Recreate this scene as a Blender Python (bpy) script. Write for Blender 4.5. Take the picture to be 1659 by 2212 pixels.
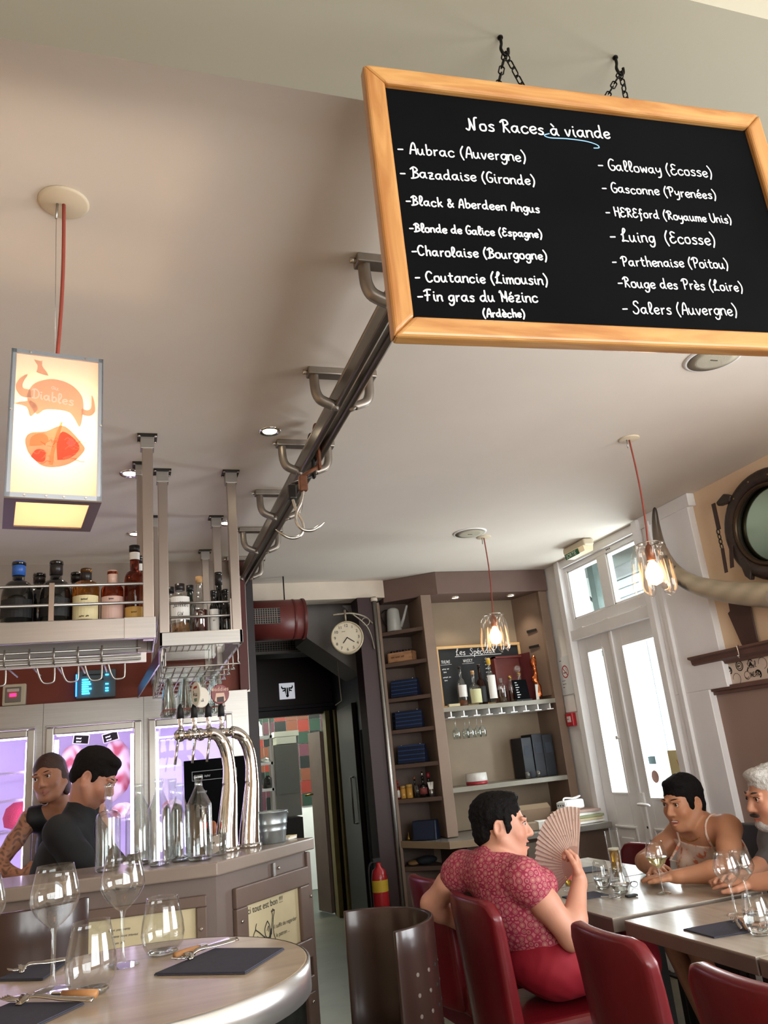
import bpy, math, random
import numpy as np
from mathutils import Vector, Matrix
for o in list(bpy.data.objects): bpy.data.objects.remove(o)
S = bpy.context.scene
C = S.collection
PI = math.pi
rnd = random.Random(7)

# ------------------------------------------------------------------ camera
def make_camera():
    p, r, y = math.radians(17.4), math.radians(-5.85), math.radians(19.0)
    F = Vector((math.sin(y)*math.cos(p), math.cos(y)*math.cos(p), math.sin(p)))
    r0 = Vector((math.cos(y), -math.sin(y), 0)); u0 = r0.cross(F)
    R = r0*math.cos(r)+u0*math.sin(r); U = u0*math.cos(r)-r0*math.sin(r)
    cd = bpy.data.cameras.new('camera'); cd.sensor_fit = 'HORIZONTAL'; cd.sensor_width = 36
    cd.lens = 36*1680/1659; cd.clip_start = .02; cd.clip_end = 200
    o = bpy.data.objects.new('camera', cd); C.objects.link(o)
    o.matrix_world = Matrix(((R.x, U.x, -F.x, 0), (R.y, U.y, -F.y, 0), (R.z, U.z, -F.z, 1.5), (0, 0, 0, 1)))
    S.camera = o
make_camera()

# ------------------------------------------------------------------ world, daylight, exposure
w = bpy.data.worlds.new('sky'); S.world = w; w.use_nodes = True
bg = w.node_tree.nodes['Background']; bg.inputs[0].default_value = (.86, .94, 1, 1); bg.inputs[1].default_value = 2.0
def area(name, loc, look, sx, sy, power, col):
    d = bpy.data.lights.new(name, 'AREA'); d.shape = 'RECTANGLE'; d.size = sx; d.size_y = sy; d.energy = power; d.color = col
    o = bpy.data.objects.new(name, d); C.objects.link(o); o.location = loc
    o.rotation_euler = (Vector(look)-Vector(loc)).to_track_quat('-Z', 'Y').to_euler(); return o
area('daylight_front_window', (1.55, -1.9, 1.7), (1.55, 1.5, 2.6), 2.9, 1.9, 108, (1, .98, .95))
area('daylight_side_window', (3.62, .75, 1.65), (0, 1.1, 1.35), 1.9, 1.5, 105, (.95, .97, 1))
area('daylight_door', (3.75, 4.65, 1.45), (0, 3.9, 2.1), 1.1, 1.7, 120, (.95, .98, 1))
S.view_settings.view_transform = 'Standard'; S.view_settings.look = 'None'
S.view_settings.exposure = 0.22; S.view_settings.gamma = 1; S.view_settings.use_curve_mapping = False

# ------------------------------------------------------------------ helpers
def lin(c):
    if isinstance(c, str):
        c = [int(c[i:i+2], 16)/255 for i in (0, 2, 4)]
    return [(x/12.92 if x <= .04045 else ((x+.055)/1.055)**2.4) for x in c[:3]]
MATS = {}
def mat(name, col, rough=.5, metal=0, var=.0, scale=8, bump=0, bscale=60, emit=None, es=1, trans=0, ior=1.45, stretch=None, coat=0, alpha=1, sheen=0):
    if name in MATS: return MATS[name]
    m = bpy.data.materials.new(name); m.use_nodes = True; nt = m.node_tree; b = nt.nodes['Principled BSDF']
    c = lin(col)
    b.inputs['Base Color'].default_value = (*c, 1); b.inputs['Roughness'].default_value = rough; b.inputs['Metallic'].default_value = metal
    b.inputs['IOR'].default_value = ior
    if trans: b.inputs['Transmission Weight'].default_value = trans
    if coat: b.inputs['Coat Weight'].default_value = coat; b.inputs['Coat Roughness'].default_value = .12
    if sheen: b.inputs['Sheen Weight'].default_value = sheen
    if alpha < 1: b.inputs['Alpha'].default_value = alpha
    if emit is not None:
        b.inputs['Emission Color'].default_value = (*lin(emit), 1); b.inputs['Emission Strength'].default_value = es
    tc = nt.nodes.new('ShaderNodeTexCoord'); mp = nt.nodes.new('ShaderNodeMapping'); nt.links.new(tc.outputs['Object'], mp.inputs[0])
    if stretch: mp.inputs['Scale'].default_value = stretch
    if var:
        n = nt.nodes.new('ShaderNodeTexNoise'); n.inputs['Scale'].default_value = scale; n.inputs['Detail'].default_value = 6
        nt.links.new(mp.outputs[0], n.inputs['Vector'])
        r = nt.nodes.new('ShaderNodeValToRGB'); nt.links.new(n.outputs[0], r.inputs[0])
        r.color_ramp.elements[0].position = .3; r.color_ramp.elements[1].position = .7
        r.color_ramp.elements[0].color = (*[max(0, x*(1-var)) for x in c], 1); r.color_ramp.elements[1].color = (*[min(1, x*(1+var)) for x in c], 1)
        nt.links.new(r.outputs[0], b.inputs['Base Color'])
    if bump:
        n2 = nt.nodes.new('ShaderNodeTexNoise'); n2.inputs['Scale'].default_value = bscale; n2.inputs['Detail'].default_value = 3
        nt.links.new(mp.outputs[0], n2.inputs['Vector'])
        bp = nt.nodes.new('ShaderNodeBump'); bp.inputs['Strength'].default_value = bump; bp.inputs['Distance'].default_value = .01
        nt.links.new(n2.outputs[0], bp.inputs['Height']); nt.links.new(bp.outputs[0], b.inputs['Normal'])
    MATS[name] = m; return m
def wood(name, c1, c2, rough=.4, scale=3, stretch=(1, 12, 1), coat=0, dist=4):
    m = mat(name, c1, rough, coat=coat); nt = m.node_tree; b = nt.nodes['Principled BSDF']
    tc = nt.nodes.new('ShaderNodeTexCoord'); mp = nt.nodes.new('ShaderNodeMapping'); mp.inputs['Scale'].default_value = stretch
    nt.links.new(tc.outputs['Object'], mp.inputs[0])
    n = nt.nodes.new('ShaderNodeTexNoise'); n.inputs['Scale'].default_value = scale; n.inputs['Detail'].default_value = 8; n.inputs['Distortion'].default_value = dist*.2
    nt.links.new(mp.outputs[0], n.inputs['Vector'])
    r = nt.nodes.new('ShaderNodeValToRGB'); nt.links.new(n.outputs[0], r.inputs[0])
    r.color_ramp.elements[0].position = .35; r.color_ramp.elements[1].position = .65
    r.color_ramp.elements[0].color = (*lin(c1), 1); r.color_ramp.elements[1].color = (*lin(c2), 1)
    nt.links.new(r.outputs[0], b.inputs['Base Color'])
    bp = nt.nodes.new('ShaderNodeBump'); bp.inputs['Strength'].default_value = .08; nt.links.new(n.outputs[0], bp.inputs['Height']); nt.links.new(bp.outputs[0], b.inputs['Normal'])
    return m
def thin_glass(name, tint=(1, 1, 1), ior=1.5, rough=0.0, add=0.0):
    if name in MATS: return MATS[name]
    m = bpy.data.materials.new(name); m.use_nodes = True; nt = m.node_tree; nt.nodes.clear()
    out = nt.nodes.new('ShaderNodeOutputMaterial'); mx = nt.nodes.new('ShaderNodeMixShader')
    t = nt.nodes.new('ShaderNodeBsdfTransparent'); t.inputs[0].default_value = (*tint, 1)
    g = nt.nodes.new('ShaderNodeBsdfGlossy'); g.inputs['Roughness'].default_value = rough; g.inputs[0].default_value = (1, 1, 1, 1)
    fr = nt.nodes.new('ShaderNodeFresnel'); geo = nt.nodes.new('ShaderNodeNewGeometry'); ma = nt.nodes.new('ShaderNodeMath'); ma.operation = 'MULTIPLY_ADD'
    ma.inputs[1].default_value = 1/ior-ior; ma.inputs[2].default_value = ior   # a thin wall reflects the same from both sides
    nt.links.new(geo.outputs['Backfacing'], ma.inputs[0]); nt.links.new(ma.outputs[0], fr.inputs[0])
    ad = nt.nodes.new('ShaderNodeMath'); ad.operation = 'ADD'; ad.inputs[1].default_value = add; ad.use_clamp = True
    nt.links.new(fr.outputs[0], ad.inputs[0]); nt.links.new(ad.outputs[0], mx.inputs[0])
    nt.links.new(t.outputs[0], mx.inputs[1]); nt.links.new(g.outputs[0], mx.inputs[2]); nt.links.new(mx.outputs[0], out.inputs[0])
    MATS[name] = m; return m
MW = {}
def tag(o, label=None, cat=None, group=None, kind=None):
    if label: o['label'] = label
    if cat: o['category'] = cat
    if group: o['group'] = group
    if kind: o['kind'] = kind
    return o
def thing(name, label, cat, loc=(0, 0, 0), rz=0, group=None, kind=None):
    o = bpy.data.objects.new(name, None); C.objects.link(o); o.empty_display_size = .05
    o.location = loc; o.rotation_euler = (0, 0, rz); tag(o, label, cat, group, kind)
    MW[o.name] = Matrix.Translation(Vector(loc)) @ Matrix.Rotation(rz, 4, 'Z'); return o
def setM(o, M):
    o.matrix_world = M; MW[o.name] = M.copy()
class MB:
    def __init__(s): s.v = []; s.f = []; s.sm = []; s.mi = []; s.m = 0
    def add(s, vs, fs, smooth=False):
        b = len(s.v); s.v += [tuple(x) for x in vs]; s.f += [tuple(b+i for i in f) for f in fs]
        s.sm += [smooth]*len(fs); s.mi += [s.m]*len(fs); return s
    def obox(s, o, a, b, c):
        o, a, b, c = Vector(o), Vector(a), Vector(b), Vector(c)
        vs = [o, o+a, o+a+b, o+b, o+c, o+a+c, o+a+b+c, o+b+c]
        fs = [(0, 3, 2, 1), (4, 5, 6, 7), (0, 1, 5, 4), (1, 2, 6, 5), (2, 3, 7, 6), (3, 0, 4, 7)]
        if a.cross(b).dot(c) < 0: fs = [f[::-1] for f in fs]
        return s.add(vs, fs)
    def box(s, x0, x1, y0, y1, z0, z1): return s.obox((x0, y0, z0), (x1-x0, 0, 0), (0, y1-y0, 0), (0, 0, z1-z0))
    def cbox(s, c, d, rz=0):
        R = Matrix.Rotation(rz, 3, 'Z'); a, b, e = R @ Vector((d[0], 0, 0)), R @ Vector((0, d[1], 0)), Vector((0, 0, d[2]))
        return s.obox(Vector(c)-(a+b+e)/2, a, b, e)
    def quad(s, *p): return s.add(p, [tuple(range(len(p)))])
    def lathe(s, prof, c=(0, 0, 0), seg=20, axis=None, cap0=True, cap1=True, smooth=True):
        c = Vector(c); Q = Vector((0, 0, 1)).rotation_difference(Vector(axis)).to_matrix() if axis is not None else Matrix.Identity(3)
        vs = []; n = len(prof)
        for r, z in prof:
            for k in range(seg):
                a = 2*PI*k/seg; vs.append(c+Q @ Vector((r*math.cos(a), r*math.sin(a), z)))
        fs = [(i*seg+k, i*seg+(k+1) % seg, (i+1)*seg+(k+1) % seg, (i+1)*seg+k) for i in range(n-1) for k in range(seg)]
        s.add(vs, fs, smooth); b = len(s.v)-n*seg
        if cap0 and prof[0][0] > 1e-6: s.f.append(tuple(b+k for k in range(seg))[::-1]); s.sm.append(False); s.mi.append(s.m)
        if cap1 and prof[-1][0] > 1e-6: s.f.append(tuple(b+(n-1)*seg+k for k in range(seg))); s.sm.append(False); s.mi.append(s.m)
        return s
    def cyl(s, a, b, r, seg=12, r2=None):
        a, b = Vector(a), Vector(b); return s.lathe([(r, 0), (r if r2 is None else r2, (b-a).length)], a, seg, b-a)
    def tube(s, pts, r, seg=8, closed=False, caps=True, flat=1.0):
        P = [Vector(p) for p in pts]; n = len(P); R = r if isinstance(r, (list, tuple)) else [r]*n
        T = [(P[(i+1) % n]-P[i-1]) if closed else (P[min(i+1, n-1)]-P[max(i-1, 0)]) for i in range(n)]
        T = [t.normalized() if t.length > 1e-9 else Vector((0, 0, 1)) for t in T]
        u = T[0].orthogonal().normalized(); vs = []
        for i in range(n):
            u = (u-T[i]*u.dot(T[i])); u = u.normalized() if u.length > 1e-6 else T[i].orthogonal().normalized(); w = T[i].cross(u)
            for k in range(seg):
                a = 2*PI*k/seg; vs.append(P[i]+u*R[i]*math.cos(a)+w*R[i]*flat*math.sin(a))
        m = n if closed else n-1
        fs = [(i*seg+k, i*seg+(k+1) % seg, ((i+1) % n)*seg+(k+1) % seg, ((i+1) % n)*seg+k) for i in range(m) for k in range(seg)]
        if caps and not closed: fs += [tuple(range(seg))[::-1], tuple((n-1)*seg+k for k in range(seg))]
        return s.add(vs, fs, True)
    def sphere(s, c, r, seg=14, rings=8, M=None):
        r = (r, r, r) if not isinstance(r, (tuple, list)) else r; c = Vector(c); vs = []; fs = []
        for i in range(rings+1):
            t = PI*i/rings
            for k in range(seg):
                a = 2*PI*k/seg; p = Vector((r[0]*math.sin(t)*math.cos(a), r[1]*math.sin(t)*math.sin(a), -r[2]*math.cos(t)))
                vs.append(c+(M @ p if M else p))
        for i in range(rings):
            for k in range(seg): fs.append((i*seg+k, i*seg+(k+1) % seg, (i+1)*seg+(k+1) % seg, (i+1)*seg+k))
        return s.add(vs, fs, True)
    def prism(s, poly, o, u, v, t):
        """polygon (list of 2d) in frame o,u,v extruded by vector t"""
        o, u, v, t = Vector(o), Vector(u), Vector(v), Vector(t); n = len(poly)
        a = [o+u*p[0]+v*p[1] for p in poly]; vs = a+[q+t for q in a]
        area2 = sum(poly[i][0]*poly[(i+1) % n][1]-poly[(i+1) % n][0]*poly[i][1] for i in range(n))
        flip = (area2 > 0) == (u.cross(v).dot(t) > 0)
        fs = [tuple(range(n)), tuple(range(n, 2*n))[::-1]]+[(i, i+n, (i+1) % n+n, (i+1) % n) for i in range(n)]
        if flip: fs = [f[::-1] for f in fs]
        return s.add(vs, fs)
    def ribbon(s, pts, w, n):
        """flat stroke along 3d pts in the plane with normal n"""
        P = [Vector(p) for p in pts]; n = Vector(n).normalized(); k = len(P)
        if k < 2: return s
        vs = []
        d0 = (P[1]-P[0]).normalized(); d1 = (P[-1]-P[-2]).normalized()
        P = [P[0]-d0*w*.35]+P+[P[-1]+d1*w*.35]; k += 2
        for i in range(k):
            d = (P[min(i+1, k-1)]-P[max(i-1, 0)]); d = d.normalized() if d.length > 1e-9 else d0
            q = n.cross(d)*(w/2 if 0 < i < k-1 else w*.22); vs += [P[i]-q, P[i]+q]
        return s.add(vs, [(2*i, 2*i+2, 2*i+3, 2*i+1) for i in range(k-1)])
    def build(s, name, mats, parent=None, world=False, bevel=0, bseg=2, sub=0, solid=0, kind=None, label=None, cat=None, group=None):
        me = bpy.data.meshes.new(name); v = s.v; loc = None
        if parent is not None:
            if world: I = MW[parent.name].inverted(); v = [tuple(I @ Vector(p)) for p in v]
        elif v:
            A = np.array(v); loc = ((A[:, 0].min()+A[:, 0].max())/2, (A[:, 1].min()+A[:, 1].max())/2, A[:, 2].min()); v = [tuple(p) for p in A-np.array(loc)]
        me.from_pydata(v, [], s.f)
        for m in (mats if isinstance(mats, (list, tuple)) else [mats]): me.materials.append(m)
        me.polygons.foreach_set('use_smooth', s.sm); me.polygons.foreach_set('material_index', s.mi); me.update()
        o = bpy.data.objects.new(name, me); C.objects.link(o)
        if parent is not None: o.parent = parent; MW[o.name] = MW[parent.name]
        else: o.location = loc; MW[o.name] = Matrix.Translation(Vector(loc))
        if bevel:
            b = o.modifiers.new('b', 'BEVEL'); b.width = bevel; b.segments = bseg; b.limit_method = 'ANGLE'; b.angle_limit = .7
        if sub: b = o.modifiers.new('s', 'SUBSURF'); b.levels = sub; b.render_levels = sub
        if solid: b = o.modifiers.new('t', 'SOLIDIFY'); b.thickness = solid; b.offset = 0
        tag(o, label, cat, group, kind); return o
def struct(name, mb, m, parent=None, **k):
    return mb.build(name, m, parent, kind='structure' if parent is None else None, world=parent is not None, **k)
def dup(root, loc=None, rz=None, label=None, group=None, parent=None):
    r = root.copy(); C.objects.link(r)
    if loc is not None: r.location = loc
    if rz is not None: r.rotation_euler = (0, 0, rz)
    if label: r['label'] = label
    if group: r['group'] = group
    if parent: r.parent = parent
    MW[r.name] = Matrix.Translation(r.location) @ Matrix.Rotation(r.rotation_euler.z, 4, 'Z') if r.rotation_mode != 'QUATERNION' else None
    for ch in root.children: dup(ch, parent=r)
    return r
def bez(p0, p1, p2, p3, n=12):
    p0, p1, p2, p3 = map(Vector, (p0, p1, p2, p3)); return [p0*(1-t)**3+p1*3*t*(1-t)**2+p2*3*t*t*(1-t)+p3*t**3 for t in [i/n for i in range(n+1)]]
def crom(P, n=5):
    P = [Vector(p) for p in P]
    if len(P) < 3: return P
    out = []
    for i in range(len(P)-1):
        a, b, c, d = P[max(i-1, 0)], P[i], P[i+1], P[min(i+2, len(P)-1)]
        for k in range(n):
            t = k/n; out.append(.5*((2*b)+(c-a)*t+(2*a-5*b+4*c-d)*t*t+(3*b-a-3*c+d)*t**3))
    return out+[P[-1]]

# ------------------------------------------------------------------ handwriting: pen strokes per letter (x-height 10, cap height 19)
GL = {
 'a': '9 8 6 10 2 8 1 4 3 1 6 1 9 7;9 10 9 3 11 0', 'b': '2 19 2 9 2 1;2 7 6 10 9 7 8 2 4 0 2 2', 'c': '9 8 6 10 2 8 1 4 3 0 7 0 9 2',
 'd': '9 8 6 10 2 8 1 4 3 1 6 1 9 6;9 19 9 8 9 2 11 0', 'e': '1 5 5 5 9 7 7 10 3 9 1 5 3 1 6 0 9 2', 'f': '8 17 6 19 4 16 4 8 4 -4 2 -6;1 9 7 9',
 'g': '9 8 6 10 2 8 1 4 3 1 6 1 9 7;9 10 9 0 7 -6 3 -7 1 -4', 'h': '2 19 2 8 2 0;2 6 5 10 8 9 8 4 9 0', 'i': '2 10 2 3 4 0;2 14 2.4 14.8',
 'k': '2 19 2 8 2 0;8 10 2 4;4 6 9 0', 'l': '1 3 6 12 6 18 3 19 2 14 2 4 4 0 6 1', 'm': '1 10 1 0;1 6 4 10 6 8 6 0;6 6 9 10 11 8 11 3 12 0',
 'n': '1 10 1 4 1 0;1 6 4 10 8 9 8 4 9 0', 'o': '5 10 2 9 1 5 2 1 5 0 8 1 9 5 8 9 5 10 8 10', 'p': '2 10 2 0 2 -8;2 7 6 10 9 7 8 2 4 0 2 2',
 'r': '2 10 2 4 2 0;2 6 4 9 7 10', 's': '8 9 5 10 2 8 4 6 7 4 7 1 4 0 1 1', 't': '4 16 4 6 4 2 6 0 8 1;1 11 8 11', 'u': '1 10 1 4 3 0 6 1 8 6;8 10 8 3 10 0',
 'v': '1 10 4 0 8 10', 'w': '1 10 3 0 6 8 9 0 11 10', 'y': '1 10 1 5 4 3 8 7;8 10 8 0 6 -6 2 -7', 'z': '1 10 8 10 2 0 9 0;3 5 7 5', 'x': '1 10 8 0;8 10 1 0', 'j': '3 10 3 -4 0 -6;3 14 3.4 14.6',
 'A': '1 0 4 14 7 19 9 14 10 0;3 7 10 7', 'B': '0 15 5 19 9 17 10 13 5 10 10 8 11 3 6 0 0 -1;4 17 4 8 3 0', 'C': '11 16 8 19 4 18 1 11 3 2 7 0 11 3',
 'E': '10 17 6 19 3 16 5 11 8 10;5 10 1 7 2 1 6 0 10 3', 'F': '1 16 6 19 12 19;6 18 6 8 5 0;2 9 10 10', 'G': '10 17 6 19 2 14 1 6 4 0 9 1 10 7 6 8', 'H': '2 19 2 8 2 0;10 19 10 8 10 -3;2 10 10 10',
 'I': '3 19 3 0', 'J': '9 19 9 4 6 -2 2 0', 'L': '1 10 6 14 8 18 6 20 4 15 3 4 1 0 5 1 10 0', 'M': '1 16 3 19 4 10 4 0;4 16 9 6 12 19 12 8 12 0', 'N': '0 2 3 0 5 6 5 17;5 17 10 0 11 10 12 18 15 19',
 'P': '0 15 4 19 10 18 11 13 8 9 4 9;4 17 4 8 4 0', 'R': '0 15 4 19 9 18 10 13 5 10 8 5 11 0;4 17 4 8 3 0', 'S': '10 16 8 19 4 18 3 14 7 10 9 5 6 0 2 0 0 3', 'T': '0 19 10 19;5 19 5 0', 'U': '1 19 1 6 4 0 8 1 10 8 10 19',
 'D': '3 19 3 0;0 17 6 19 11 14 11 5 6 0 0 0', 'O': '6 19 2 16 1 8 4 0 8 1 11 9 9 17 6 19', 'V': '1 19 5 0 10 19', 'W': '1 19 4 0 7 14 10 0 13 19', 'Y': '1 19 5 10 10 19;5 10 5 0', 'K': '2 19 2 0;10 19 2 9 11 0', 'Z': '1 19 10 19 1 0 11 0',
 '-': '1 6 8 6.4', '(': '6 20 2 12 2 4 5 -4', ')': '1 20 5 12 5 4 2 -4', '&': '11 8 6 0 2 1 2 6 7 12 6 16 3 15 4 10 11 0', '!': '2 19 2 6;2 .5 2 -.5', '.': '2 .6 2.4 0', "'": '3 20 2 16', '/': '0 0 8 19', ' ': '',
}
for base, ch, acc in (('e', 'é', '4 13 7 17'), ('e', 'è', '3 17 6 13'), ('a', 'à', '3 17 6 13'), ('e', 'ê', '2 13 5 17 8 13')): GL[ch] = GL[base]+';'+acc
def adv(ch):
    g = GL.get(ch, '')
    if not g: return 7
    xs = [float(t) for st in g.split(';') for t in st.split()[0::2]]
    return max(xs)+2.2
def textwidth(t):
    if t[:1] == '~': return sum(int(w_)*8.8+7 for w_ in t[1:].split())
    return sum(adv(c) for c in t)
def write(mb, t, o, u, v, size, wid=None, n=None, seed=0, jit=.5):
    """pen lettering starting at o, along u, up v; size = x-height"""
    o, u, v = Vector(o), Vector(u).normalized(), Vector(v).normalized(); n = n or u.cross(v); k = size/10; x = 0; r = random.Random(seed+len(t))
    if t[:1] == '~':                     # writing too small to read: pen squiggles, one number per word
        for wd in t[1:].split():
            m = int(wd)*4; P = [o+u*(x+i*2.2)*k+v*((9 if i % 2 else 0)+r.uniform(-2, 2))*k for i in range(m)]
            mb.ribbon(crom(P, 2), wid or size*.16, n); x += m*2.2+7
        return x*k
    for ch in t:
        dy = r.uniform(-jit, jit); sc = 1+r.uniform(-.05, .05)
        for st in GL.get(ch, '').split(';'):
            c = [float(q) for q in st.split()]
            if len(c) < 4: continue
            P = [o+u*(x+c[i]*sc)*k+v*(c[i+1]*sc+dy)*k for i in range(0, len(c), 2)]
            mb.ribbon(crom(P, 4), wid or size*.16, n)
        x += adv(ch)
    return x*k
def printed(name, txt, size, o, u, v, m, parent, ext=.0006, align='LEFT', world=True):
    """block lettering from the built-in typeface, turned into a mesh"""
    cu = bpy.data.curves.new(name, 'FONT'); cu.body = txt; cu.size = size; cu.align_x = align; cu.extrude = 0; cu.resolution_u = 3
    t = bpy.data.objects.new(name, cu); C.objects.link(t)
    me = t.to_mesh(); vs = [tuple(p.co) for p in me.vertices]; fs = [tuple(p.vertices) for p in me.polygons]
    t.to_mesh_clear(); bpy.data.objects.remove(t)
    o, u, v = Vector(o), Vector(u).normalized(), Vector(v).normalized(); n = u.cross(v)
    b = MB(); b.add([o+u*p[0]+v*p[1]+n*ext for p in vs], fs); return b.build(name, m, parent, world=world)
# ------------------------------------------------------------------ smooth bodies: distance field -> mesh
class SDF:
    def __init__(s, res=.004): s.p = []; s.res = res
    def cap(s, a, b, ra, rb=None, k=.01, neg=False):
        a, b = np.array(a, float), np.array(b, float); rb = ra if rb is None else rb; r = max(ra, rb)
        s.p.append(('c', a, b, ra, rb, k, neg, np.minimum(a, b)-r, np.maximum(a, b)+r)); return s
    def chain(s, pts, rad, k=.01):
        for i in range(len(pts)-1): s.cap(pts[i], pts[i+1], rad[i], rad[i+1], k)
        return s
    def ell(s, c, r, R=None, k=.01, neg=False):
        c = np.array(c, float); r = np.array(r, float); R = np.eye(3) if R is None else np.array(R, float); m = r.max()
        s.p.append(('e', c, r, R, None, k, neg, c-m, c+m)); return s
    def half(s, o, n):  # keep the side n points away from
        s.p.append(('h', np.array(o, float), np.array(n, float), None, None, 0, True, None, None)); return s
    def mesh(s, noise=0, nscale=30, off=0):
        pos = [q for q in s.p if not q[6]]; res = s.res
        lo = np.min([q[7] for q in pos], 0)-3*res-noise-off; hi = np.max([q[8] for q in pos], 0)+3*res+noise+off
        n = np.ceil((hi-lo)/res).astype(int)+1; F = np.full(n, 9.0, np.float32)
        ax = [lo[i]+res*np.arange(n[i]) for i in range(3)]
        for q in s.p:
            if q[0] == 'h':
                d = sum((ax[i]-q[1][i]).reshape([-1 if j == i else 1 for j in range(3)])*q[2][i] for i in range(3)); np.maximum(F, d, out=F); continue
            m = q[5]+4*res+noise+off
            i0 = np.clip(((q[7]-m-lo)/res).astype(int), 0, n); i1 = np.clip(np.ceil((q[8]+m-lo)/res).astype(int)+1, 0, n)
            if (i1 <= i0).any(): continue
            sl = tuple(slice(i0[i], i1[i]) for i in range(3))
            P = [ax[i][sl[i]].reshape([-1 if j == i else 1 for j in range(3)]) for i in range(3)]
            if q[0] == 'c':
                a, b, ra, rb = q[1:5]; ab = b-a; L = max(ab@ab, 1e-12)
                t = np.clip(sum((P[i]-a[i])*ab[i] for i in range(3))/L, 0, 1)
                d = np.sqrt(sum((P[i]-a[i]-t*ab[i])**2 for i in range(3)))-(ra+(rb-ra)*t)
            else:
                c, r, R = q[1:4]; D = [P[i]-c[i] for i in range(3)]; L = [sum(D[j]*R[j][i] for j in range(3)) for i in range(3)]
                k0 = np.sqrt(sum((L[i]/r[i])**2 for i in range(3))); k1 = np.sqrt(sum((L[i]/r[i]**2)**2 for i in range(3)))+1e-9
                d = k0*(k0-1)/k1
            f = F[sl]; k = q[5]
            if q[6]: d = -d; h = np.maximum(k-np.abs(f-d), 0)/k; F[sl] = np.maximum(f, d)+h*h*k/4
            else: h = np.maximum(k-np.abs(f-d), 0)/k; F[sl] = np.minimum(f, d)-h*h*k/4
        if off: F -= off
        if noise:
            X, Y, Z = [ax[i].reshape([-1 if j == i else 1 for j in range(3)]) for i in range(3)]
            F += noise*(np.sin(X*nscale*1.3+2*np.sin(Y*nscale))*np.sin(Y*nscale*1.1+1.7*np.sin(Z*nscale*.9))*np.sin(Z*nscale+1.3*np.sin(X*nscale*.8))).astype(np.float32)
        return s.nets(F, lo, res)
    @staticmethod
    def nets(F, lo, res):
        I = (F < 0); n = np.array(F.shape)
        cnt = np.zeros(n-1, np.int8)
        for dx in (0, 1):
            for dy in (0, 1):
                for dz in (0, 1): cnt += I[dx:n[0]-1+dx, dy:n[1]-1+dy, dz:n[2]-1+dz]
        act = (cnt > 0) & (cnt < 8); idx = np.argwhere(act); vid = np.full(act.shape, -1, np.int32); vid[act] = np.arange(len(idx))
        acc = np.zeros((len(idx), 3)); num = np.zeros(len(idx))
        cs = [(x, y, z) for x in (0, 1) for y in (0, 1) for z in (0, 1)]
        for i in range(8):
            for ax in range(3):
                if cs[i][ax] == 0:
                    j = list(cs[i]); j[ax] = 1
                    a = F[tuple((idx+cs[i]).T)]; b = F[tuple((idx+j).T)]; m = (a < 0) != (b < 0)
                    t = np.where(m, a/np.where(m, a-b, 1), 0); p = np.array(cs[i], float)[None, :].repeat(len(idx), 0); p[:, ax] = t
                    acc += p*m[:, None]; num += m
        V = lo+(idx+acc/num[:, None])*res; faces = []
        for ax in range(3):
            u, v = (ax+1) % 3, (ax+2) % 3
            sl0 = [slice(1, -1)]*3; sl0[ax] = slice(0, -1); sl1 = list(sl0); sl1[ax] = slice(1, None)
            a = I[tuple(sl0)]; b = I[tuple(sl1)]; ch = np.argwhere(a != b)
            if not len(ch): continue
            g = ch.copy(); g[:, u] += 1; g[:, v] += 1; inside = a[tuple(ch.T)]
            def at(du, dv):
                h = g.copy(); h[:, u] += du; h[:, v] += dv; return vid[tuple(h.T)]
            q = np.stack([at(-1, -1), at(0, -1), at(0, 0), at(-1, 0)], 1)
            q[~inside] = q[~inside][:, ::-1]; faces.append(q)
        return V, np.concatenate(faces)
def sdf_obj(name, V, Fq, m, parent=None, world=True, color=None, smooth_it=2, label=None, cat=None, group=None):
    # laplacian smoothing for a clean skin
    if smooth_it:
        E = np.concatenate([Fq[:, [0, 1]], Fq[:, [1, 2]], Fq[:, [2, 3]], Fq[:, [3, 0]]]); N = len(V)
        for _ in range(smooth_it):
            A = np.zeros((N, 3)); c = np.bincount(E[:, 0], minlength=N)+np.bincount(E[:, 1], minlength=N)
            for d in range(3): A[:, d] = np.bincount(E[:, 0], V[E[:, 1], d], N)+np.bincount(E[:, 1], V[E[:, 0], d], N)
            V = V*.5+A/np.maximum(c, 1)[:, None]*.5
    W = V; loc = (0, 0, 0)
    if parent is not None and world:
        I = np.array(MW[parent.name].inverted()); W = V@I[:3, :3].T+I[:3, 3]
    elif parent is None:
        loc = ((V[:, 0].min()+V[:, 0].max())/2, (V[:, 1].min()+V[:, 1].max())/2, V[:, 2].min()); W = V-np.array(loc)
    me = bpy.data.meshes.new(name); nf = len(Fq)
    me.vertices.add(len(W)); me.vertices.foreach_set('co', W.astype(np.float32).ravel()); me.loops.add(nf*4); me.loops.foreach_set('vertex_index', Fq.astype(np.int32).ravel())
    me.polygons.add(nf); me.polygons.foreach_set('loop_start', np.arange(0, nf*4, 4, dtype=np.int32)); me.update(calc_edges=True); me.validate()
    me.polygons.foreach_set('use_smooth', [True]*len(me.polygons)); me.materials.append(m)
    if color is not None:
        at = me.color_attributes.new('Col', 'FLOAT_COLOR', 'POINT'); at.data.foreach_set('color', np.concatenate([color(V), np.ones((len(V), 1))], 1).astype(np.float32).ravel())
    o = bpy.data.objects.new(name, me); C.objects.link(o)
    if parent is not None: o.parent = parent; MW[o.name] = MW[parent.name]
    else: o.location = loc; MW[o.name] = Matrix.Translation(Vector(loc))
    tag(o, label, cat, group); return o
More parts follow.
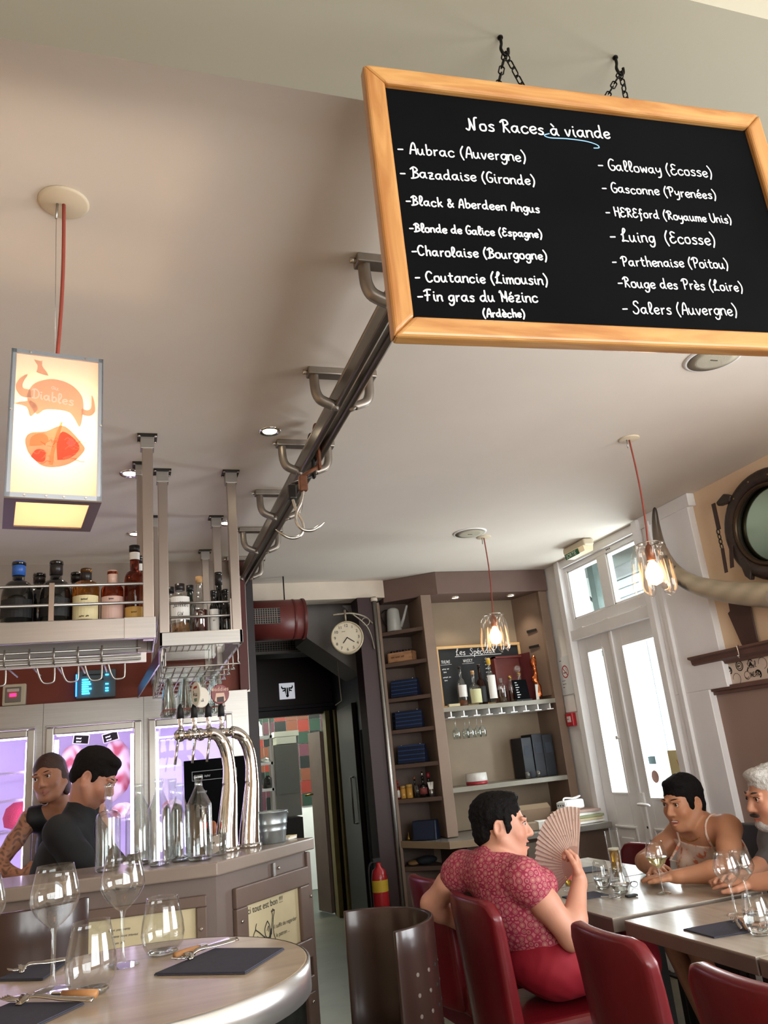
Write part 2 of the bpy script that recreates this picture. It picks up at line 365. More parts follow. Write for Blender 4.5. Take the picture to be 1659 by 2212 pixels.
def colmat(name, rough=.5, sss=0, bump=0):
    if name in MATS: return MATS[name]
    m = mat(name, 'ffffff', rough, bump=bump, bscale=150); nt = m.node_tree; a = nt.nodes.new('ShaderNodeVertexColor'); a.layer_name = 'Col'
    nt.links.new(a.outputs[0], nt.nodes['Principled BSDF'].inputs['Base Color'])
    if sss: nt.nodes['Principled BSDF'].inputs['Subsurface Weight'].default_value = sss; nt.nodes['Principled BSDF'].inputs['Subsurface Scale'].default_value = .01
    return m
# ------------------------------------------------------------------ materials
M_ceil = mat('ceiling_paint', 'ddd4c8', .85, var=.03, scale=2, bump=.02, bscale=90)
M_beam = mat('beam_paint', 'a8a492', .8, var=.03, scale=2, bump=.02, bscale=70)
M_wallr = mat('warm_beige_paint', 'e6cba9', .8, var=.04, scale=3, bump=.03)
M_dado = mat('taupe_dado_paint', '9a8074', .7, var=.06, scale=3)
M_white = mat('white_gloss_paint', 'efeeee', .38, var=.04, scale=4, bump=.02, bscale=25)
M_white2 = mat('bright_white_paint', 'efeeec', .5, var=.02)
M_maroon = mat('dark_maroon_paint', '30181b', .45, var=.08, scale=3)
M_red = mat('rust_red_paint', '7a3420', .55, var=.1, scale=3)
M_plum = mat('black_plum_paint', '2a2226', .5, var=.1)
M_steel = mat('brushed_steel', 'b0ada8', .4, 1, var=.06, scale=5, stretch=(1, 1, 25))
M_steel2 = mat('satin_steel_tube', 'b3a89f', .32, 1)
M_chrome = mat('polished_chrome', 'e8e6e2', .06, 1)
M_black = mat('matt_black', '141414', .6)
M_darkmetal = mat('dark_steel', '3b3836', .4, .8)
M_taupe = mat('bar_taupe_paint', '72645d', .45, var=.07, scale=6)
M_taupe2 = mat('bar_frame_taupe', '6c594f', .45, var=.1, scale=6)
M_shelf = mat('cabinet_taupe', '826d5d', .55, var=.1, scale=4)
M_shelfd = mat('cabinet_board_brown', '5d4a3f', .55, var=.12, scale=5)
M_recess = mat('recess_board', '8f7e69', .6, var=.12, scale=3)
M_floor = mat('floor_tile_grey', '6f6a5c', .45, var=.15, scale=4, bump=.03, bscale=20)
M_kfloor = mat('kitchen_floor', '4e544a', .4, var=.1)
M_cream = mat('cream_paint', 'd8ccbc', .7, var=.03)
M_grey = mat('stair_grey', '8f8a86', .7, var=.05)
M_slate = mat('chalkboard_black', '0b0c0e', .8, var=.2, scale=5)
MATS['chalkboard_black'].node_tree.nodes['Principled BSDF'].inputs['Specular IOR Level'].default_value = .05
M_chalk = mat('chalk_white', 'f2f4f6', .7)
M_paper = mat('white_paper', 'eceae4', .8)
M_creampaper = mat('cream_card', 'cfc29c', .6, var=.05)
M_ink = mat('black_ink', '1b1a18', .6)
M_glass = thin_glass('clear_glass', (.97, .98, .98), 1.5, add=.015)
M_glassbar = thin_glass('bottle_glass', (.94, .97, .96), 1.55, add=.06)
M_pane = thin_glass('window_glass', (.95, .98, .98), 1.3)
M_screw = mat('screw_head', 'd8d4cc', .25, 1)
M_copper = mat('copper', 'c06a3f', .2, 1)
M_rubber = mat('cable_red_fabric', '8f3f30', .7)

# ------------------------------------------------------------------ room shell
struct('floor', MB().box(-2.6, 3.28, -1.7, 8.65, -.08, 0), M_floor)
b = MB().box(-2.6, 3.5, 1.11, 5.95, 2.85, 2.97).box(-2.6, 3.5, -1.9, .785, 2.85, 2.97).box(-2.6, 3.5, .785, 1.11, 2.85, 2.97)
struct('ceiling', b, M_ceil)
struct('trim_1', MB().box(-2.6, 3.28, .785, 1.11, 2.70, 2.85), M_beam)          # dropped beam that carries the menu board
struct('wall_left', MB().box(-2.72, -2.6, -1.9, 5.2, 0, 2.97), M_wallr)
b = MB().box(-2.6, .1, -1.8, -1.7, 0, 2.85).box(3.0, 3.5, -1.8, -1.7, 0, 2.85).box(.1, 3.0, -1.8, -1.7, 0, .75).box(.1, 3.0, -1.8, -1.7, 2.65, 2.85)
struct('wall_front', b, M_wallr)
def window(name, x0, x1, y0, y1, z0, z1, along):
    f = MB()
    if along == 'x':
        for q in (x0, (x0+x1)/2-.03, x1-.06): f.box(q, q+.06, y0, y1, z0, z1)
        f.box(x0, x1, y0, y1, z0, z0+.06).box(x0, x1, y0, y1, z1-.06, z1)
    else:
        for q in (y0, (y0+y1)/2-.03, y1-.06): f.box(x0, x1, q, q+.06, z0, z1)
        f.box(x0, x1, y0, y1, z0, z0+.06).box(x0, x1, y0, y1, z1-.06, z1)
    o = struct(name, f, M_white)
window('window_1', .1, 3.0, -1.79, -1.72, .75, 2.65, 'x')
window('window_2', 3.34, 3.42, -.2, 1.7, .9, 2.4, 'y')
# street wall with the door opening (y 4.2-5.36) and a window opening nearer
b = MB().box(3.28, 3.5, -1.8, -.2, 1.69, 2.85).box(3.28, 3.5, -.2, 1.7, 2.4, 2.85).box(3.28, 3.5, 1.7, 3.73, 1.69, 2.85)
struct('wall_right', b, M_wallr)
b = MB().box(3.28, 3.5, -1.8, -.2, 0, 1.69).box(3.28, 3.5, -.2, 1.7, 0, .9).box(3.28, 3.5, 1.7, 3.89, 0, 1.69)
struct('wall_right_dado', b, M_dado)
struct('trim_2', MB().box(3.235, 3.5, 3.89, 4.2, 0, 1.69).box(3.235, 3.5, 3.73, 4.2, 1.69, 2.85).box(3.225, 3.28, 3.70, 4.24, 2.77, 2.85), M_white, bevel=.004)
struct('trim_3', MB().box(3.20, 3.255, 4.2, 4.26, 0, 2.84).box(3.215, 3.255, 4.1, 4.14, 0, 2.80), M_white, bevel=.006)
struct('wall_door_end', MB().box(3.28, 3.5, 5.36, 5.95, 0, 2.85), M_white2)
struct('trim_4', MB().box(3.27, 3.5, 4.2, 5.36, 2.79, 2.85).box(3.27, 3.5, 4.2, 5.36, 2.21, 2.29).box(3.255, 3.5, 5.345, 5.41, 0, 2.85), M_white, bevel=.003)
# upper wall cap moulding and the printed paper frieze
b = MB(); prof = [(0, 1.815), (.03, 1.818), (.035, 1.832), (.06, 1.845), (.065, 1.87), (.085, 1.878), (.085, 1.89), (0, 1.89)]
b.prism([(-p[0], p[1]) for p in prof], (3.28, 1.75, 0), (1, 0, 0), (0, 0, 1), (0, 2.22, 0)); M_brownmould = mat('brown_moulding', '6a4d43', .45, var=.08)
struct('trim_5', b, M_brownmould)
struct('trim_6', MB().box(3.25, 3.28, 1.75, 3.90, 1.675, 1.70).box(3.262, 3.28, 1.75, 3.895, 1.655, 1.676), M_brownmould, bevel=.003)
fr = struct('wall_right_frieze', MB().box(3.272, 3.28, 1.75, 3.885, 1.70, 1.82), mat('frieze_paper', 'd9c6b4', .7, var=.05))
def frieze_print():
    k = MB(); r = random.Random(3); U = Vector((0, -1, 0)); V = Vector((0, 0, 1)); N = Vector((-1, 0, 0))
    y = 3.86
    def circ(cy, cz, rad, w, n=18, a0=0, a1=2*PI):
        k.ribbon([(3.2712, cy+rad*math.cos(a0+(a1-a0)*i/n), cz+rad*math.sin(a0+(a1-a0)*i/n)) for i in range(n+1)], w, N)
    i = 0
    while y > 2.9:
        z = 1.73+.055*(i % 2)+r.uniform(-.008, .008); t = i % 5
        if t == 0: circ(y, z, .026, .006); circ(y, z, .016, .004); write(k, 'MEAT', (3.2712, y+.014, z-.004), U, V, .004, .002)
        elif t == 1:
            circ(y, z, .022, .003); circ(y+.004, z-.004, .012, .003, 10, 3.3, 6)
            k.prism([(-.012, .02), (-.02, .045), (-.004, .026)], (3.2712, y, z), (0, 1, 0), (0, 0, 1), (-.0005, 0, 0))
        elif t == 2:
            k.prism([(-.02, -.012), (.0, .022), (.02, -.012), (.006, -.004), (-.006, -.004)], (3.2712, y, z), (0, 1, 0), (0, 0, 1), (-.0005, 0, 0)); circ(y, z+.012, .016, .006, 10, .4, 2.8)
        elif t == 3: circ(y, z, .02, .009, 12, .5, 4.2); circ(y-.006, z+.004, .008, .005)
        else: circ(y, z, .03, .0025, 20, 0, 4.6)
        y -= r.uniform(.038, .05); i += 1
    write(k, 'Soul', (3.2711, 3.585, 1.772), U, V, .016, .0035); write(k, 'MEAT', (3.2711, 3.575, 1.722), U, V, .014, .004)
    k.build('printed_drawings', M_ink, fr, world=True)
frieze_print()
# back: wall behind the bar, corridor, kitchen
struct('wall_bar_upper', MB().box(-2.6, .70, 5.12, 5.24, 2.44, 2.85), mat('bulkhead_taupe', 'a0948a', .8, var=.04))
struct('wall_bar', MB().box(-2.6, .70, 5.12, 5.24, 1.985, 2.44).box(-2.6, .70, 5.68, 5.8, 0, 2.0), M_red)
struct('trim_7', MB().box(.665, .72, 5.04, 5.26, 1.99, 2.85), mat('maroon_trim', '552421', .5))
struct('trim_8', MB().box(.72, .745, 5.2, 5.26, 1.99, 2.85), M_steel)
struct('trim_12', MB().box(.70, 1.935, 5.82, 6.0, 2.71, 2.85).box(.70, .72, 5.24, 5.82, 2.75, 2.85), M_cream)
struct('wall_corridor_left', MB().box(.725, .80, 5.24, 8.65, 0, 2.85), M_plum)
struct('ceiling_corridor', MB().box(.7, 2.5, 5.95, 8.75, 2.85, 2.95), M_plum)
struct('wall_corridor_end', MB().box(.7, 1.25, 8.65, 8.75, 0, 2.85).box(1.25, 2.03, 8.65, 8.75, 2.02, 2.85).box(2.03, 2.5, 8.65, 8.75, 0, 2.85), M_maroon)
struct('trim_9', MB().box(1.2, 2.1, 8.60, 8.65, 2.02, 2.09).box(1.2, 2.35, 8.58, 8.65, 2.09, 2.13), M_plum, bevel=.004)
struct('trim_10', MB().box(2.02, 2.07, 8.52, 8.66, 0, 2.04).box(2.10, 2.15, 8.42, 8.50, 0, 2.04), mat('stripped_wood_jamb', '8a7a4a', .5, var=.15), bevel=.003)
struct('wall_corridor_right', MB().obox((1.88, 5.95, 0), (.27, 2.7, 0), (.08, 0, 0), (0, 0, 2.85)), M_plum)
struct('wall_corridor_post', MB().box(1.70, 1.82, 5.80, 5.98, 0, 2.71), M_maroon)
struct('wall_cabinet_back', MB().box(1.93, 3.5, 5.95, 6.1, 0, 2.97), M_shelf)
# stair soffit (grey) hanging into the corridor
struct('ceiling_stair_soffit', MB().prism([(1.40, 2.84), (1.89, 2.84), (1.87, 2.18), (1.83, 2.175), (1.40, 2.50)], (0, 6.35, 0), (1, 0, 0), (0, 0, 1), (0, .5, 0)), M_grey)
struct('trim_11', MB().prism([(1.72, 2.76), (1.885, 2.76), (1.885, 2.60)], (0, 6.33, 0), (1, 0, 0), (0, 0, 1), (0, .04, 0)), M_white2)
# kitchen shell
struct('floor_kitchen', MB().box(.6, 3.4, 8.65, 11.0, -.08, -.004), M_kfloor)
struct('wall_kitchen_back', MB().box(.6, 3.4, 10.6, 10.7, 0, 2.6), M_white2)
struct('wall_kitchen_left', MB().box(.6, .7, 8.75, 10.6, 0, 2.6), M_white2)
struct('wall_kitchen_right', MB().box(3.3, 3.4, 8.75, 10.6, 0, 2.6), M_white2)
struct('ceiling_kitchen', MB().box(.6, 3.4, 8.75, 10.7, 2.5, 2.6), M_white2)
# street outside the door
struct('pavement_outside', MB().box(3.5, 16, -8, 16, -.12, -.04), mat('pavement_pale', 'c9c6c0', .9, var=.08, scale=2))

# ------------------------------------------------------------------ entrance door
def glazed(mb, y0, y1, z0, z1, gy0, gy1, gz0, gz1, x0, x1):
    mb.box(x0, x1, y0, gy0, z0, z1).box(x0, x1, gy1, y1, z0, z1).box(x0, x1, gy0, gy1, z0, gz0).box(x0, x1, gy0, gy1, gz1, z1)
d = thing('door_1', 'white glazed double entrance door with brass-free white lever handle', None, (3.36, 4.78, 0), kind='structure'); d['label'] = 'white double street door with glazed leaves and a white lever handle'
b = MB(); glazed(b, 4.875, 5.34, .01, 2.213, 5.02, 5.21, 1.10, 2.10, 3.315, 3.365); l1 = b.build('door_leaf', M_white, d, world=True, bevel=.004)
MB().box(3.30, 3.316, 4.86, 4.892, .01, 2.209).build('cover_strip', M_white, d, world=True, bevel=.006)
b = MB(); glazed(b, 4.205, 4.872, .01, 2.213, 4.31, 4.76, 1.07, 2.08, 3.315, 3.365); l2 = b.build('door_leaf', M_white, d, world=True, bevel=.004)
for par, (y0, y1) in ((l1, (4.98, 5.25)), (l2, (4.29, 4.79))):
    e = MB(); t = .018
    e.box(3.303, 3.316, y0, y1, .86, .86+t).box(3.303, 3.316, y0, y1, .16, .16+t).box(3.303, 3.316, y0, y0+t, .16, .88).box(3.303, 3.316, y1-t, y1, .16, .88)
    e.build('panel_moulding', M_white, par, world=True, bevel=.006)
    MB().box(3.306, 3.316, y0+.06, y1-.06, .22, .80).build('raised_panel', M_white, par, world=True, bevel=.008)
MB().box(3.334, 3.342, 5.02, 5.21, 1.10, 2.10).build('pane', M_pane, l1, world=True)
MB().box(3.334, 3.342, 4.31, 4.76, 1.07, 2.08).build('pane', M_pane, l2, world=True)
MB().box(3.343, 3.349, 4.525, 4.529, 1.32, 2.08).build('glazing_joint', mat('grey_seal', '70757a', .6), l2, world=True)
for par, (y0, y1, z0, z1) in ((l1, (5.015, 5.215, 1.095, 2.105)), (l2, (4.305, 4.765, 1.065, 2.085))):
    e = MB(); t = .012
    e.box(3.308, 3.335, y0, y1, z0-t, z0+.004).box(3.308, 3.335, y0, y1, z1-.004, z1+t).box(3.308, 3.335, y0-t, y0+.004, z0, z1).box(3.308, 3.335, y1-.004, y1+t, z0, z1)
    e.build('glazing_bead', M_white2, par, world=True, bevel=.003)
h = MB().box(3.300, 3.316, 4.83, 4.862, .80, 1.10).build('handle_plate', M_white2, l2, world=True, bevel=.005)
MB().tube(crom([(3.305, 4.846, 1.03), (3.26, 4.846, 1.03), (3.255, 4.83, 1.03), (3.255, 4.74, 1.028), (3.265, 4.73, 1.02)], 4), .009, 8).build('lever', M_white2, h, world=True)
MB().cyl((3.298, 4.846, .88), (3.302, 4.846, .88), .008).build('keyhole', M_black, h, world=True)
MB().cyl((3.31, 5.0, 1.47), (3.285, 5.0, 1.47), .012).build('catch_knob', M_white2, l1, world=True)
n = MB().box(3.330, 3.333, 4.325, 4.52, 1.14, 1.36).build('paper_notice', mat('yellow_paper', 'd8c692', .8), l2, world=True)
k = MB(); k.ribbon([(3.3295, 4.44, 1.30), (3.3295, 4.425, 1.26), (3.3295, 4.41, 1.20)], .006, (-1, 0, 0)); k.build('ink_mark', mat('orange_ink', 'c2703a', .6), n, world=True)
MB().lathe([(.04, 0), (.04, .002)], (3.332, 4.70, 1.20), 20, (-1, 0, 0)).build('round_sticker', mat('brown_sticker', 'b98a7c', .6), l2, world=True)
MB().box(3.330, 3.333, 4.66, 4.74, 1.28, 1.33).build('blue_sticker', mat('blue_sticker', '9cc3cf', .6), l2, world=True)
# transom light above the door
t = thing('window_3', 'two-pane white transom window above the street door', None, (3.33, 4.78, 2.29), kind='structure')
b = MB(); glazed(b, 4.21, 5.345, 2.29, 2.79, 4.33, 4.74, 2.375, 2.755, 3.30, 3.36); b2 = MB()
b = MB(); b.box(3.30, 3.36, 4.21, 4.32, 2.375, 2.757).box(3.30, 3.36, 4.75, 4.87, 2.375, 2.757).box(3.30, 3.36, 5.305, 5.345, 2.375, 2.757).box(3.30, 3.36, 4.21, 5.345, 2.29, 2.375).box(3.30, 3.36, 4.21, 5.345, 2.757, 2.79)
f = b.build('window_frame', M_white, t, world=True, bevel=.004)
for y0, y1 in ((4.32, 4.75), (4.87, 5.305)):
    MB().box(3.336, 3.342, y0, y1, 2.375, 2.757).build('pane', M_pane, t, world=True)
    e = MB().box(3.31, 3.336, y0, y0+.012, 2.375, 2.757).box(3.31, 3.336, y1-.012, y1, 2.375, 2.757).box(3.31, 3.336, y0, y1, 2.375, 2.387).box(3.31, 3.336, y0, y1, 2.745, 2.757)
    e.build('glazing_bead', M_white2, t, world=True)
for y in (4.45, 4.85, 5.2): MB().box(3.27, 3.30, y-.035, y+.035, 2.283, 2.297).build('stay_clip', M_white2, t, world=True, bevel=.004)
for y in (4.68, 4.70, 4.72): MB().cyl((3.302, y, 2.775), (3.297, y, 2.775), .005, 8).build('vent_hole', M_black, t, world=True)
struct('threshold', MB().box(3.26, 3.5, 4.2, 5.36, -.02, .012), M_darkmetal)
# things outside seen through the transom
s = thing('roller_shutter', 'ribbed white roller shutter box outside above the street door', 'shutter', (3.75, 4.9, 2.36))
MB().box(3.62, 3.9, 4.50, 5.27, 2.64, 2.74).build('shutter_box', mat('shutter_grey', 'a9adab', .5), s, world=True, bevel=.01)
for i in range(4): MB().box(3.64, 3.68, 4.50, 5.27, 2.36+i*.07, 2.424+i*.07).build('slat', mat('shutter_white', 'dfe6e6', .4), s, world=True, bevel=.006)
MB().box(3.64, 3.68, 4.46, 4.50, 2.34, 2.86).box(3.64, 3.68, 5.27, 5.31, 2.34, 2.86).build('guide_rail', mat('shutter_grey', ''), s, world=True)
a = thing('awning_bracket', 'grey steel bracket post with diagonal brace outside the transom', 'bracket', (3.66, 5.46, 2.1))
MB().box(3.62, 3.70, 5.42, 5.50, 2.1, 2.86).build('post', mat('zinc_grey', '7e8d88', .6, var=.15), a, world=True)
MB().tube([(3.66, 5.74, 2.72), (3.66, 5.50, 2.52)], .012).build('brace', mat('zinc_grey'if 0 else 'zinc_dark', '6c7472', .5), a, world=True)
struct('wall_outside_reveal', MB().box(3.5, 4.6, 6.0, 6.2, -.05, 3.2), mat('outside_render', 'e7efe9', .9))
struct('ceiling_outside_soffit', MB().box(3.5, 4.5, 3.4, 6.2, 2.86, 3.0), mat('soffit_grey', '8d928e', .9))
# ------------------------------------------------------------------ refrigerated meat cabinets behind the bar
M_lilac = mat('fridge_liner', 'd9d2e6', .5)
M_ledtube = mat('lilac_fridge_tube', 'ffffff', .5, emit='ecd0ff', es=14)
M_frame = mat('fridge_door_frame', 'b7b4ac', .35, .7, var=.04)
def fridge(x0, x1, dx0, dx1, label):
    t = thing('meat_fridge', label, 'fridge', ((x0+x1)/2, 5.3, 0), group='steel fridges behind the bar')
    b = MB().box(x0, x1, 5.0, 5.04, 1.845, 1.985).box(x0, dx0, 5.0, 5.04, .1, 1.845).box(dx1, x1, 5.0, 5.04, .1, 1.845).box(x0, x1, 5.0, 5.04, 0, .1)
    b.box(x0, x0+.02, 5.04, 5.64, 0, 1.985).box(x1-.02, x1, 5.04, 5.64, 0, 1.985).box(x0, x1, 5.04, 5.64, 1.965, 1.985)
    b.build('casing', M_steel, t, world=True)
    MB().box(x0+.02, x1-.02, 5.60, 5.64, .1, 1.96).box(x0+.02, x0+.035, 5.05, 5.6, .1, 1.96).box(x1-.035, x1-.02, 5.05, 5.6, .1, 1.96).box(x0+.02, x1-.02, 5.05, 5.6, .08, .1).box(x0+.02, x1-.02, 5.05, 5.6, 1.93, 1.965).build('liner', M_lilac, t, world=True)
    fw = .042; d = MB()
    d.box(dx0, dx0+fw, 4.965, 5.0, .12, 1.843).box(dx1-fw, dx1, 4.965, 5.0, .12, 1.843).box(dx0+fw, dx1-fw, 4.965, 5.0, 1.803, 1.843).box(dx0+fw, dx1-fw, 4.965, 5.0, .12, .20)
    dd = d.build('door', M_frame, t, world=True, bevel=.006)
    MB().box(dx0+fw, dx1-fw, 4.98, 4.986, .2, 1.803).build('pane', M_pane, dd, world=True)
    MB().box(dx0, dx1, 4.962, 4.998, 1.846, 1.856).build('top_hinge_rail', M_steel, dd, world=True, bevel=.002)
    for x in (dx0+.05, dx1-.05): MB().cyl((x, 5.09, .25), (x, 5.09, 1.78), .011, 8).build('light_tube', M_ledtube, t, world=True)
    MB().box(dx0+.05, dx1-.05, 5.08, 5.10, 1.80, 1.825).build('light_tube', M_ledtube, t, world=True)
    return t
f1 = fridge(-1.02, -.475, -.98, -.51, 'steel glass-door fridge with bare shelves and a red net bag')
f2 = fridge(-.473, .078, -.455, .066, 'steel glass-door fridge with sides of beef and price tags')
f3 = fridge(.08, .70, .105, .598, 'steel glass-door fridge behind the beer taps')
for par, x0, x1, zs in ((f1, -.97, -.52, (1.62, 1.47, 1.30)), (f2, -.41, .02, (1.30,)), (f3, .15, .55, (1.745, 1.575, 1.3))):
    for z in zs:
        s = MB(); s.box(x0, x1, 5.12, 5.135, z-.006, z+.006).box(x0, x1, 5.5, 5.512, z-.004, z+.004)
        for i in range(12): s.box(x0+(x1-x0)*i/11-.002, x0+(x1-x0)*i/11+.002, 5.13, 5.51, z-.002, z+.002)
        s.build('wire_shelf', mat('lilac_wire', 'd5cbe6', .3, .5), par, world=True)
M_meat = colmat('raw_beef', .35)
def beefcol(seed):
    def f(V):
        n = np.sin(V[:, 0]*34+seed+1.5*np.sin(V[:, 2]*21))*np.sin(V[:, 2]*17+2*seed)+.35*np.sin(V[:, 2]*70+V[:, 0]*45+2*np.sin(V[:, 0]*60))
        fat = np.array(lin('eadcd2')); red = np.array(lin('b8505c')); t = np.clip(n*.9+.75, 0, 1)[:, None]; return red*(1-t)+fat*t
    return f
def beef(label, c, pts, seed):
    s = SDF(.008)
    for a, r in pts: s.ell((c[0]+a[0], c[1]+a[1], c[2]+a[2]), r, k=.04)
    V, F = s.mesh(noise=.006, nscale=45); sdf_obj('side_of_beef', V, F, M_meat, color=beefcol(seed), label=label, cat='meat', group='meat hanging in the fridges')
beef('marbled side of beef under the tag beside the fridge frame', (-.33, 5.36, 1.50), [((0, 0, .16), (.075, .05, .10)), ((-.02, 0, .02), (.085, .06, .14)), ((.03, 0, .05), (.05, .05, .16))], 1.0)
beef('pale side of beef hanging behind the bartender', (-.08, 5.38, 1.52), [((0, 0, .15), (.07, .05, .10)), ((.03, 0, .06), (.06, .06, .14)), ((-.02, 0, 0), (.05, .05, .12))], 2.3)
beef('small cut of beef on the lower shelf of the middle fridge', (-.055, 5.22, 1.342), [((0, 0, 0), (.065, .06, .032)), ((.02, 0, .02), (.05, .05, .03))], 4.0)
beef('small pink cut of meat on a shelf behind the bottles', (.25, 5.28, 1.345), [((0, 0, 0), (.06, .06, .035))], 5.0)
o = MB().lathe([(.02, 0), (.075, .02), (.085, .07), (.07, .12), (.03, .15)], (-.612, 5.25, 1.307), 14); o.build('net_bag', mat('red_net', 'c23d58', .6, bump=.8, bscale=180), label='red net bag on the lowest shelf of the fridge', cat='net bag')
def tagcard(x, z, tilt, label):
    t = thing('price_tag', label, 'price tag', (x, 5.14, z), group='black price tags in the fridge')
    u = Vector((math.cos(tilt), 0, math.sin(tilt))); v = Vector((-math.sin(tilt), 0, math.cos(tilt))); o = Vector((x, 5.14, z))-u*.045-v*.027
    MB().obox(o, u*.09, v*.054, (0, .003, 0)).build('card', mat('white_card_edge', 'd8d0cc', .6), t, world=True)
    MB().obox(o+u*.004+v*.004+Vector((0, -.001, 0)), u*.082, v*.046, (0, .001, 0)).build('slate', M_slate, t, world=True)
    k = MB(); write(k, '~4', o+u*.018+v*.028+Vector((0, -.002, 0)), u, v, .008, .0022); write(k, '~4', o+u*.02+v*.010+Vector((0, -.002, 0)), u, v, .008, .0022); k.build('chalk_lettering', M_chalk, t, world=True)
tagcard(-.275, 1.775, -.12, 'black price tag clipped to the beef on the hinge side'); tagcard(-.11, 1.775, .22, 'black price tag tilted up over the paler beef')
# controls on the red wall
t = thing('thermostat', 'cream thermostat box with a red digital readout on the rust wall', 'thermostat', (-.64, 5.1, 1.99))
MB().box(-.705, -.58, 5.075, 5.12, 1.995, 2.118).build('housing', mat('cream_plastic', 'c9bfa6', .5), t, world=True, bevel=.006)
MB().box(-.69, -.605, 5.068, 5.078, 2.012, 2.10).build('face', mat('grey_plastic', '77716a', .4), t, world=True, bevel=.003)
MB().box(-.665, -.63, 5.064, 5.07, 2.045, 2.062).build('readout', mat('red_led', '300008', .4, emit='ff1848', es=6), t, world=True)
MB().box(-.68, -.615, 5.060, 5.07, 2.072, 2.09).build('button_strip', mat('pale_plastic', 'c8c2b8', .4), t, world=True, bevel=.003)
t = thing('control_panel', 'dark blue-lit control panel with glowing bars on the rust wall', 'control panel', (-.19, 5.1, 2.0))
MB().box(-.306, -.082, 5.07, 5.12, 2.005, 2.172).build('housing', mat('grey_blue_plastic', '54666e', .35), t, world=True, bevel=.006)
for i in range(7): MB().box(-.272, -.228+rnd.uniform(-.01, .02), 5.062, 5.071, 2.03+i*.0135, 2.038+i*.0135).build('light_bar', mat('cyan_led', '04222c', .4, emit=('30c8ff' if 1 else ''), es=7), t, world=True)
for i, z in enumerate((2.04, 2.055, 2.08, 2.135)): MB().box(-.14, -.122, 5.062, 5.071, z, z+.007).build('indicator', mat('cyan_led', ''), t, world=True)
MB().box(-.308, -.300, 5.064, 5.075, 2.02, 2.15).build('side_glow', mat('blue_led', '021040', .4, emit='2070ff', es=5), t, world=True)
for z in (2.11, 2.14): MB().box(-.27, -.15, 5.064, 5.071, z, z+.006).build('slot', M_black, t, world=True)

# ------------------------------------------------------------------ bottles
def bottle_profile(r, h, neck_r, neck_h, sh=.05, lip=True):
    p = [(r*.86, 0), (r, .006), (r, h-neck_h-sh)]
    for i in range(1, 6): a = i/6*PI/2; p.append((neck_r+(r-neck_r)*math.cos(a), h-neck_h-sh+sh*math.sin(a)))
    p += [(neck_r, h-neck_h), (neck_r*.95, h-.012)]
    if lip: p += [(neck_r*1.15, h-.011), (neck_r*1.15, h)]
    return p
def amber(name, col): return mat(name, col, .06, trans=.85, ior=1.36)
def bottle(name, label, loc, r, h, nr, nh, body, cap=None, caph=.04, capr=None, lab=None, labz=(.05, .13), liquid=None, fill=.7, neckband=None, group='bottles on the bar racks', sh=.05, text=None, face=-PI/2, square=False):
    t = thing(name, label, 'bottle', loc, group=group); seg = 4 if square else 20
    pr = bottle_profile(r, h, nr, nh, sh)
    b = MB(); b.lathe(pr, seg=20, cap1=cap is None and body not in (M_glassbar,)); b.build('glass', body, t)
    if liquid:
        hl = fill*(h-nh-sh); MB().lathe([(r*.9, .006), (r*.92, .01), (r*.92, hl)], seg=20).build('liquid', liquid, t)
    if cap: MB().lathe([(capr or nr*1.2, h-caph+.004), (capr or nr*1.2, h+.004)], seg=16).build('cap', cap, t)
    if neckband: MB().lathe([(nr*1.1, h-caph-.03), (nr*1.1, h-caph)], seg=16, cap0=False, cap1=False).build('neck_band', neckband, t)
    if lab:
        z0, z1 = labz; q = MB(); n = 10; a0, a1 = face-1.15, face+1.15
        for i in range(n):
            a, c = a0+(a1-a0)*i/n, a0+(a1-a0)*(i+1)/n; R = r*1.012
            q.add([(R*math.cos(a), R*math.sin(a), z0), (R*math.cos(c), R*math.sin(c), z0), (R*math.cos(c), R*math.sin(c), z1), (R*math.cos(a), R*math.sin(a), z1)], [(0, 1, 2, 3)], True)
        lo = q.build('paper_label', lab, t)
        if text:
            k = MB(); tw = textwidth(text[0][0])
            for s_, zz, sz in text:
                wd = textwidth(s_)*sz/10; ps = MB(); write(ps, s_, (-wd/2, 0, zz), (1, 0, 0), (0, 0, 1), sz, sz*.2, jit=.2)
                for (vx, vy, vz) in ps.v:
                    a = face+vx/r; k.v.append((r*1.025*math.cos(a), r*1.025*math.sin(a), vz))
                off = len(k.v)-len(ps.v); k.f += [tuple(i+off for i in f) for f in ps.f]; k.sm += ps.sm; k.mi += ps.mi
            k.build('label_lettering', M_ink, lo)
    return t
A_whisky, A_red, A_dark = amber('amber_spirit', 'b8742c'), amber('red_amber_spirit', '8f3a1e'), mat('black_bottle_glass', '12110f', .12, coat=.5)
L_cream, L_pink, L_gold, L_white = mat('label_cream', 'd8cc9e', .6), mat('label_pink', 'd3b0a4', .6), mat('label_gold', 'c59a4e', .5), mat('label_white', 'e4e2dc', .6)
L_black = mat('label_black', '1c1c1e', .6)
C_black = mat('cap_black', '151515', .4); C_blue = mat('cap_blue', '2f5fb0', .35); C_wax = mat('cap_dark', '231d1d', .35); C_clear = mat('cap_pinkish', 'd8b6a6', .25)
ZD = 2.095
bottle('liquor_bottle', 'squat black liquor bottle with a bright blue capsule', (-.405, 3.18, ZD), .058, .25, .022, .07, A_dark, C_blue, .055, .024, L_black, (.03, .10), sh=.07, text=[('~5', .055, .009), ('~2', .04, .008)])
bottle('liquor_bottle', 'squat black liquor bottle behind the blue-capped one', (-.345, 3.31, ZD), .055, .235, .021, .06, A_dark, C_wax, .04, .023, sh=.07)
bottle('liquor_bottle', 'squat black liquor bottle with a black capsule by the rail upright', (-.272, 3.18, ZD), .057, .25, .022, .07, A_dark, C_wax, .055, .024, L_black, (.03, .10), sh=.07, text=[('~5', .055, .009)])
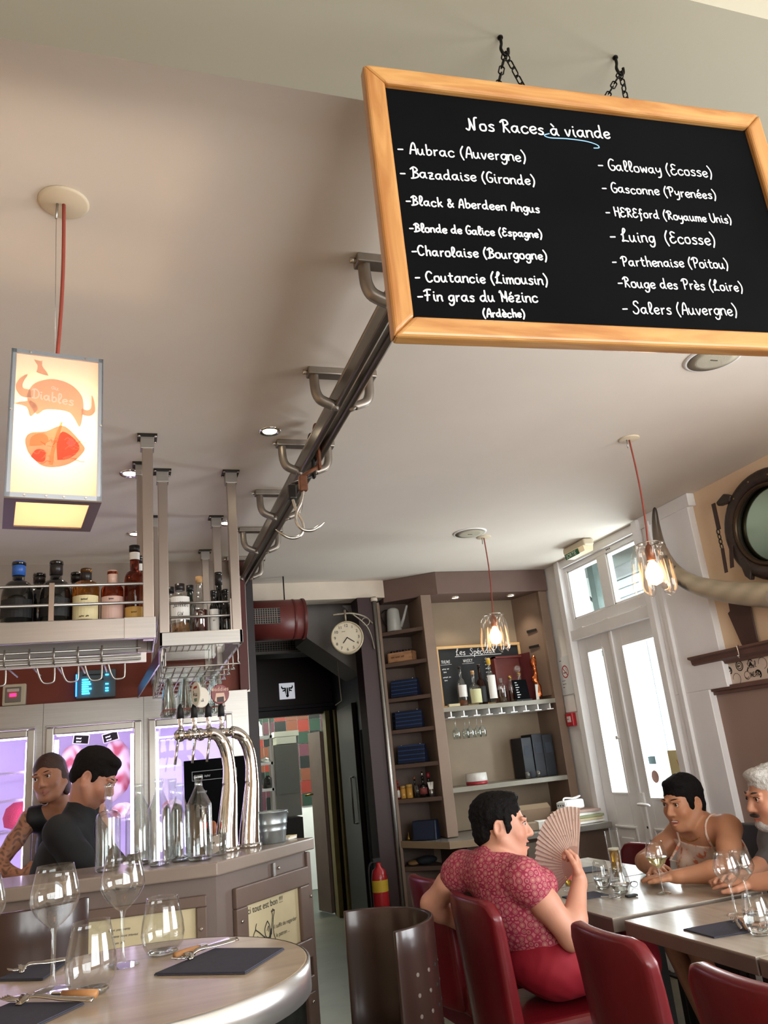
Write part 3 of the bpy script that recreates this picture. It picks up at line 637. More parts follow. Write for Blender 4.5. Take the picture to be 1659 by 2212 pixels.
bottle('liquor_bottle', 'squat black liquor bottle half hidden behind the black-capsuled one', (-.205, 3.31, ZD), .055, .235, .021, .06, A_dark, C_wax, .04, .023, sh=.07)
bottle('whisky_bottle', 'round-shouldered amber whisky bottle with a cream label', (-.162, 3.17, ZD), .050, .215, .019, .045, A_whisky, C_wax, .055, .021, L_cream, (.012, .105), sh=.03, text=[('~4', .085, .007), ('~3 2', .02, .007)])
bottle('whisky_bottle', 'amber bottle with a pink label and pale stopper', (-.065, 3.17, ZD), .043, .205, .017, .05, A_red, C_clear, .06, .019, L_pink, (.012, .10), sh=.03, text=[('~3', .085, .007), ('~3', .07, .006)])
bottle('tall_spirit_bottle', 'tall red amber bottle with a white neck band and gold label', (.018, 3.165, ZD), .039, .305, .018, .10, A_red, C_black, .025, .021, L_gold, (.012, .055), neckband=L_white, sh=.04, text=[('~4', .03, .006)])
bottle('tall_spirit_bottle', 'dark bottle with a white neck band behind the tall red amber one', (.04, 3.27, ZD), .034, .29, .014, .10, A_dark, C_wax, .03, .016, neckband=L_white)
bottle('tall_spirit_bottle', 'narrow clear bottle beside the steel upright of the long rack', (.072, 3.19, ZD), .011, .17, .009, .05, M_glassbar, C_wax, .02, .011)
bottle('gin_bottle', 'clear gin bottle with a white lettered label in the end rack', (.215, 3.56, ZD), .044, .235, .018, .05, M_glassbar, C_wax, .03, .022, L_white, (.07, .175), liquid=mat('copper_liquid', 'b98a5a', .1, trans=.8), fill=.35, sh=.02, text=[('Juillet', .128, .011), ('GIN', .088, .008)])
bottle('clear_bottle', 'narrow clear bottle behind the lettered gin bottle', (.18, 3.68, ZD), .03, .25, .014, .07, M_glassbar, C_black, .03, .017)
bottle('dark_green_bottle', 'dark green bottle with a black cap behind the gin', (.27, 3.70, ZD), .034, .26, .014, .08, mat('dark_green_glass', '18231a', .1, coat=.5), C_black, .03, .017)
bottle('decanter_bottle', 'clear long-necked bottle of dark red liqueur with a pourer', (.300, 3.55, ZD), .038, .265, .013, .11, M_glassbar, mat('cork_tan', 'b08a5c', .7), .03, .016, liquid=mat('dark_red_liqueur', '3a0d12', .15), fill=.9, sh=.03)
bottle('slim_label_bottle', 'slim bottle with a tall white label in the end rack', (.363, 3.555, ZD), .022, .20, .012, .06, A_dark, C_wax, .03, .013, L_white, (.01, .115), text=[('~2', .06, .006)])
bottle('wine_bottle', 'tall black wine bottle with a dark capsule in the end rack', (.395, 3.62, ZD), .035, .30, .015, .08, A_dark, C_wax, .06, .017, sh=.06)
bottle('wine_bottle', 'shorter black bottle beside the outer steel post', (.415, 3.54, ZD), .024, .20, .012, .06, A_dark, C_wax, .03, .013, sh=.04)
bottle('clear_bottle', 'tiny clear bottle against the outer post of the end rack', (.44, 3.60, ZD), .012, .14, .008, .04, M_glassbar, None)

# ------------------------------------------------------------------ hanging steel racks
def rack_post(par, x, y, z0):
    p = MB().box(x-.021, x+.021, y-.021, y+.021, z0, 2.85).build('post', M_steel2, par, world=True, bevel=.003)
    MB().box(x-.039, x+.039, y-.039, y+.039, 2.842, 2.85).build('ceiling_plate', M_darkmetal, p, world=True)
    MB().box(x-.027, x+.027, y-.027, y+.027, 2.79, 2.842).build('collar', M_steel, p, world=True, bevel=.002)
    for sx in (-1, 1):
        for sy in (-1, 1): MB().lathe([(.006, 0), (.006, .004)], (x+sx*.032, y+sy*.032, 2.838), 8).build('screw', M_screw, p, world=True)
rk = thing('bar_rack', 'long hanging steel bottle rack with rails over the bar front', 'rack', (-.4, 3.23, 2.01), group='hanging racks over the bar')
for x, y in ((.068, 3.09), (.05, 3.40), (-1.25, 3.09), (-1.25, 3.40)): rack_post(rk, x, y, 2.01)
MB().box(-1.3, .092, 3.05, 3.07, 2.012, 2.092).box(-1.3, .092, 3.40, 3.425, 2.012, 2.092).build('edge_beam', M_steel, rk, world=True, bevel=.003)
MB().box(.088, .094, 3.05, 3.425, 2.012, 2.092).box(-.02, .09, 3.046, 3.052, 2.012, 2.092).build('end_plate', M_steel, rk, world=True, bevel=.001)
MB().box(-1.3, .09, 3.07, 3.40, 2.088, 2.094).build('deck', thin_glass('deck_glass', (.8, .86, .84), 1.5), rk, world=True)
for z in (2.225, 2.152): MB().cyl((-1.3, 3.065, z), (.05, 3.065, z), .006, 8).build('guard_rail', M_steel, rk, world=True)
for x in (-.275, -.95): MB().box(x-.009, x+.009, 3.058, 3.076, 2.09, 2.235).build('rail_upright', M_steel2, rk, world=True)
def wire(par, pts, r=.0035): MB().tube(pts, r, 6).build('wire', M_steel, par, world=True)
g = thing('glass_hanger', 'empty wire glass hanger with drooping hooks under the long rack', 'glass hanger', (-.5, 3.2, 1.88))
for z in (1.985, 1.962, 1.945): wire(g, [(-1.25, 3.075, z), (.04, 3.075, z-.005)], .004)
MB().box(-1.25, .06, 3.10, 3.11, 1.93, 1.965).build('back_bar', M_steel, g, world=True)
for i in range(12):
    x = -1.0+i*.082; wire(g, [(x, 3.07, 1.995), (x, 3.07, 1.94), (x+.008, 3.2, 1.935), (x+.01, 3.36, 1.935)])
    if i % 2 == 0 or i > 7: wire(g, crom([(x+.02, 3.12, 1.94), (x+.03, 3.13, 1.90), (x+.045, 3.14, 1.878), (x+.075, 3.14, 1.88), (x+.08, 3.14, 1.90), (x+.08, 3.13, 1.94)], 3))
e = thing('bar_rack', 'end steel bottle rack on paired posts running back over the bar', 'rack', (.3, 4.2, 2.04), group='hanging racks over the bar')
for y in (3.48, 4.17, 4.86):
    for x in (.142, .452): rack_post(e, x, y, 2.04)
MB().box(.12, .476, 3.455, 3.47, 2.04, 2.10).box(.12, .135, 3.455, 4.9, 2.04, 2.10).box(.46, .476, 3.455, 4.9, 2.04, 2.10).box(.12, .476, 4.885, 4.9, 2.04, 2.10).build('edge_beam', M_steel, e, world=True, bevel=.003)
MB().box(.13, .466, 3.47, 4.89, 2.088, 2.094).build('deck', thin_glass('deck_glass'), e, world=True)
for z in (2.228, 2.166): MB().cyl((.165, 3.47, z), (.44, 3.47, z), .0055, 8).build('guard_rail', M_steel, e, world=True)
for x in (.13, .465):
    for z in (2.228, 2.166): MB().cyl((x, 3.49, z), (x, 4.85, z), .0055, 8).build('guard_rail', M_steel, e, world=True)
MB().box(.425, .435, 3.463, 3.473, 2.1, 2.24).build('rail_upright', M_steel2, e, world=True)
MB().obox((.118, 3.5, 1.97), (-.075, 1.4, 0), (.006, 0, 0), (0, 0, .06)).build('edge_light_strip', mat('lilac_strip', '6a5a78', .3, .6), e, world=True)
h = thing('glass_hanger', 'wire glass hanger under the end rack holding tall beer glasses', 'glass hanger', (.3, 4.2, 1.94))
for i in range(8): wire(h, crom([(.14+.006, 3.5+i*.19, 2.035), (.146, 3.5+i*.19, 1.965), (.16, 3.5+i*.19, 1.955), (.44, 3.5+i*.19, 1.955), (.455, 3.5+i*.19, 1.965), (.455, 3.5+i*.19, 2.035)], 3))
for i in range(9): wire(h, [(.152+i*.0365, 3.5, 1.955), (.152+i*.0365, 4.85, 1.955)], .003)
for i in range(7): wire(h, [(.128, 3.6+i*.19, 2.03), (.128, 3.6+i*.19, 1.945), (.15, 3.6+i*.19, 1.945)], .003)
# tall beer glasses hanging foot-up
fl = [(.030, 0), (.030, .004), (.008, .010), (.012, .022), (.020, .06), (.026, .12), (.031, .185), (.031, .187), (.0295, .187), (.025, .12), (.019, .06), (.010, .026)]
proto = None
cols = [(.185, 'nearest the left wires'), (.255, ''), (.325, ''), (.40, '')]
for j in range(4):
    for i, x in enumerate((.1703, .2433, .3163, .3893)):
        if proto is None:
            proto = thing('beer_glass', 'tall flared beer glass hanging upside down under the end rack', 'glass', (x, 3.74, 1.7757), group='beer glasses hanging under the end rack')
            MB().lathe([(r, .187-z) for r, z in fl], seg=16, cap0=False, cap1=False).build('bowl', M_glassbar, proto)
            MB().lathe([(.0312, .018), (.0312, .022)], seg=16, cap0=False, cap1=False).build('gilt_band', mat('band_red', '9a4a4a', .4), proto)
        else: dup(proto, (x, (3.74, 3.83, 3.93, 4.02)[j], 1.7757), 0)
# ------------------------------------------------------------------ the bar counter
K, E_, L_ = Vector((.32, 3.30, 0)), Vector((.81, 3.81, 0)), Vector((-1.6, 3.55, 0))
eA = (E_-K).normalized(); nA = Vector((eA.y, -eA.x, 0)); eL = (L_-K).normalized(); nL = Vector((eL.y, -eL.x, 0)); nL = -nL if nL.y > 0 else nL
bar = thing('bar_counter', 'taupe painted bar counter with framed panels and an angled end', 'bar', (.1, 3.55, 0))
top = [(L_.x, L_.y), (K.x, K.y), (E_.x, E_.y), (.51, 4.10), (.164, 3.744), (-1.56, 3.97)]
MB().prism(top, (0, 0, 1.13), (1, 0, 0), (0, 1, 0), (0, 0, .05)).build('bar_top', mat('bar_top_grey', '8b7d72', .3, var=.08, scale=5, coat=.3), bar, world=True, bevel=.006)
def inset(d):
    k = K-nL*d-nA*d*.35; return [(L_-nL*d)[:2], k[:2], (E_-nA*d-eA*.04)[:2], (.50, 4.03), (.19, 3.72), (-1.56, 3.93)]
MB().prism([tuple(p) for p in inset(.035)], (0, 0, .0), (1, 0, 0), (0, 1, 0), (0, 0, 1.13)).build('carcass', M_taupe, bar, world=True)
def onA(s, z, d=0): return K+eA*s-nA*(.033-d)+Vector((0, 0, z))
def onL(s, z, d=0): return K+eL*s-nL*(.033-d)+Vector((0, 0, z))
def frame(fn, n, s0, s1, z0, z1, w, d, name='panel_frame', m=None):
    b = MB()
    for a, c, p, q in ((s0, s1, z1-w, z1), (s0, s1, z0, z0+w), (s0, s0+w, z0+w, z1-w), (s1-w, s1, z0+w, z1-w)):
        o = fn(a, p); b.obox(o, fn(c, p)-o, fn(a, q)-o, fn(a, p, d)-o)
    return b.build(name, m or M_taupe2, bar, world=True, bevel=.005)
def panel(fn, s0, s1, z0, z1, d, name, m, par=None):
    o = fn(s0, z0); b = MB().obox(o, fn(s1, z0)-o, fn(s0, z1)-o, fn(s0, z0, d)-o); return b.build(name, m, par or bar, world=True)
frame(onA, nA, .125, .66, .70, 1.065, .075, .022)
pst = panel(onA, .20, .60, .755, 1.022, .006, 'poster', M_creampaper)
def nrm(fn): return (fn(1, 0)-fn(0, 0)).normalized()
pl = onA(.203, .955, .0075); printed('poster_lettering', 'ici tout est bon !!!', .036, pl, eA, (0, 0, 1), M_ink, pst)
for i, tx in enumerate(('il suffit de regarder', 'le patron ...')): printed('poster_lettering', tx, .0225, onA(.388+i*.012, .866-i*.034, .0075), eA, (0, 0, 1), M_ink, pst)
def sk(pts, w=.0035):
    k = MB(); k.ribbon(crom([onA(s, z, .0078) for s, z in pts], 5), w, nA); return k
for pts, w in (([(.345, .905), (.325, .88), (.33, .85), (.355, .845), (.36, .88), (.345, .905)], .004), ([(.338, .87), (.352, .885), (.35, .865)], .003), ([(.32, .85), (.335, .832), (.358, .838), (.37, .87)], .008), ([(.37, .85), (.374, .88), (.382, .915), (.380, .928)], .004), ([(.386, .85), (.384, .885), (.390, .915), (.395, .924)], .004), ([(.380, .928), (.376, .937), (.384, .933), (.387, .942), (.392, .935), (.398, .937), (.395, .924)], .004), ([(.32, .85), (.285, .875), (.262, .89), (.268, .91)], .004), ([(.262, .89), (.245, .87), (.25, .845), (.27, .84)], .004), ([(.27, .862), (.29, .85), (.305, .83)], .005), ([(.386, .85), (.40, .82), (.42, .79)], .004), ([(.37, .82), (.36, .79), (.365, .76)], .004)):
    sk(pts, w).build('poster_drawing', M_ink, pst, world=True)
frame(onA, nA, .10, .66, .12, .63, .06, .022)
p2_ = panel(onA, .16, .60, .18, .575, .005, 'lower_poster', mat('dark_photo_print', '2c2f2c', .35, var=.9, scale=9))
for s, z in ((.155, .942), (.665, .940), (.58, .725), (.63, .532), (.455, 1.09)):
    MB().lathe([(.007, 0), (.007, .004), (.004, .007)], onA(s, z, .022 if z < 1.07 else .0), 8, nA).build('bolt', M_screw, bar, world=True)
MB().obox(onA(.40, 1.055), eA*.018, Vector((0, 0, .06)), nA*.012).build('hinge', M_steel, bar, world=True, bevel=.002)
MB().obox(onA(.60, .655), eA*.014, Vector((0, 0, .04)), nA*.01).build('hinge', M_steel, bar, world=True, bevel=.002)
frame(onL, nL, .045, .60, .72, 1.068, .04, .02)
pq = panel(onL, .085, .545, .80, 1.035, .006, 'poster', M_creampaper)
for i, tx in enumerate(('~4 3 5', '~5 4 6', '~3 2')):
    k = MB(); write(k, tx, onL(.40-i*.01, .985-i*.022, .0075), -eL, (0, 0, 1), .0065, .0018, n=nL); k.build('poster_lettering', mat('faded_ink', '8a8272', .7), pq, world=True)
frame(onL, nL, .64, 1.25, .72, 1.068, .04, .02); panel(onL, .68, 1.21, .76, 1.03, .006, 'steel_panel', M_steel)
for s, z in ((.066, .955), (.066, .76)): MB().lathe([(.007, 0), (.007, .004), (.004, .007)], onL(s, z, .02), 8, nL).build('bolt', M_screw, bar, world=True)
# end of the bar: stainless corner post and plinth
MB().obox(onA(.672, .0, -.02), eA*.03, Vector((0, 0, 1.12)), nA*.03).build('corner_post', M_taupe2, bar, world=True, bevel=.003)
MB().obox(onA(.70, 1.04, -.035), eA*.022, Vector((0, 0, .07)), nA*.03).build('steel_corner', M_steel, bar, world=True)

# ------------------------------------------------------------------ empty carafes on the bar
carafes = [((-.081, 3.515), .048, .325, 'clear empty long-necked carafe in front of the bartender', 0), ((.036, 3.60), .052, .315, 'clear empty carafe with sloping shoulders beside the long-necked one', 1), ((.112, 3.45), .044, .325, 'clear empty carafe at the bar edge in the middle of the row', 1), ((.172, 3.62), .043, .32, 'clear empty carafe half hidden in the row', 0), ((.196, 3.52), .042, .30, 'clear empty carafe with a dusty shoulder near the last one', 1), ((.268, 3.452), .050, .325, 'wide clear carafe next to the small jar on the bar', 1)]
for (x, y), r, hh, lab, kind in carafes:
    t = thing('glass_carafe', lab, 'carafe', (x, y, 1.18), group='clear carafes on the bar')
    nh = .10 if kind == 0 else .045; sh = .03 if kind == 0 else .07
    pr = [(r*.8, 0), (r*.97, .006), (r, .02), (r, hh-nh-sh)]
    for i in range(1, 7): a = i/7; pr.append((.016+(r-.016)*(math.cos(a*PI/2) if kind == 0 else (1-a)**1.1), hh-nh-sh+sh*(math.sin(a*PI/2) if kind == 0 else a)))
    pr += [(.0155, hh-nh), (.0145, hh-.02), (.018, hh-.018), (.018, hh-.006), (.0155, hh)]
    MB().lathe(pr, seg=24, cap1=False).build('glass', M_glassbar, t)
    MB().lathe([(max(.004, q-.004), max(.012, z)) for q, z in pr[1:]], seg=24, cap0=True, cap1=False).build('inner_wall', M_glass, t)
    MB().lathe([(r*.84, .003), (r*.9, .012), (r*.5, .018), (.001, .02)], seg=20).build('thick_base', mat('thick_glass', 'f2f8f6', .03, trans=1, ior=1.45), t)
# small jar with card, red-capped pourer bottle, wooden muddler, bucket
t = thing('tip_jar', 'small clear glass jar with a handwritten card beside the taps', 'jar', (.340, 3.545, 1.18))
MB().lathe([(.035, 0), (.042, .004), (.048, .085), (.046, .085), (.04, .008)], seg=20, cap1=False).build('glass', M_glassbar, t)
MB().obox((-.034, -.01, .006), (.045, -.006, .012), (.004, 0, .066), (0, .001, 0)).build('card', mat('pinkish_card', 'bfa79c', .7), t)
k = MB(); write(k, '~3', (-.026, -.0125, .045), (.97, -.13, .2), (0, 0, 1), .008, .002); k.build('card_lettering', mat('brown_ink', '5a4038', .6), t)
t = thing('pourer_bottle', 'small bottle with a red collar and metal pourer behind the jar', 'bottle', (.300, 3.635, 1.18))
MB().lathe(bottle_profile(.03, .12, .013, .03, .03), seg=16).build('glass', A_dark, t); MB().lathe([(.017, .105), (.017, .13)], seg=14).build('red_collar', mat('red_plastic', 'b3261e', .4), t)
MB().lathe([(.015, .13), (.012, .145), (.006, .15), (.004, .195)], seg=10).build('pourer', M_chrome, t)
t = thing('zinc_bucket', 'small ribbed zinc bucket at the end of the bar', 'bucket', (.615, 3.80, 1.18))
M_zinc = mat('galvanised_zinc', 'a9b2b4', .38, .85, var=.15, scale=18)
pr = [(.058, 0), (.060, .003), (.0655, .05), (.068, .054), (.0665, .058), (.069, .078), (.072, .082), (.0705, .086), (.0745, .128), (.078, .131), (.077, .135), (.073, .133), (.064, .05), (.057, .006)]
MB().lathe(pr, seg=28).build('body', M_zinc, t); MB().tube(bez((-.076, 0, .125), (-.09, .03, .10), (-.05, .085, .09), (0, .082, .10))+bez((0, .082, .10), (.05, .085, .09), (.09, .03, .10), (.076, 0, .125)), .003, 6).build('handle', M_zinc, t)
t = thing('folded_napkin_stack', 'pale folded napkins lying at the corner of the bar top', 'napkins', (.705, 3.895, 1.18)); MB().cbox((0, 0, .004), (.07, .05, .008), .8).build('napkin', M_paper, t); MB().cbox((.005, .003, .011), (.066, .048, .006), .85).build('napkin', M_creampaper, t)

# ------------------------------------------------------------------ beer tower
t = thing('beer_tower', 'polished chrome beer tower with two swan-neck columns and four taps', 'beer taps', (.45, 3.69, 1.18))
def neck(x, y, x2, y2):
    pts = [(x, y, 1.18), (x+.003, y, 1.25), (x+.012, y, 1.34), (x+.022, y, 1.44)]+[tuple(p) for p in bez((x+.022, y, 1.46), (x+.03, y, 1.60), (x-.01, y+(y2-y)*.5, 1.672), (x2, y2, 1.675), 10)]
    pts = crom(pts, 3); n = len(pts); rr = [.050-.022*min(1, (p[2]-1.18)/.34) if i < n*.7 else .026 for i, p in enumerate(pts)]
    MB().tube(pts, rr, 20).build('column', M_chrome, t, world=True); MB().lathe([(.056, 0), (.056, .012), (.05, .02)], (x, y, 1.18), 24).build('base_ring', M_chrome, t, world=True)
neck(.396, 3.66, .335, 3.63); neck(.505, 3.735, .44, 3.70)
def manifold(x0, x1, y0, y1, xs):
    d = Vector((x1-x0, y1-y0, 0)); MB().cyl((x0, y0, 1.675), (x1, y1, 1.675), .019, 16).build('manifold', M_chrome, t, world=True)
    for f in (.3, .62, .97): c = Vector((x0, y0, 1.675))+d*f; MB().lathe([(.024, -.008), (.026, 0), (.024, .008)], c, 16, d).build('collar', M_chrome, t, world=True)
    MB().sphere((x0, y0, 1.675), .027, 18, 12).build('ball_end', M_chrome, t, world=True)
manifold(.208, .345, 3.62, 3.635, ()); manifold(.30, .45, 3.695, 3.705, ())
for x, y, z in ((.19, 3.605, 0), (.262, 3.61, 0), (.325, 3.625, 0)):
    MB().tube([(x+.01, y, 1.655), (x, y-.006, 1.60), (x-.006, y-.008, 1.555)], .0055, 8).build('spout', M_chrome, t, world=True)
for x, y in ((.212, 3.62), (.272, 3.635), (.335, 3.66), (.395, 3.69)):
    MB().lathe([(.012, 0), (.013, .012), (.008, .02), (.012, .04), (.015, .075), (.012, .105), (.004, .118)], (x, y, 1.69), 14).build('tap_handle', M_chrome, t, world=True)
    MB().lathe([(.0155, .055), (.013, .098), (.006, .114), (.0, .12)], (x-.001, y-.003, 1.69), 12).build('handle_grip', M_black, t, world=True)
def medal(c, rx, rz, m, lab, tx, tm, yaw):
    u = Vector((math.cos(yaw), math.sin(yaw), 0)); v = Vector((0, 0, 1)); n = u.cross(v); c = Vector(c)
    b = MB(); P = [(rx*math.cos(2*PI*i/28), rz*math.sin(2*PI*i/28)) for i in range(28)]; b.prism(P, c, u, v, -n*.012); o = b.build('medallion', m, t, world=True, bevel=.003)
    k = MB()
    for s_, dz, sz in tx: w_ = textwidth(s_)*sz/10; write(k, s_, c+n*.0008-u*w_/2+v*dz, u, v, sz, sz*.22, n=n)
    if k.v: k.build('medallion_lettering', tm, o, world=True)
    return o, u, v, n, c
o, u, v, n, c = medal((.275, 3.585, 1.845), .030, .052, mat('ivory_enamel', 'd9d2c2', .3), 'm', [('ku', -.01, .012)], M_ink, -.9)
k = MB().prism([(-.012, .02), (.012, .024), (.010, .034), (-.008, .030)], c+n*.001, u, v, n*.0006); k.build('red_mark', mat('red_enamel', '9c2b26', .3), o, world=True)
k = MB().prism([(-.008, -.02), (.010, -.02), (.008, -.034), (-.006, -.034)], c+n*.001, u, v, n*.0006); k.build('green_mark', mat('green_enamel', '5d7f6a', .3), o, world=True)
o, u, v, n, c = medal((.302, 3.605, 1.83), .036, .045, mat('ivory_enamel', ''), 'm', [('lu', -.018, .012)], M_ink, .1)
o, u, v, n, c = medal((.385, 3.62, 1.84), .041, .044, mat('red_round_enamel', '7c2a2a', .3), 'm', [('Waddies', .014, .0095)], mat('cream_enamel', 'd9b7a0', .4), .05)
MB().prism([(-.024, -.028), (-.018, .004), (.018, .004), (.024, -.028), (.014, -.036), (-.014, -.036)], c+n*.001, u, v, n*.0008).build('cream_emblem', mat('cream_enamel', ''), o, world=True)
MB().prism([(-.015, -.036), (-.015, -.014), (.016, -.012), (.016, -.036)], c+n*.002, u, v, n*.0008).build('dark_emblem', mat('dark_enamel', '33140f', .4), o, world=True)
# slate and things on the back counter seen between bottles and taps
t = thing('back_counter', 'dark back counter under the end fridge behind the bar', 'counter', (.45, 4.7, 0)); MB().box(.12, .70, 4.62, 4.95, 0, .95).build('cabinet', M_plum, t, world=True); MB().box(.10, .71, 4.60, 4.96, .95, .99).build('worktop', mat('brown_worktop', '6b4a35', .4, var=.2), t, world=True, bevel=.004)
t = thing('slate_menu', 'dark slate with a boxed heading leaning behind the taps', 'slate', (.47, 4.86, .99)); sp = MB().obox((.30, 4.83, .99), (.37, 0, 0), (0, .07, .60), (0, .012, 0)).build('slate', M_slate, t, world=True)
k = MB(); 
for i, tx in enumerate(('~4 3', '~5', '~4', '~3', '~4')): write(k, tx, (.36+.01*i, 4.829+.07*(.50-i*.085)/.6-.003, .99+.50-i*.085), (1, 0, 0), (0, .116, .993), .013, .0026, n=(0, -1, .1))
for a, c2 in (((.345, .535), (.60, .535)), ((.345, .485), (.60, .485)), ((.345, .485), (.345, .535)), ((.60, .485), (.60, .535))): k.ribbon([(a[0], 4.829+.07*a[1]/.6-.003, .99+a[1]), (c2[0], 4.829+.07*c2[1]/.6-.003, .99+c2[1])], .003, (0, -1, .1))
k.build('chalk_lettering', mat('chalk_dim', '9aa0a4', .7), sp, world=True)
t = thing('wooden_muddler', 'turned wooden pepper mill on the back counter', 'pepper mill', (.44, 4.70, .99)); MB().lathe([(.026, 0), (.028, .01), (.017, .03), (.018, .20), (.022, .22), (.018, .25), (.010, .262), (0, .268)], seg=16).build('body', mat('turned_wood', '9c5a34', .45, var=.1), t)
# ------------------------------------------------------------------ hanging menu board
M_pine = wood('pine_frame', 'c98a4a', 'e0b070', .35, 14, (1, 1, 1), coat=.3)
M_pineh = wood('pine_rail', 'a66c34', 'c69558', .35, 5, (1, 9, 9), coat=.3); M_pinev = wood('pine_stile', 'a36a32', 'c08c50', .35, 5, (9, 9, 1), coat=.3)
bO = Vector((.36, .933, 2.07)); bu = Vector((.757, -.05, 0)).normalized(); bv = Vector((0, 0, 1)); bn = bu.cross(bv); BW, BH = .7586, .50
bd = thing('menu_board', 'black chalkboard in a pine frame listing beef breeds, hung from chains', 'menu board', tuple(bO+bu*BW/2))
def B(s, z, d=0): return bO+bu*s+bv*z+bn*d
def rail(pts, m):
    b = MB(); a = [B(s, z, .016) for s, z in pts]; c = [B(s, z, -.012) for s, z in pts]; b.add(a+c, [(0, 1, 2, 3), (7, 6, 5, 4)]+[(i+4, (i+1) % 4+4, (i+1) % 4, i) for i in range(4)]); b.build('frame_rail', m, bd, world=True, bevel=.006, bseg=3)
w_ = .034
rail([(0, BH), (w_, BH-w_), (BW-w_, BH-w_), (BW, BH)], M_pineh); rail([(0, 0), (BW, 0), (BW-w_, w_), (w_, w_)], M_pineh)
rail([(0, 0), (w_, w_), (w_, BH-w_), (0, BH)], M_pinev); rail([(BW, 0), (BW, BH), (BW-w_, BH-w_), (BW-w_, w_)], M_pinev)
sl = MB().obox(B(.02, .02, -.008), bu*(BW-.04), bv*(BH-.04), bn*.012).build('slate', M_slate, bd, world=True)
MB().obox(B(.01, .01, -.014), bu*(BW-.02), bv*(BH-.02), bn*.005).build('back_board', mat('hardboard', '8a6a48', .8), bd, world=True)
LN = [('Nos Races à viande', .167, .397, .438, .412, 1), ('- Aubrac (Auvergne)', .043, .335, .266, .343, 1), ('- Bazadaise (Gironde)', .042, .289, .275, .297, 1), ('-Black & Aberdeen Angus', .046, .237, .274, .243, 1), ('-Blonde de Galice (Espagne)', .046, .188, .269, .194, 1), ('-Charolaise (Bourgogne)', .045, .145, .271, .153, 1), ('- Coutancie (Limousin)', .045, .099, .264, .107, 1), ('-Fin gras du Mézinc', .045, .066, .242, .074, 1), ('(Ardèche)', .145, .0435, .215, .0460, 1),
      ('- Galloway (Ecosse)', .398, .343, .626, .350, .8), ('- Gasconne (Pyrenées)', .396, .297, .622, .303, .8), ('- HEREford (Royaume Unis)', .393, .248, .640, .254, .8), ('- Luing  (Ecosse)', .391, .198, .595, .206, .75), ('- Parthenaise (Poitou)', .385, .150, .608, .160, .75), ('-Rouge des Près (Loire)', .387, .110, .625, .116, .7), ('- Salers (Auvergne)', .385, .062, .601, .068, .65)]
for tx, s0, z0, s1, z1, wgt in LN:
    size = (s1-s0)*10/textwidth(tx); k = MB(); u = (bu+bv*((z1-z0)/(s1-s0))).normalized()
    write(k, tx, B(s0, z0, .0052), u, bv, size, max(.0026, size*.225)*(.75+.25*wgt), n=bn, jit=.6); k.build('chalk_line', M_chalk, sl, world=True)
k = MB(); k.ribbon(crom([B(s, z, .0052) for s, z in ((.318, .408), (.308, .403), (.318, .399), (.35, .401), (.385, .400), (.405, .395), (.408, .389), (.398, .387))], 5), .0022, bn); k.build('chalk_underline', mat('chalk_blue', '86b4d8', .7), sl, world=True)
M_iron = mat('black_iron', '1a1816', .45, .7)
def chainset(label, hx, hy, feet):
    t = thing('hanging_chain', label, 'chain', (hx, hy, 2.70), group='chains of the menu board')
    hk = crom([(hx, hy, 2.70), (hx, hy, 2.685), (hx-.003, hy, 2.672), (hx+.002, hy, 2.660), (hx+.010, hy, 2.663), (hx+.012, hy, 2.676)], 4); MB().tube(hk, .0028, 8).build('screw_hook', M_iron, t, world=True); MB().lathe([(.005, 0), (.005, .003)], (hx, hy, 2.697), 10).build('hook_collar', M_iron, t, world=True)
    for fi, ft in enumerate(feet):
        a = Vector((hx+.004, hy, 2.664)); b = Vector(ft); n = max(3, round((b-a).length/.0175)); d = (b-a)/n; dl = d.length*.66
        for i in range(n):
            c = a+d*(i+.5); z = d.normalized(); x = z.cross(Vector((0, 1, 0))).normalized(); y = z.cross(x)
            if (i+fi) % 2: x, y = y, x
            P = [c+z*(dl*.5*(1 if math.sin(q) > 0 else -1)+.0042*math.sin(q)*1.0)+x*.0048*math.cos(q) for q in [2*PI*(j+.5)/12 for j in range(12)]]
            MB().tube(P, .0013, 6, closed=True).build('link', M_iron, t, world=True)
chainset('black chain with a screw hook over the heading of the menu board', .628, .925, [tuple(B(.238, .49, -.006)), tuple(B(.30, .49, -.006))])
chainset('black chain with a screw hook over the plain end of the menu board', .862, .917, [tuple(B(.438, .49, -.006)), tuple(B(.494, .49, -.006))])

# ------------------------------------------------------------------ box lamp with printed panels
def translucent(name, col, f=.75):
    m = bpy.data.materials.new(name); m.use_nodes = True; nt = m.node_tree; nt.nodes.clear(); o = nt.nodes.new('ShaderNodeOutputMaterial'); mx = nt.nodes.new('ShaderNodeMixShader'); mx.inputs[0].default_value = f
    a = nt.nodes.new('ShaderNodeBsdfDiffuse'); b = nt.nodes.new('ShaderNodeBsdfTranslucent'); c = (*lin(col), 1); a.inputs[0].default_value = c; b.inputs[0].default_value = c
    nt.links.new(a.outputs[0], mx.inputs[1]); nt.links.new(b.outputs[0], mx.inputs[2]); nt.links.new(mx.outputs[0], o.inputs[0]); MATS[name] = m; return m
lp = thing('box_pendant_lamp', 'square lit box lantern printed with a horned bull head and a raw steak', 'lamp', (-.161, 1.71, 2.06), .15)
hw, hd, HH = .091, .105, .33
M_alu = mat('aluminium_angle', 'aab0b8', .35, .8)
pan = translucent('opal_panel', 'fbf0e8', .8)
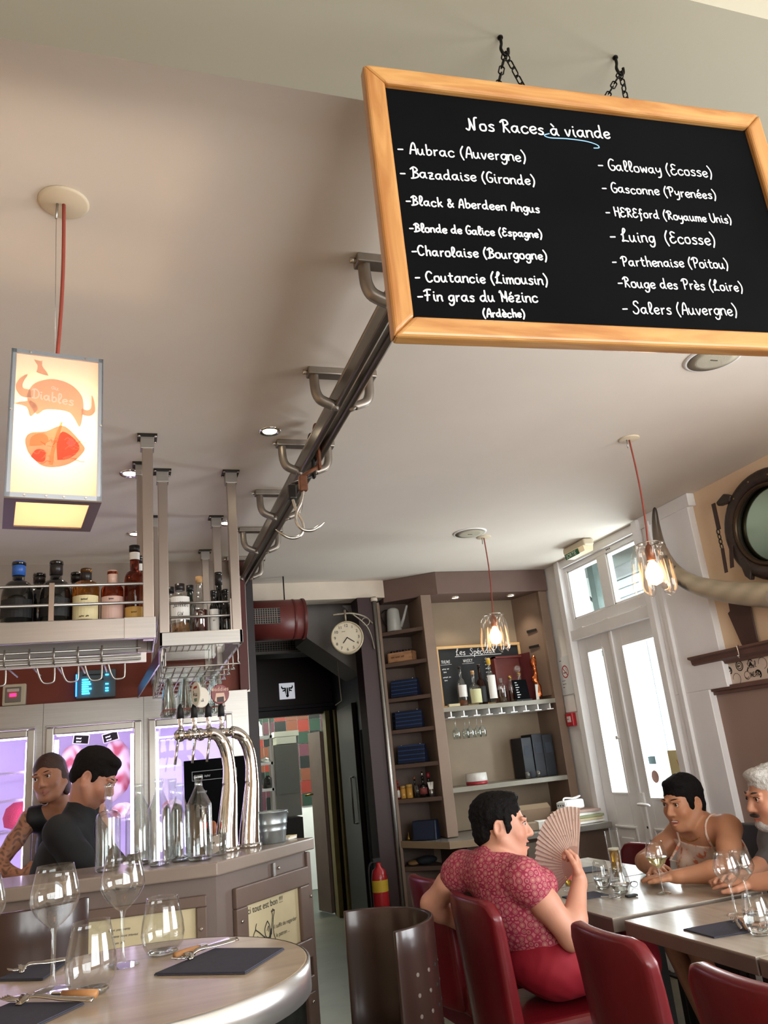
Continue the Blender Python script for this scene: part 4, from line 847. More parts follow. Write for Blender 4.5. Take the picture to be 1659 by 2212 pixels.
def clearer(m, f):
    nt = m.node_tree; out = next(n for n in nt.nodes if n.type == 'OUTPUT_MATERIAL'); src = out.inputs[0].links[0].from_socket; mx = nt.nodes.new('ShaderNodeMixShader'); mx.inputs[0].default_value = f; tr = nt.nodes.new('ShaderNodeBsdfTransparent'); nt.links.new(src, mx.inputs[1]); nt.links.new(tr.outputs[0], mx.inputs[2]); nt.links.new(mx.outputs[0], out.inputs[0])
clearer(pan, .22)
fp = MB().box(-hw+.006, hw-.006, -hd+.004, -hd+.006, .008, HH-.006).build('printed_panel', pan, lp)
MB().box(-hw+.006, hw-.006, hd-.006, hd-.004, .008, HH-.006).build('rear_panel', pan, lp)
M_sidew = translucent('amber_wood_panel', 'd59a4e', .35)
for sx in (-1, 1): MB().box(sx*(hw-.005)-.001, sx*(hw-.005)+.001, -hd+.006, hd-.006, .008, HH-.006).build('side_panel', M_sidew, lp)
e = MB()
for sx in (-1, 1):
    for sy in (-1, 1):
        x, y = sx*hw, sy*hd; e.box(min(x, x-sx*.010), max(x, x-sx*.010), min(y, y-sy*.003), max(y, y-sy*.003), 0, HH); e.box(min(x, x-sx*.003), max(x, x-sx*.003), min(y, y-sy*.010), max(y, y-sy*.010), 0, HH)
for z0, z1 in ((0, .010), (HH-.009, HH)):
    for sy in (-1, 1): y = sy*hd; e.box(-hw, hw, min(y, y-sy*.004), max(y, y-sy*.004), z0, z1)
    for sx in (-1, 1): x = sx*hw; e.box(min(x, x-sx*.004), max(x, x-sx*.004), -hd, hd, z0, z1)
e.build('metal_edging', M_alu, lp)
bt = MB(); o_ = .022
for a in ((-hw, hw, -hd, -hd+o_), (-hw, hw, hd-o_, hd), (-hw, -hw+o_, -hd+o_, hd-o_), (hw-o_, hw, -hd+o_, hd-o_)): bt.box(*a, -.003, .0)
bt.build('bottom_frame', mat('bronze_edge', '6a5b4c', .4, .6), lp); MB().box(-hw+o_-.004, hw-o_+.004, -hd+o_-.004, hd-o_+.004, .001, .003).build('bottom_diffuser', translucent('opal_diffuser', 'fbf3e6', .85), lp)
for x, z in ((-.055, HH-.004), (.055, HH-.004), (-.055, .005), (-.015, .005), (.018, .005), (.06, .005), (-.087, .19), (.087, .17)):
    MB().lathe([(.0028, 0), (.0022, .002)], (x, -hd-.0002, z), 8, (0, -1, 0)).build('screw', M_screw, lp)
pm = translucent('brown_print', 'e2d0c2', .8); pm2 = translucent('pale_print', 'ffffff', .8); red1 = translucent('steak_red', 'f0c4b0', .8); red2 = translucent('steak_dark', 'eaa084', .8); fat = translucent('steak_fat', 'f6dcb8', .85)
def flat(poly, m, name, d=.0004, sm=4):
    P = [tuple(q)[:2] for q in crom([(p[0], p[1], 0) for p in poly+[poly[0]]], sm)][:-1] if sm else poly
    MB().prism(P, (0, -hd+.004-d, 0), (1, 0, 0), (0, 0, 1), (0, -.0003, 0)).build(name, m, fp)
flat([(-.052, .205), (-.058, .225), (-.045, .255), (-.01, .270), (.025, .262), (.048, .238), (.052, .205), (.046, .165), (.034, .185), (.02, .198), (-.02, .198), (-.038, .185)], pm, 'bull_head_print')
for pl_ in ([(-.050, .222), (-.068, .222), (-.080, .240), (-.074, .262), (-.058, .275), (-.066, .255), (-.066, .242), (-.052, .238)], [(.048, .195), (.064, .192), (.076, .205), (.072, .236), (.068, .240), (.068, .215), (.060, .205), (.05, .208)], [(-.05, .215), (-.082, .205), (-.058, .20), (-.05, .178), (-.036, .2)]): flat(pl_, pm, 'bull_horn_print', .0005, 3)
flat([(-.042, .282), (-.018, .276), (-.026, .29), (-.032, .300), (-.030, .312), (-.036, .309), (-.048, .311), (-.040, .298)], pm, 'flame_print', .0005, 2)
k = MB(); o_ = Vector((-.048, -hd+.0030, .222)); ux = Vector((1, 0, -.12)).normalized(); write(k, 'Diables', o_, ux, (0, 0, 1), .0112*1.0, .0034, n=(0, -1, 0), jit=.2); write(k, 'au', (-.012, -hd+.003, .246), ux, (0, 0, 1), .006, .0016, n=(0, -1, 0)); k.build('shop_lettering', pm2, fp)
flat([(-.052, .10), (-.058, .125), (-.048, .142), (-.02, .148), (.004, .162), (.022, .160), (.05, .128), (.056, .112), (.035, .085), (.008, .072), (-.02, .07), (-.038, .082)], red1, 'steak_print', .0005)
flat([(.004, .086), (.002, .125), (.012, .150), (.034, .138), (.046, .116), (.028, .092)], red2, 'steak_print', .0007); flat([(-.012, .075), (-.008, .11), (.002, .150), (.008, .17), (.012, .17), (.006, .14), (-.002, .10), (-.004, .075)], fat, 'steak_bone_print', .0009)
flat([(-.05, .112), (-.045, .135), (-.022, .142), (-.014, .125), (-.03, .115)], fat, 'steak_fat_print', .0007); flat([(.014, .092), (.045, .108), (.05, .113), (.03, .096), (.016, .086)], fat, 'steak_fat_print', .0009)
flat([(-.046, .09), (-.036, .106), (-.02, .104), (-.02, .082), (-.034, .08)], red2, 'steak_print', .0007); flat([(.02, .125), (.028, .138), (.038, .128), (.03, .118)], red1, 'steak_print', .0009)
k = MB(); r_ = random.Random(4)
for i in range(16):
    x0_, z0_ = r_.uniform(-.046, .040), r_.uniform(.084, .145); k.ribbon(crom([Vector((x0_+j*.006*r_.uniform(.5, 1.3), -hd+.0026, z0_+r_.uniform(-.005, .005))) for j in range(4)], 3), r_.uniform(.0008, .0022), (0, -1, 0))
k.build('steak_marbling', fat, fp)
k = MB()
for i in range(12):
    x0_, z0_ = r_.uniform(-.046, .040), r_.uniform(.080, .140); k.ribbon(crom([Vector((x0_+j*.005*r_.uniform(.5, 1.3), -hd+.0024, z0_+r_.uniform(-.004, .004))) for j in range(4)], 3), r_.uniform(.0008, .0018), (0, -1, 0))
k.build('steak_grain', red2, fp)
M_cord = M_rubber
def canopy_cord(root, top, bot, sway, r=.0042, disc=.058):
    MB().lathe([(disc, 0), (disc, -.004), (disc*.9, -.007), (.0, -.008)], (top[0], top[1], 2.85), 28, (0, 0, 1)).build('ceiling_rose', mat('rose_cream', 'd6c8ae', .6), root, world=True)
    a, b_ = Vector(top), Vector(bot); P = [a+(b_-a)*i/16+Vector((sway*math.sin(PI*i/16), 0, 0)) for i in range(17)]; MB().tube(P, r, 8).build('cord', M_cord, root, world=True)
    MB().tube([(top[0]-.014, top[1], 2.845), (top[0]-.016, top[1], 2.80)], .003, 6).build('wire_grip', M_steel, root, world=True)
canopy_cord(lp, (-.152, 1.69, 2.846), (-.161, 1.71, 2.375), .006); MB().tube([(-.168, 1.69, 2.81), (-.161, 1.70, 2.40)], .0007, 5).build('safety_wire', M_steel, lp, world=True)
MB().box(-.014, .014, -.014, .014, .285, .312).build('cord_grip', mat('grip_plastic', '8f7f66', .5), lp, bevel=.005); MB().tube(crom([(0, 0, .29), (.004, -.01, .26), (.018, -.02, .23), (.02, -.01, .21)], 4), .004, 8).build('lamp_flex', mat('flex_brown', '9c7d5a', .5), lp)
MB().box(-hw, hw, -.008, .008, HH-.012, HH-.008).build('cross_bar', M_alu, lp)
MB().lathe([(.014, .04), (.016, .015), (.013, 0)], (.0, -.005, .185), 14).build('socket', mat('socket_cream', 'd8c8a8', .5), lp)
MB().sphere((0, -.005, .155), .03, 16, 12).build('bulb', mat('warm_bulb', 'fff0d0', .3, emit='ffe0bc', es=95), lp)

# ------------------------------------------------------------------ overhead meat rail with brackets
M_cast = mat('cast_steel', '9d958c', .4, .85, var=.12, scale=20); M_railsteel = mat('rail_steel', '7d756a', .3, .9, var=.12, scale=6, stretch=(8, 1, 8))
mr = thing('meat_rail', 'twin-bar steel butcher rail hung on cast brackets from the ceiling', 'rail', (.73, 3.2, 2.69))
Y0, Y1 = 1.02, 5.6
for x0, x1 in ((.694, .722), (.738, .766)):
    MB().box(x0, x1, Y0+.14, Y1, 2.700, 2.762).build('rail_bar', M_railsteel, mr, world=True, bevel=.008)
    MB().cyl(((x0+x1)/2-.003 if x0 < .71 else (x0+x1)/2+.003, Y0+.14, 2.764), ((x0+x1)/2-.003 if x0 < .71 else (x0+x1)/2+.003, Y1, 2.764), .012, 10).build('rail_bead', M_cast, mr, world=True)
for y in (1.78, 2.44, 3.09, 3.73, 4.37, 5.02):
    br = MB().box(.604, .86, y-.024, y+.024, 2.822, 2.850).build('bracket', M_cast, mr, world=True, bevel=.004)
    for s, xa, xb in ((-1, .628, .694), (1, .832, .766)):
        P = crom([(xa, y, 2.83), (xa, y, 2.79), (xa-s*.004, y, 2.755), (xa-s*.02, y, 2.728), (xb-s*-.0, y, 2.708), (xb+s*.0, y, 2.695)], 4)
        MB().tube(P, [.015]*(len(P)-4)+[.012]*4, 8, flat=1.3).build('bracket_arm', M_cast, br, world=True); MB().lathe([(.011, 0), (.011, .008), (.006, .012)], (xb+s*.006, y-.001, 2.715), 6, (s, -.4, 0)).build('nut', M_screw, br, world=True)
    MB().cyl((.605, y, 2.836), (.588, y, 2.836), .009, 6).build('bolt', M_screw, br, world=True)
def meat_hook(label, x, y, rust, sgn):
    t = thing('meat_hook', label, 'hook', (x, y, 2.37), group='steel hooks on the butcher rail'); m = mat('rusty_iron', '6f4630', .7, .3, var=.3, scale=40) if rust else M_darkmetal
    MB().lathe([(.030, -.012), (.034, -.008), (.034, .008), (.030, .012)], (.73, y, 2.797), 18, (1, 0, 0)).build('wheel', m, t, world=True)
    MB().box(.7245, .7355, y-.016, y+.016, 2.63, 2.80).build('hanger_plate', m, t, world=True, bevel=.003)
    MB().tube([(.73, y, 2.65), (.715, y, 2.635), (x, y, 2.60)], .008, 8).build('shank', m, t, world=True)
    MB().box(x-.017, x+.017, y-.014, y+.014, 2.535, 2.60).build('swivel', m, t, world=True, bevel=.006)
    P = [(x, y, 2.54), (x-.012*sgn, y, 2.49), (x-.034*sgn, y, 2.445), (x-.036*sgn, y, 2.405), (x-.014*sgn, y, 2.376), (x+.022*sgn, y, 2.372), (x+.052*sgn, y, 2.388), (x+.078*sgn, y, 2.408)]; P = crom(P, 5); n = len(P); MB().tube(P, [.0065]*(n-6)+[.006, .005, .004, .003, .002, .0008], 10).build('hook', M_screw, t, world=True)
meat_hook('bright steel meat hook on a rusty swivel pointing to the street door', .657, 2.86, True, 1); meat_hook('steel meat hook on a grey swivel pointing to the bar', .632, 2.96, False, -1)

# ------------------------------------------------------------------ bottle-cluster pendants
M_clus = thin_glass('lamp_glass', (.98, .97, .95), 1.5, add=.03)
def cluster(label, x, y, ry):
    t = thing('bottle_pendant_lamp', label, 'lamp', (x, y, 2.05), ry, group='pendant lamps of glass tubes'); c = Vector((x, y, 0))
    canopy_cord(t, (x+.015, y, 2.846), (x, y, 2.31), .012, .004, .05)
    MB().lathe([(.02, .19), (.022, .24), (.012, .262), (.004, .268)], seg=14).build('socket', mat('copper_socket', '8a5a44', .4, .6), t)
    MB().lathe([(.01, .19), (.02, .175), (.038, .14), (.04, .115), (.03, .085), (.0, .072)], seg=18).build('bulb', mat('warm_bulb2', 'fff0d8', .3, emit='ffb878', es=12), t)
    for i in range(6):
        a = 2*PI*i/6+.3; ti = .05 if i % 2 else .13; ax = Vector((math.cos(a)*ti, math.sin(a)*ti, -1)).normalized(); top = Vector((.056*math.cos(a), .056*math.sin(a), .265))
        pr = [(.013, -.004), (.013, .006), (.010, .012), (.014, .02), (.023, .035), (.026, .06), (.026, .17), (.024, .20), (.018, .222), (.008, .232), (.0, .234)]
        q = MB().lathe(pr, top, 16, ax, cap0=False); q.build('glass_tube', M_clus, t); MB().lathe([(.014, -.002), (.016, .002), (.014, .008)], top, 12, ax, cap0=False, cap1=False).build('tube_lip', M_clus, t)
        MB().sphere(top+ax*.236, .006, 8, 6).build('glass_drip', M_clus, t)
    MB().lathe([(.05, .268), (.056, .27), (.05, .273)], seg=20, cap0=False, cap1=False).build('clip_ring', M_steel, t)
cluster('lit cluster of hanging glass tubes in front of the long horn', 2.285, 2.94, 0); cluster('lit cluster of hanging glass tubes in front of the small drinks chalkboard', 2.265, 4.61, .5)
# ------------------------------------------------------------------ ceiling loudspeakers, spots, exit sign
for x, y, lab in ((2.155, 2.16, 'round flat white ceiling loudspeaker under the menu board'), (2.13, 4.50, 'round flat white ceiling loudspeaker beside the pendant cord near the cabinet')):
    t = thing('ceiling_speaker', lab, 'speaker', (x, y, 2.842)); MB().lathe([(.112, .008), (.112, .004), (.104, 0), (.098, .001)], seg=36, cap0=True, cap1=False).build('rim', M_white2, t); MB().lathe([(.098, -.001), (.06, -.004), (.0, -.005)], seg=36, cap0=True).build('grille', mat('speaker_cloth', 'b9b3a0', .9, bump=.3, bscale=300), t); MB().box(-.016, .016, -.002, .002, -.007, -.004).build('badge', mat('badge_grey', '6a665e', .4, .6), t)
for i, (x, y, lab) in enumerate(((.56, 2.99, 'recessed chrome spotlight next to a bracket of the butcher rail'), (.0, 3.51, 'recessed chrome spotlight beside the front posts of the racks'), (.03, 4.47, 'small recessed spotlight deep behind the rack posts'), (.52, 4.27, 'recessed spotlight between the end rack and the butcher rail'), (-.6, 3.6, 'recessed spotlight over the working side of the bar'))):
    t = thing('recessed_spotlight', lab, 'spotlight', (x, y, 2.846), group='recessed ceiling spotlights'); MB().lathe([(.048, .004), (.048, 0), (.040, -.004), (.030, .002)], seg=24, cap0=False, cap1=False).build('rim', M_chrome, t); MB().lathe([(.029, .001), (.0, .0)], seg=20).build('lens', mat('spot_lens', 'fff4dc', .3, emit='fff0d0', es=10), t)
    L = bpy.data.lights.new('spot_lamp', 'SPOT'); L.energy = 9; L.spot_size = 1.5; L.spot_blend = .6; L.color = (1, .86, .68); L.shadow_soft_size = .03; lo = bpy.data.objects.new('spot_lamp', L); C.objects.link(lo); lo.parent = t; lo.location = (0, 0, -.012)
t = thing('exit_sign', 'cream emergency light box with a green SORTIE strip on the ceiling', 'exit sign', (3.12, 4.80, 2.75)); 
ex = Vector((-.02, -1, 0)).normalized()
MB().cbox((3.12, 4.80, 2.822), (.085, .30, .05)).build('housing', mat('cream_housing', 'd8cdb4', .4), t, world=True, bevel=.014, bseg=3)
MB().prism([(-.042, 0), (.042, 0), (.034, -.04), (-.034, -.04)], (3.12, 4.93, 2.80), (1, 0, 0), (0, 0, 1), (0, -.26, 0)).build('lamp_cover', mat('lamp_cover_cream', 'e3d8bf', .3, emit='ffd9a0', es=.25), t, world=True)
g = MB().obox((3.082, 4.925, 2.755), (0, -.19, 0), (-.008, 0, .04), (-.001, 0, 0)).build('green_strip', mat('exit_green', '1f6b40', .4), t, world=True)
printed('exit_lettering', 'SORTIE', .044, (3.080, 4.912, 2.760), (0, -1, 0), (-.196, 0, .98), mat('exit_white', 'f4fff4', .4), g, .0008)
# ------------------------------------------------------------------ built-in taupe cabinet in the back corner
cab = thing('corner_cabinet', 'tall taupe built-in cabinet with open shelves and a lit drinks recess', 'cabinet', (2.6, 5.75, 0))
def cb(name, mb, m, par=None, **k): return mb.build(name, m, par or cab, world=True, **k)
cb('cornice', MB().prism([(1.93, 5.84), (2.29, 5.57), (3.27, 5.585), (3.27, 5.94), (1.93, 5.94)], (0, 0, 2.67), (1, 0, 0), (0, 1, 0), (0, 0, .179)), mat('cornice_brown', '6d5850', .5, var=.06), bevel=.004)
cb('divider_post', MB().box(2.15, 2.235, 5.585, 5.64, .91, 2.67).box(2.16, 2.225, 5.64, 5.94, .91, 2.67), M_shelf, bevel=.003)
cb('side_panel', MB().box(3.19, 3.262, 5.6, 5.94, 0, 2.67), M_shelf, bevel=.003)
cb('angled_side_panel', MB().prism([(3.10, 5.93), (3.19, 5.64), (3.19, 5.93)], (0, 0, 1.84), (1, 0, 0), (0, 1, 0), (0, 0, .83)), M_shelf)
cb('left_panel', MB().box(1.855, 1.885, 5.82, 5.945, 0, 2.67), M_shelf, bevel=.002)
cb('back_panel', MB().box(1.88, 2.16, 5.925, 5.945, 0, 2.67), mat('cabinet_back_dark', '54443b', .6, var=.1))
cb('recess_back', MB().box(2.225, 3.19, 5.925, 5.945, .91, 2.67), M_recess)
for z in (2.43, 2.185, 1.92, 1.685, 1.435, 1.19, .73): cb('shelf', MB().prism([(1.865, 5.85), (2.155, 5.60), (2.155, 5.93), (1.88, 5.93)], (0, 0, z-.03), (1, 0, 0), (0, 1, 0), (0, 0, .03)), M_shelfd, bevel=.003)
M_gshelf = mat('grey_shelf', '8a8578', .4, var=.06)
s1 = cb('drinks_shelf', MB().box(2.225, 3.19, 5.60, 5.93, 1.775, 1.81), M_gshelf, bevel=.003)
for i in range(9):
    x = 2.30+i*.105; cb('glass_rail', MB().box(x-.005, x+.005, 5.61, 5.9, 1.735, 1.775).box(x-.028, x+.028, 5.61, 5.9, 1.729, 1.736), M_white2, s1)
cb('lower_shelf', MB().box(2.225, 3.19, 5.60, 5.93, 1.20, 1.235), M_gshelf, bevel=.003)
cb('counter_top', MB().prism([(1.87, 5.845), (2.07, 5.36), (2.55, 5.22), (3.27, 5.22), (3.27, 5.94), (1.86, 5.94)], (0, 0, .865), (1, 0, 0), (0, 1, 0), (0, 0, .04)), mat('counter_zinc', '8e8a84', .25, .4, var=.1), bevel=.004)
cb('counter_edge', MB().prism([(1.865, 5.84), (2.068, 5.352), (2.55, 5.212), (2.55, 5.222), (2.072, 5.362), (1.873, 5.845)], (0, 0, .862), (1, 0, 0), (0, 1, 0), (0, 0, .045)), mat('edge_wood', '9a8468', .45, var=.1))
cb('base_cabinet', MB().prism([(2.22, 5.42), (2.58, 5.28), (3.27, 5.28), (3.27, 5.94), (2.22, 5.94)], (0, 0, 0), (1, 0, 0), (0, 1, 0), (0, 0, .865)), M_shelfd)
for z0, z1 in ((.70, .84), (.53, .68), (.30, .51)):
    dr = cb('drawer', MB().box(2.60, 3.0, 5.262, 5.285, z0, z1), mat('drawer_grey', '7a6d60', .5, var=.08), bevel=.004); cb('knob', MB().sphere((2.80, 5.255, (z0+z1)/2), .012, 10, 6), M_darkmetal, dr)
cb('base_end', MB().box(1.87, 2.2, 5.84, 5.93, 0, .70), M_shelfd)
for i, (z, y0) in enumerate(((2.36, 5.70), (2.23, 5.70))): cb('vent_slot', MB().obox((3.135, 5.79, z), (.035, -.10, .0), (0, 0, .02), (-.004, -.002, 0)), M_black)
for x in (2.50, 3.0):
    t = thing('recessed_spotlight', 'recessed spotlight under the cabinet cornice '+('above the drinks chalkboard' if x < 2.7 else 'beside the slotted side panel'), 'spotlight', (x, 5.72, 2.664), group='cornice spotlights'); MB().lathe([(.04, .004), (.04, 0), (.03, -.003), (.026, .003)], seg=20, cap0=False, cap1=False).build('rim', M_chrome, t); MB().lathe([(.027, .001), (0, .0)], seg=16).build('lens', MATS['spot_lens'], t)
    L = bpy.data.lights.new('spot_lamp', 'SPOT'); L.energy = 7; L.spot_size = 1.7; L.spot_blend = .8; L.color = (1, .88, .7); L.shadow_soft_size = .03; lo = bpy.data.objects.new('spot_lamp', L); C.objects.link(lo); lo.parent = t; lo.location = (0, 0, -.012)
# direction along the angled shelf fronts
aD = Vector((.29, -.25, 0)).normalized(); aN = Vector((-.25, -.29, 0)).normalized(); aYaw = math.atan2(aD.y, aD.x)
t = thing('watering_can', 'pale enamel watering can with a long spout on the top shelf', 'watering can', (1.99, 5.815, 2.432), aYaw)
M_en = mat('pale_enamel', 'a8aaa6', .35, var=.06); MB().lathe([(.058, 0), (.06, .004), (.05, .15), (.048, .165), (.04, .178), (.018, .188)], seg=24).build('body', M_en, t)
MB().tube([(.055, 0, .03), (.085, 0, .09), (.125, 0, .19)], [.014, .011, .008], 12).build('spout', M_en, t); MB().tube(crom([(-.05, 0, .04), (-.09, 0, .10), (-.10, 0, .15), (-.07, 0, .18), (-.035, 0, .175)], 5), .005, 8).build('handle', M_darkmetal, t)
t = thing('wooden_crate', 'small stamped wooden crate of dark jars on the cabinet shelf', 'crate', (2.018, 5.785, 2.187), aYaw)
M_crate = wood('crate_wood', '9a6f4e', 'b58a66', .6, 6, (2, 9, 9)); w2, d2 = .105, .042
bx = MB().box(-w2, w2, -d2, -d2+.008, 0, .075).box(-w2, w2, d2-.008, d2, 0, .075).box(-w2, -w2+.008, -d2, d2, 0, .075).box(w2-.008, w2, -d2, d2, 0, .075).box(-w2, w2, -d2, d2, 0, .006).build('box', M_crate, t)
k = MB(); write(k, '~3 4 3', (-.075, -d2-.0006, .034), (1, 0, 0), (0, 0, 1), .011, .003); k.build('stamped_lettering', mat('stamp_brown', '5e3c28', .7), bx)
for i in range(4):
    j = thing('dark_jar', 'dark lidded jar standing in the small wooden crate', 'jar', tuple(Vector((2.018, 5.785, 2.194))+aD*(-.075+i*.05)), group='jars in the wooden crate'); MB().lathe([(.018, 0), (.021, .003), (.021, .06), (.016, .07)], seg=14).build('glass', A_dark, j); MB().lathe([(.018, .07), (.018, .086)], seg=14).build('lid', M_darkmetal, j)
M_navy = mat('navy_card', '131d35', .5, var=.1); M_navy2 = mat('navy_card_edge', '213a66', .5)
def menus(c, z, n, wdt, label, tilt=1.0, off=0):
    t = thing('menu_stack', label, 'menus', tuple(Vector((c[0], c[1], z))), aYaw, 'navy menu stacks on the shelves')
    MB().prism([(-.055, 0), (.05, 0), (.03, .13), (-.01, .13)], (-wdt/2, 0, 0), (0, -1, 0), (0, 0, 1), (wdt, 0, 0)).build('card_block', M_navy, t, bevel=.004)
    for i in range(n):
        f = i/(n-1); y = -.05+f*.022; zz = .008+f*.112; MB().obox((-wdt/2+.004*(i % 2), y-.006, zz), (wdt, 0, 0), (0, .002, .0085), (0, .006, 0)).build('menu_card', M_navy2 if i % 2 else M_navy, t)
    for x in (-wdt*.35, wdt*.35): MB().sphere((x, -.03, .132), .004, 8, 6).build('rivet', M_screw, t)
menus((2.018, 5.775), 1.922, 9, .215, 'low stack of navy menu cards under the wooden crate'); menus((1.985, 5.85), 1.687, 7, .215, 'navy menu stack at the back of the double row'); menus((2.02, 5.745), 1.687, 9, .215, 'navy menu stack at the front of the double row'); bpy.data.objects['menu_stack.001'].scale = (1, .32, 1); bpy.data.objects['menu_stack.001'].location = (2.018, 5.84, 1.687); bpy.data.objects['menu_stack.002'].scale = (1, .6, 1); bpy.data.objects['menu_stack.002'].location = (2.015, 5.755, 1.687)
menus((2.02, 5.77), 1.437, 8, .215, 'navy menu stack on the shelf above the condiments')
def small(name, label, cat, s, z, parts, d=0, group='condiments on the cabinet shelf'):
    c = Vector((2.0, 5.80, z))+aD*s+aN*d; t = thing(name, label, cat, tuple(c), group=group)
    for nm, pr, m in parts: MB().lathe(pr, seg=14).build(nm, m, t)
small('sauce_bottle', 'slim hot sauce bottle with a red cap and white label', 'bottle', -.118, 1.192, [('glass', bottle_profile(.014, .12, .006, .04, .015), mat('sauce_red', '7a2418', .2)), ('label', [(.0146, .01), (.0146, .06)], L_white), ('cap', [(.008, .105), (.008, .128)], mat('cap_green_red', '9c2a1c', .4))])
M_must = mat('mustard_jar', 'b98a3c', .2)
small('mustard_jar', 'amber mustard jar next to the hot sauce', 'jar', -.078, 1.192, [('glass', [(.02, 0), (.022, .003), (.022, .07)], M_must), ('lid', [(.022, .07), (.022, .09)], mat('lid_tan', 'a5834c', .4))]); small('mustard_jar', 'second amber mustard jar nearer the glass tumbler', 'jar', -.028, 1.192, [('glass', [(.022, 0), (.024, .003), (.024, .075)], M_must), ('lid', [(.024, .075), (.024, .097)], mat('lid_gold', 'b08c48', .35))])
small('bar_tumbler', 'empty straight tumbler on the condiment shelf', 'glass', .034, 1.192, [('glass', [(.018, 0), (.024, .09), (.0235, .09), (.018, .005)], M_glass)]); small('tall_pepper_bottle', 'thin dark bottle with a red top behind the tumbler', 'bottle', .008, 1.192, [('glass', bottle_profile(.012, .14, .006, .05, .02), A_dark), ('cap', [(.008, .128), (.008, .146)], mat('cap_rust', '8a4a34', .4))], -.03)
small('oil_bottle', 'dark bottle with a red label and metal pourer', 'bottle', .085, 1.192, [('glass', bottle_profile(.028, .14, .010, .05, .025), A_dark), ('label', [(.0285, .02), (.0285, .065)], mat('label_red_brown', '7d3a36', .6)), ('pourer', [(.008, .14), (.005, .18)], M_chrome)]); small('oil_bottle', 'second dark bottle with a red capsule behind the labelled one', 'bottle', .115, 1.192, [('glass', bottle_profile(.022, .15, .010, .06, .025), A_dark), ('cap', [(.012, .13), (.012, .165)], mat('cap_crimson', '8a2630', .4))], -.045)
t = thing('napkin_cup', 'small cup of rolled white paper straws on the condiment shelf', 'cup', tuple(Vector((2.0, 5.80, 1.192))+aD*.145)); MB().lathe([(.018, 0), (.022, .05), (.021, .05), (.017, .003)], seg=14).build('cup', M_steel, t)
for i in range(4): MB().tube([(-.005+.004*i, 0, .01), (-.02+.013*i, .004*(i % 2), .10)], .005, 8).build('paper_roll', M_paper, t)
t = thing('navy_box', 'dark navy box standing on the corner counter', 'box', tuple(Vector((2.035, 5.70, .907))), aYaw); MB().prism([(-.05, 0), (.05, 0), (.035, .13), (-.03, .13)], (-.09, 0, 0), (0, -1, 0), (0, 0, 1), (.18, 0, 0)).build('body', mat('dark_navy', '131c30', .45), t, bevel=.005); MB().obox((-.075, -.0515, .01), (.15, 0, 0), (0, .0135, .11), (0, -.001, 0)).build('front_card', M_navy, t)
t = thing('counter_bell', 'small brass bell beside the navy box', 'bell', (1.945, 5.84, .907)); MB().lathe([(.02, 0), (.018, .012), (.009, .026), (.004, .03), (.004, .05)], seg=14).build('bell', mat('brass', 'b08d4c', .3, 1), t)
t = thing('folded_cloth', 'dark cloth and tan pouch lying on the shelf under the counter', 'cloth', (2.02, 5.80, .732)); MB().sphere((.03, -.01, .03), (.08, .05, .03), 14, 8).build('cloth', mat('dark_cloth', '20242a', .8), t); MB().sphere((-.06, .03, .018), (.045, .045, .018), 12, 8).build('pouch', mat('tan_pouch', '8a6a40', .7), t)
# drinks chalkboard and what stands on the drinks shelf
t = thing('drinks_chalkboard', 'small drinks chalkboard in a pale wood frame inside the recess', 'chalkboard', (2.72, 5.86, 1.812)); x0, x1, z0, z1 = 2.335, 3.09, 1.812, 2.30; wf = .022
for a in ((x0, x1, z1-wf, z1), (x0, x1, z0, z0+wf), (x0, x0+wf, z0+wf, z1-wf), (x1-wf, x1, z0+wf, z1-wf)): MB().box(a[0], a[1], 5.862, 5.885, a[2], a[3]).build('frame_rail', mat('pale_pine', 'cda873', .45, var=.1), t, world=True, bevel=.003)
sb = MB().box(x0+.015, x1-.015, 5.872, 5.88, z0+.015, z1-.015).build('slate', mat('drinks_slate', '14171c', .6), t, world=True)
def bl(tx, x, z, sz, ul=None):
    k = MB(); wdt = write(k, tx, (x, 5.870, z), (1, 0, 0), (0, 0, 1), sz, sz*.17)
    if ul: k.ribbon([(x-.01, 5.870, z-.012), (x+wdt+ul, 5.870, z-.010)], sz*.14, (0, -1, 0))
    k.build('chalk_line', M_chalk, sb, world=True)
bl('Les  Spéciaux', 2.51, 2.225, .026, .05); bl('RHUMS', 2.375, 2.165, .012, .01); bl('WHISKY', 2.565, 2.165, .012, .01); bl('COGNAC', 2.76, 2.17, .010, .01)
for i, (x, z, s_) in enumerate(((2.375, 2.115, '~4 2'), (2.385, 2.09, '~3'), (2.375, 2.05, '~5 2'), (2.385, 2.025, '~3'), (2.755, 2.13, '~3'), (2.755, 2.10, '~2 2'), (2.755, 2.07, '~3 2'), (2.755, 2.035, '~3'), (2.755, 2.0, '~3'))): bl(s_, x, z, .010)
ZS = 1.812
G2 = 'spirit bottles on the drinks shelf'
bottle('brandy_bottle', 'clear brandy bottle with a white square label at the end of the shelf', (2.46, 5.72, ZS), .038, .30, .012, .09, M_glassbar, C_wax, .02, .014, L_white, (.07, .16), liquid=amber('brandy_low', 'a8642c'), fill=.35, sh=.08, group=G2); bottle('squat_brandy_bottle', 'squat clear bottle with a pale green label and cork', (2.555, 5.70, ZS), .05, .26, .014, .10, M_glassbar, mat('cork_tan', ''), .03, .015, mat('label_palegreen', 'c9c79a', .6), (.015, .12), sh=.05, group=G2)
bottle('dark_rum_bottle', 'dark rum bottle with a black lettered label between clear ones', (2.635, 5.74, ZS), .036, .31, .012, .11, amber('dark_rum', '4a1f12'), C_wax, .02, .013, L_black, (.02, .14), sh=.06, group=G2); bottle('tall_label_bottle', 'clear bottle with a tall cream label and yellow capsule', (2.715, 5.72, ZS), .036, .35, .015, .10, M_glassbar, mat('cap_yellow', 'c9a436', .4), .05, .017, L_white, (.04, .22), sh=.05, group=G2)
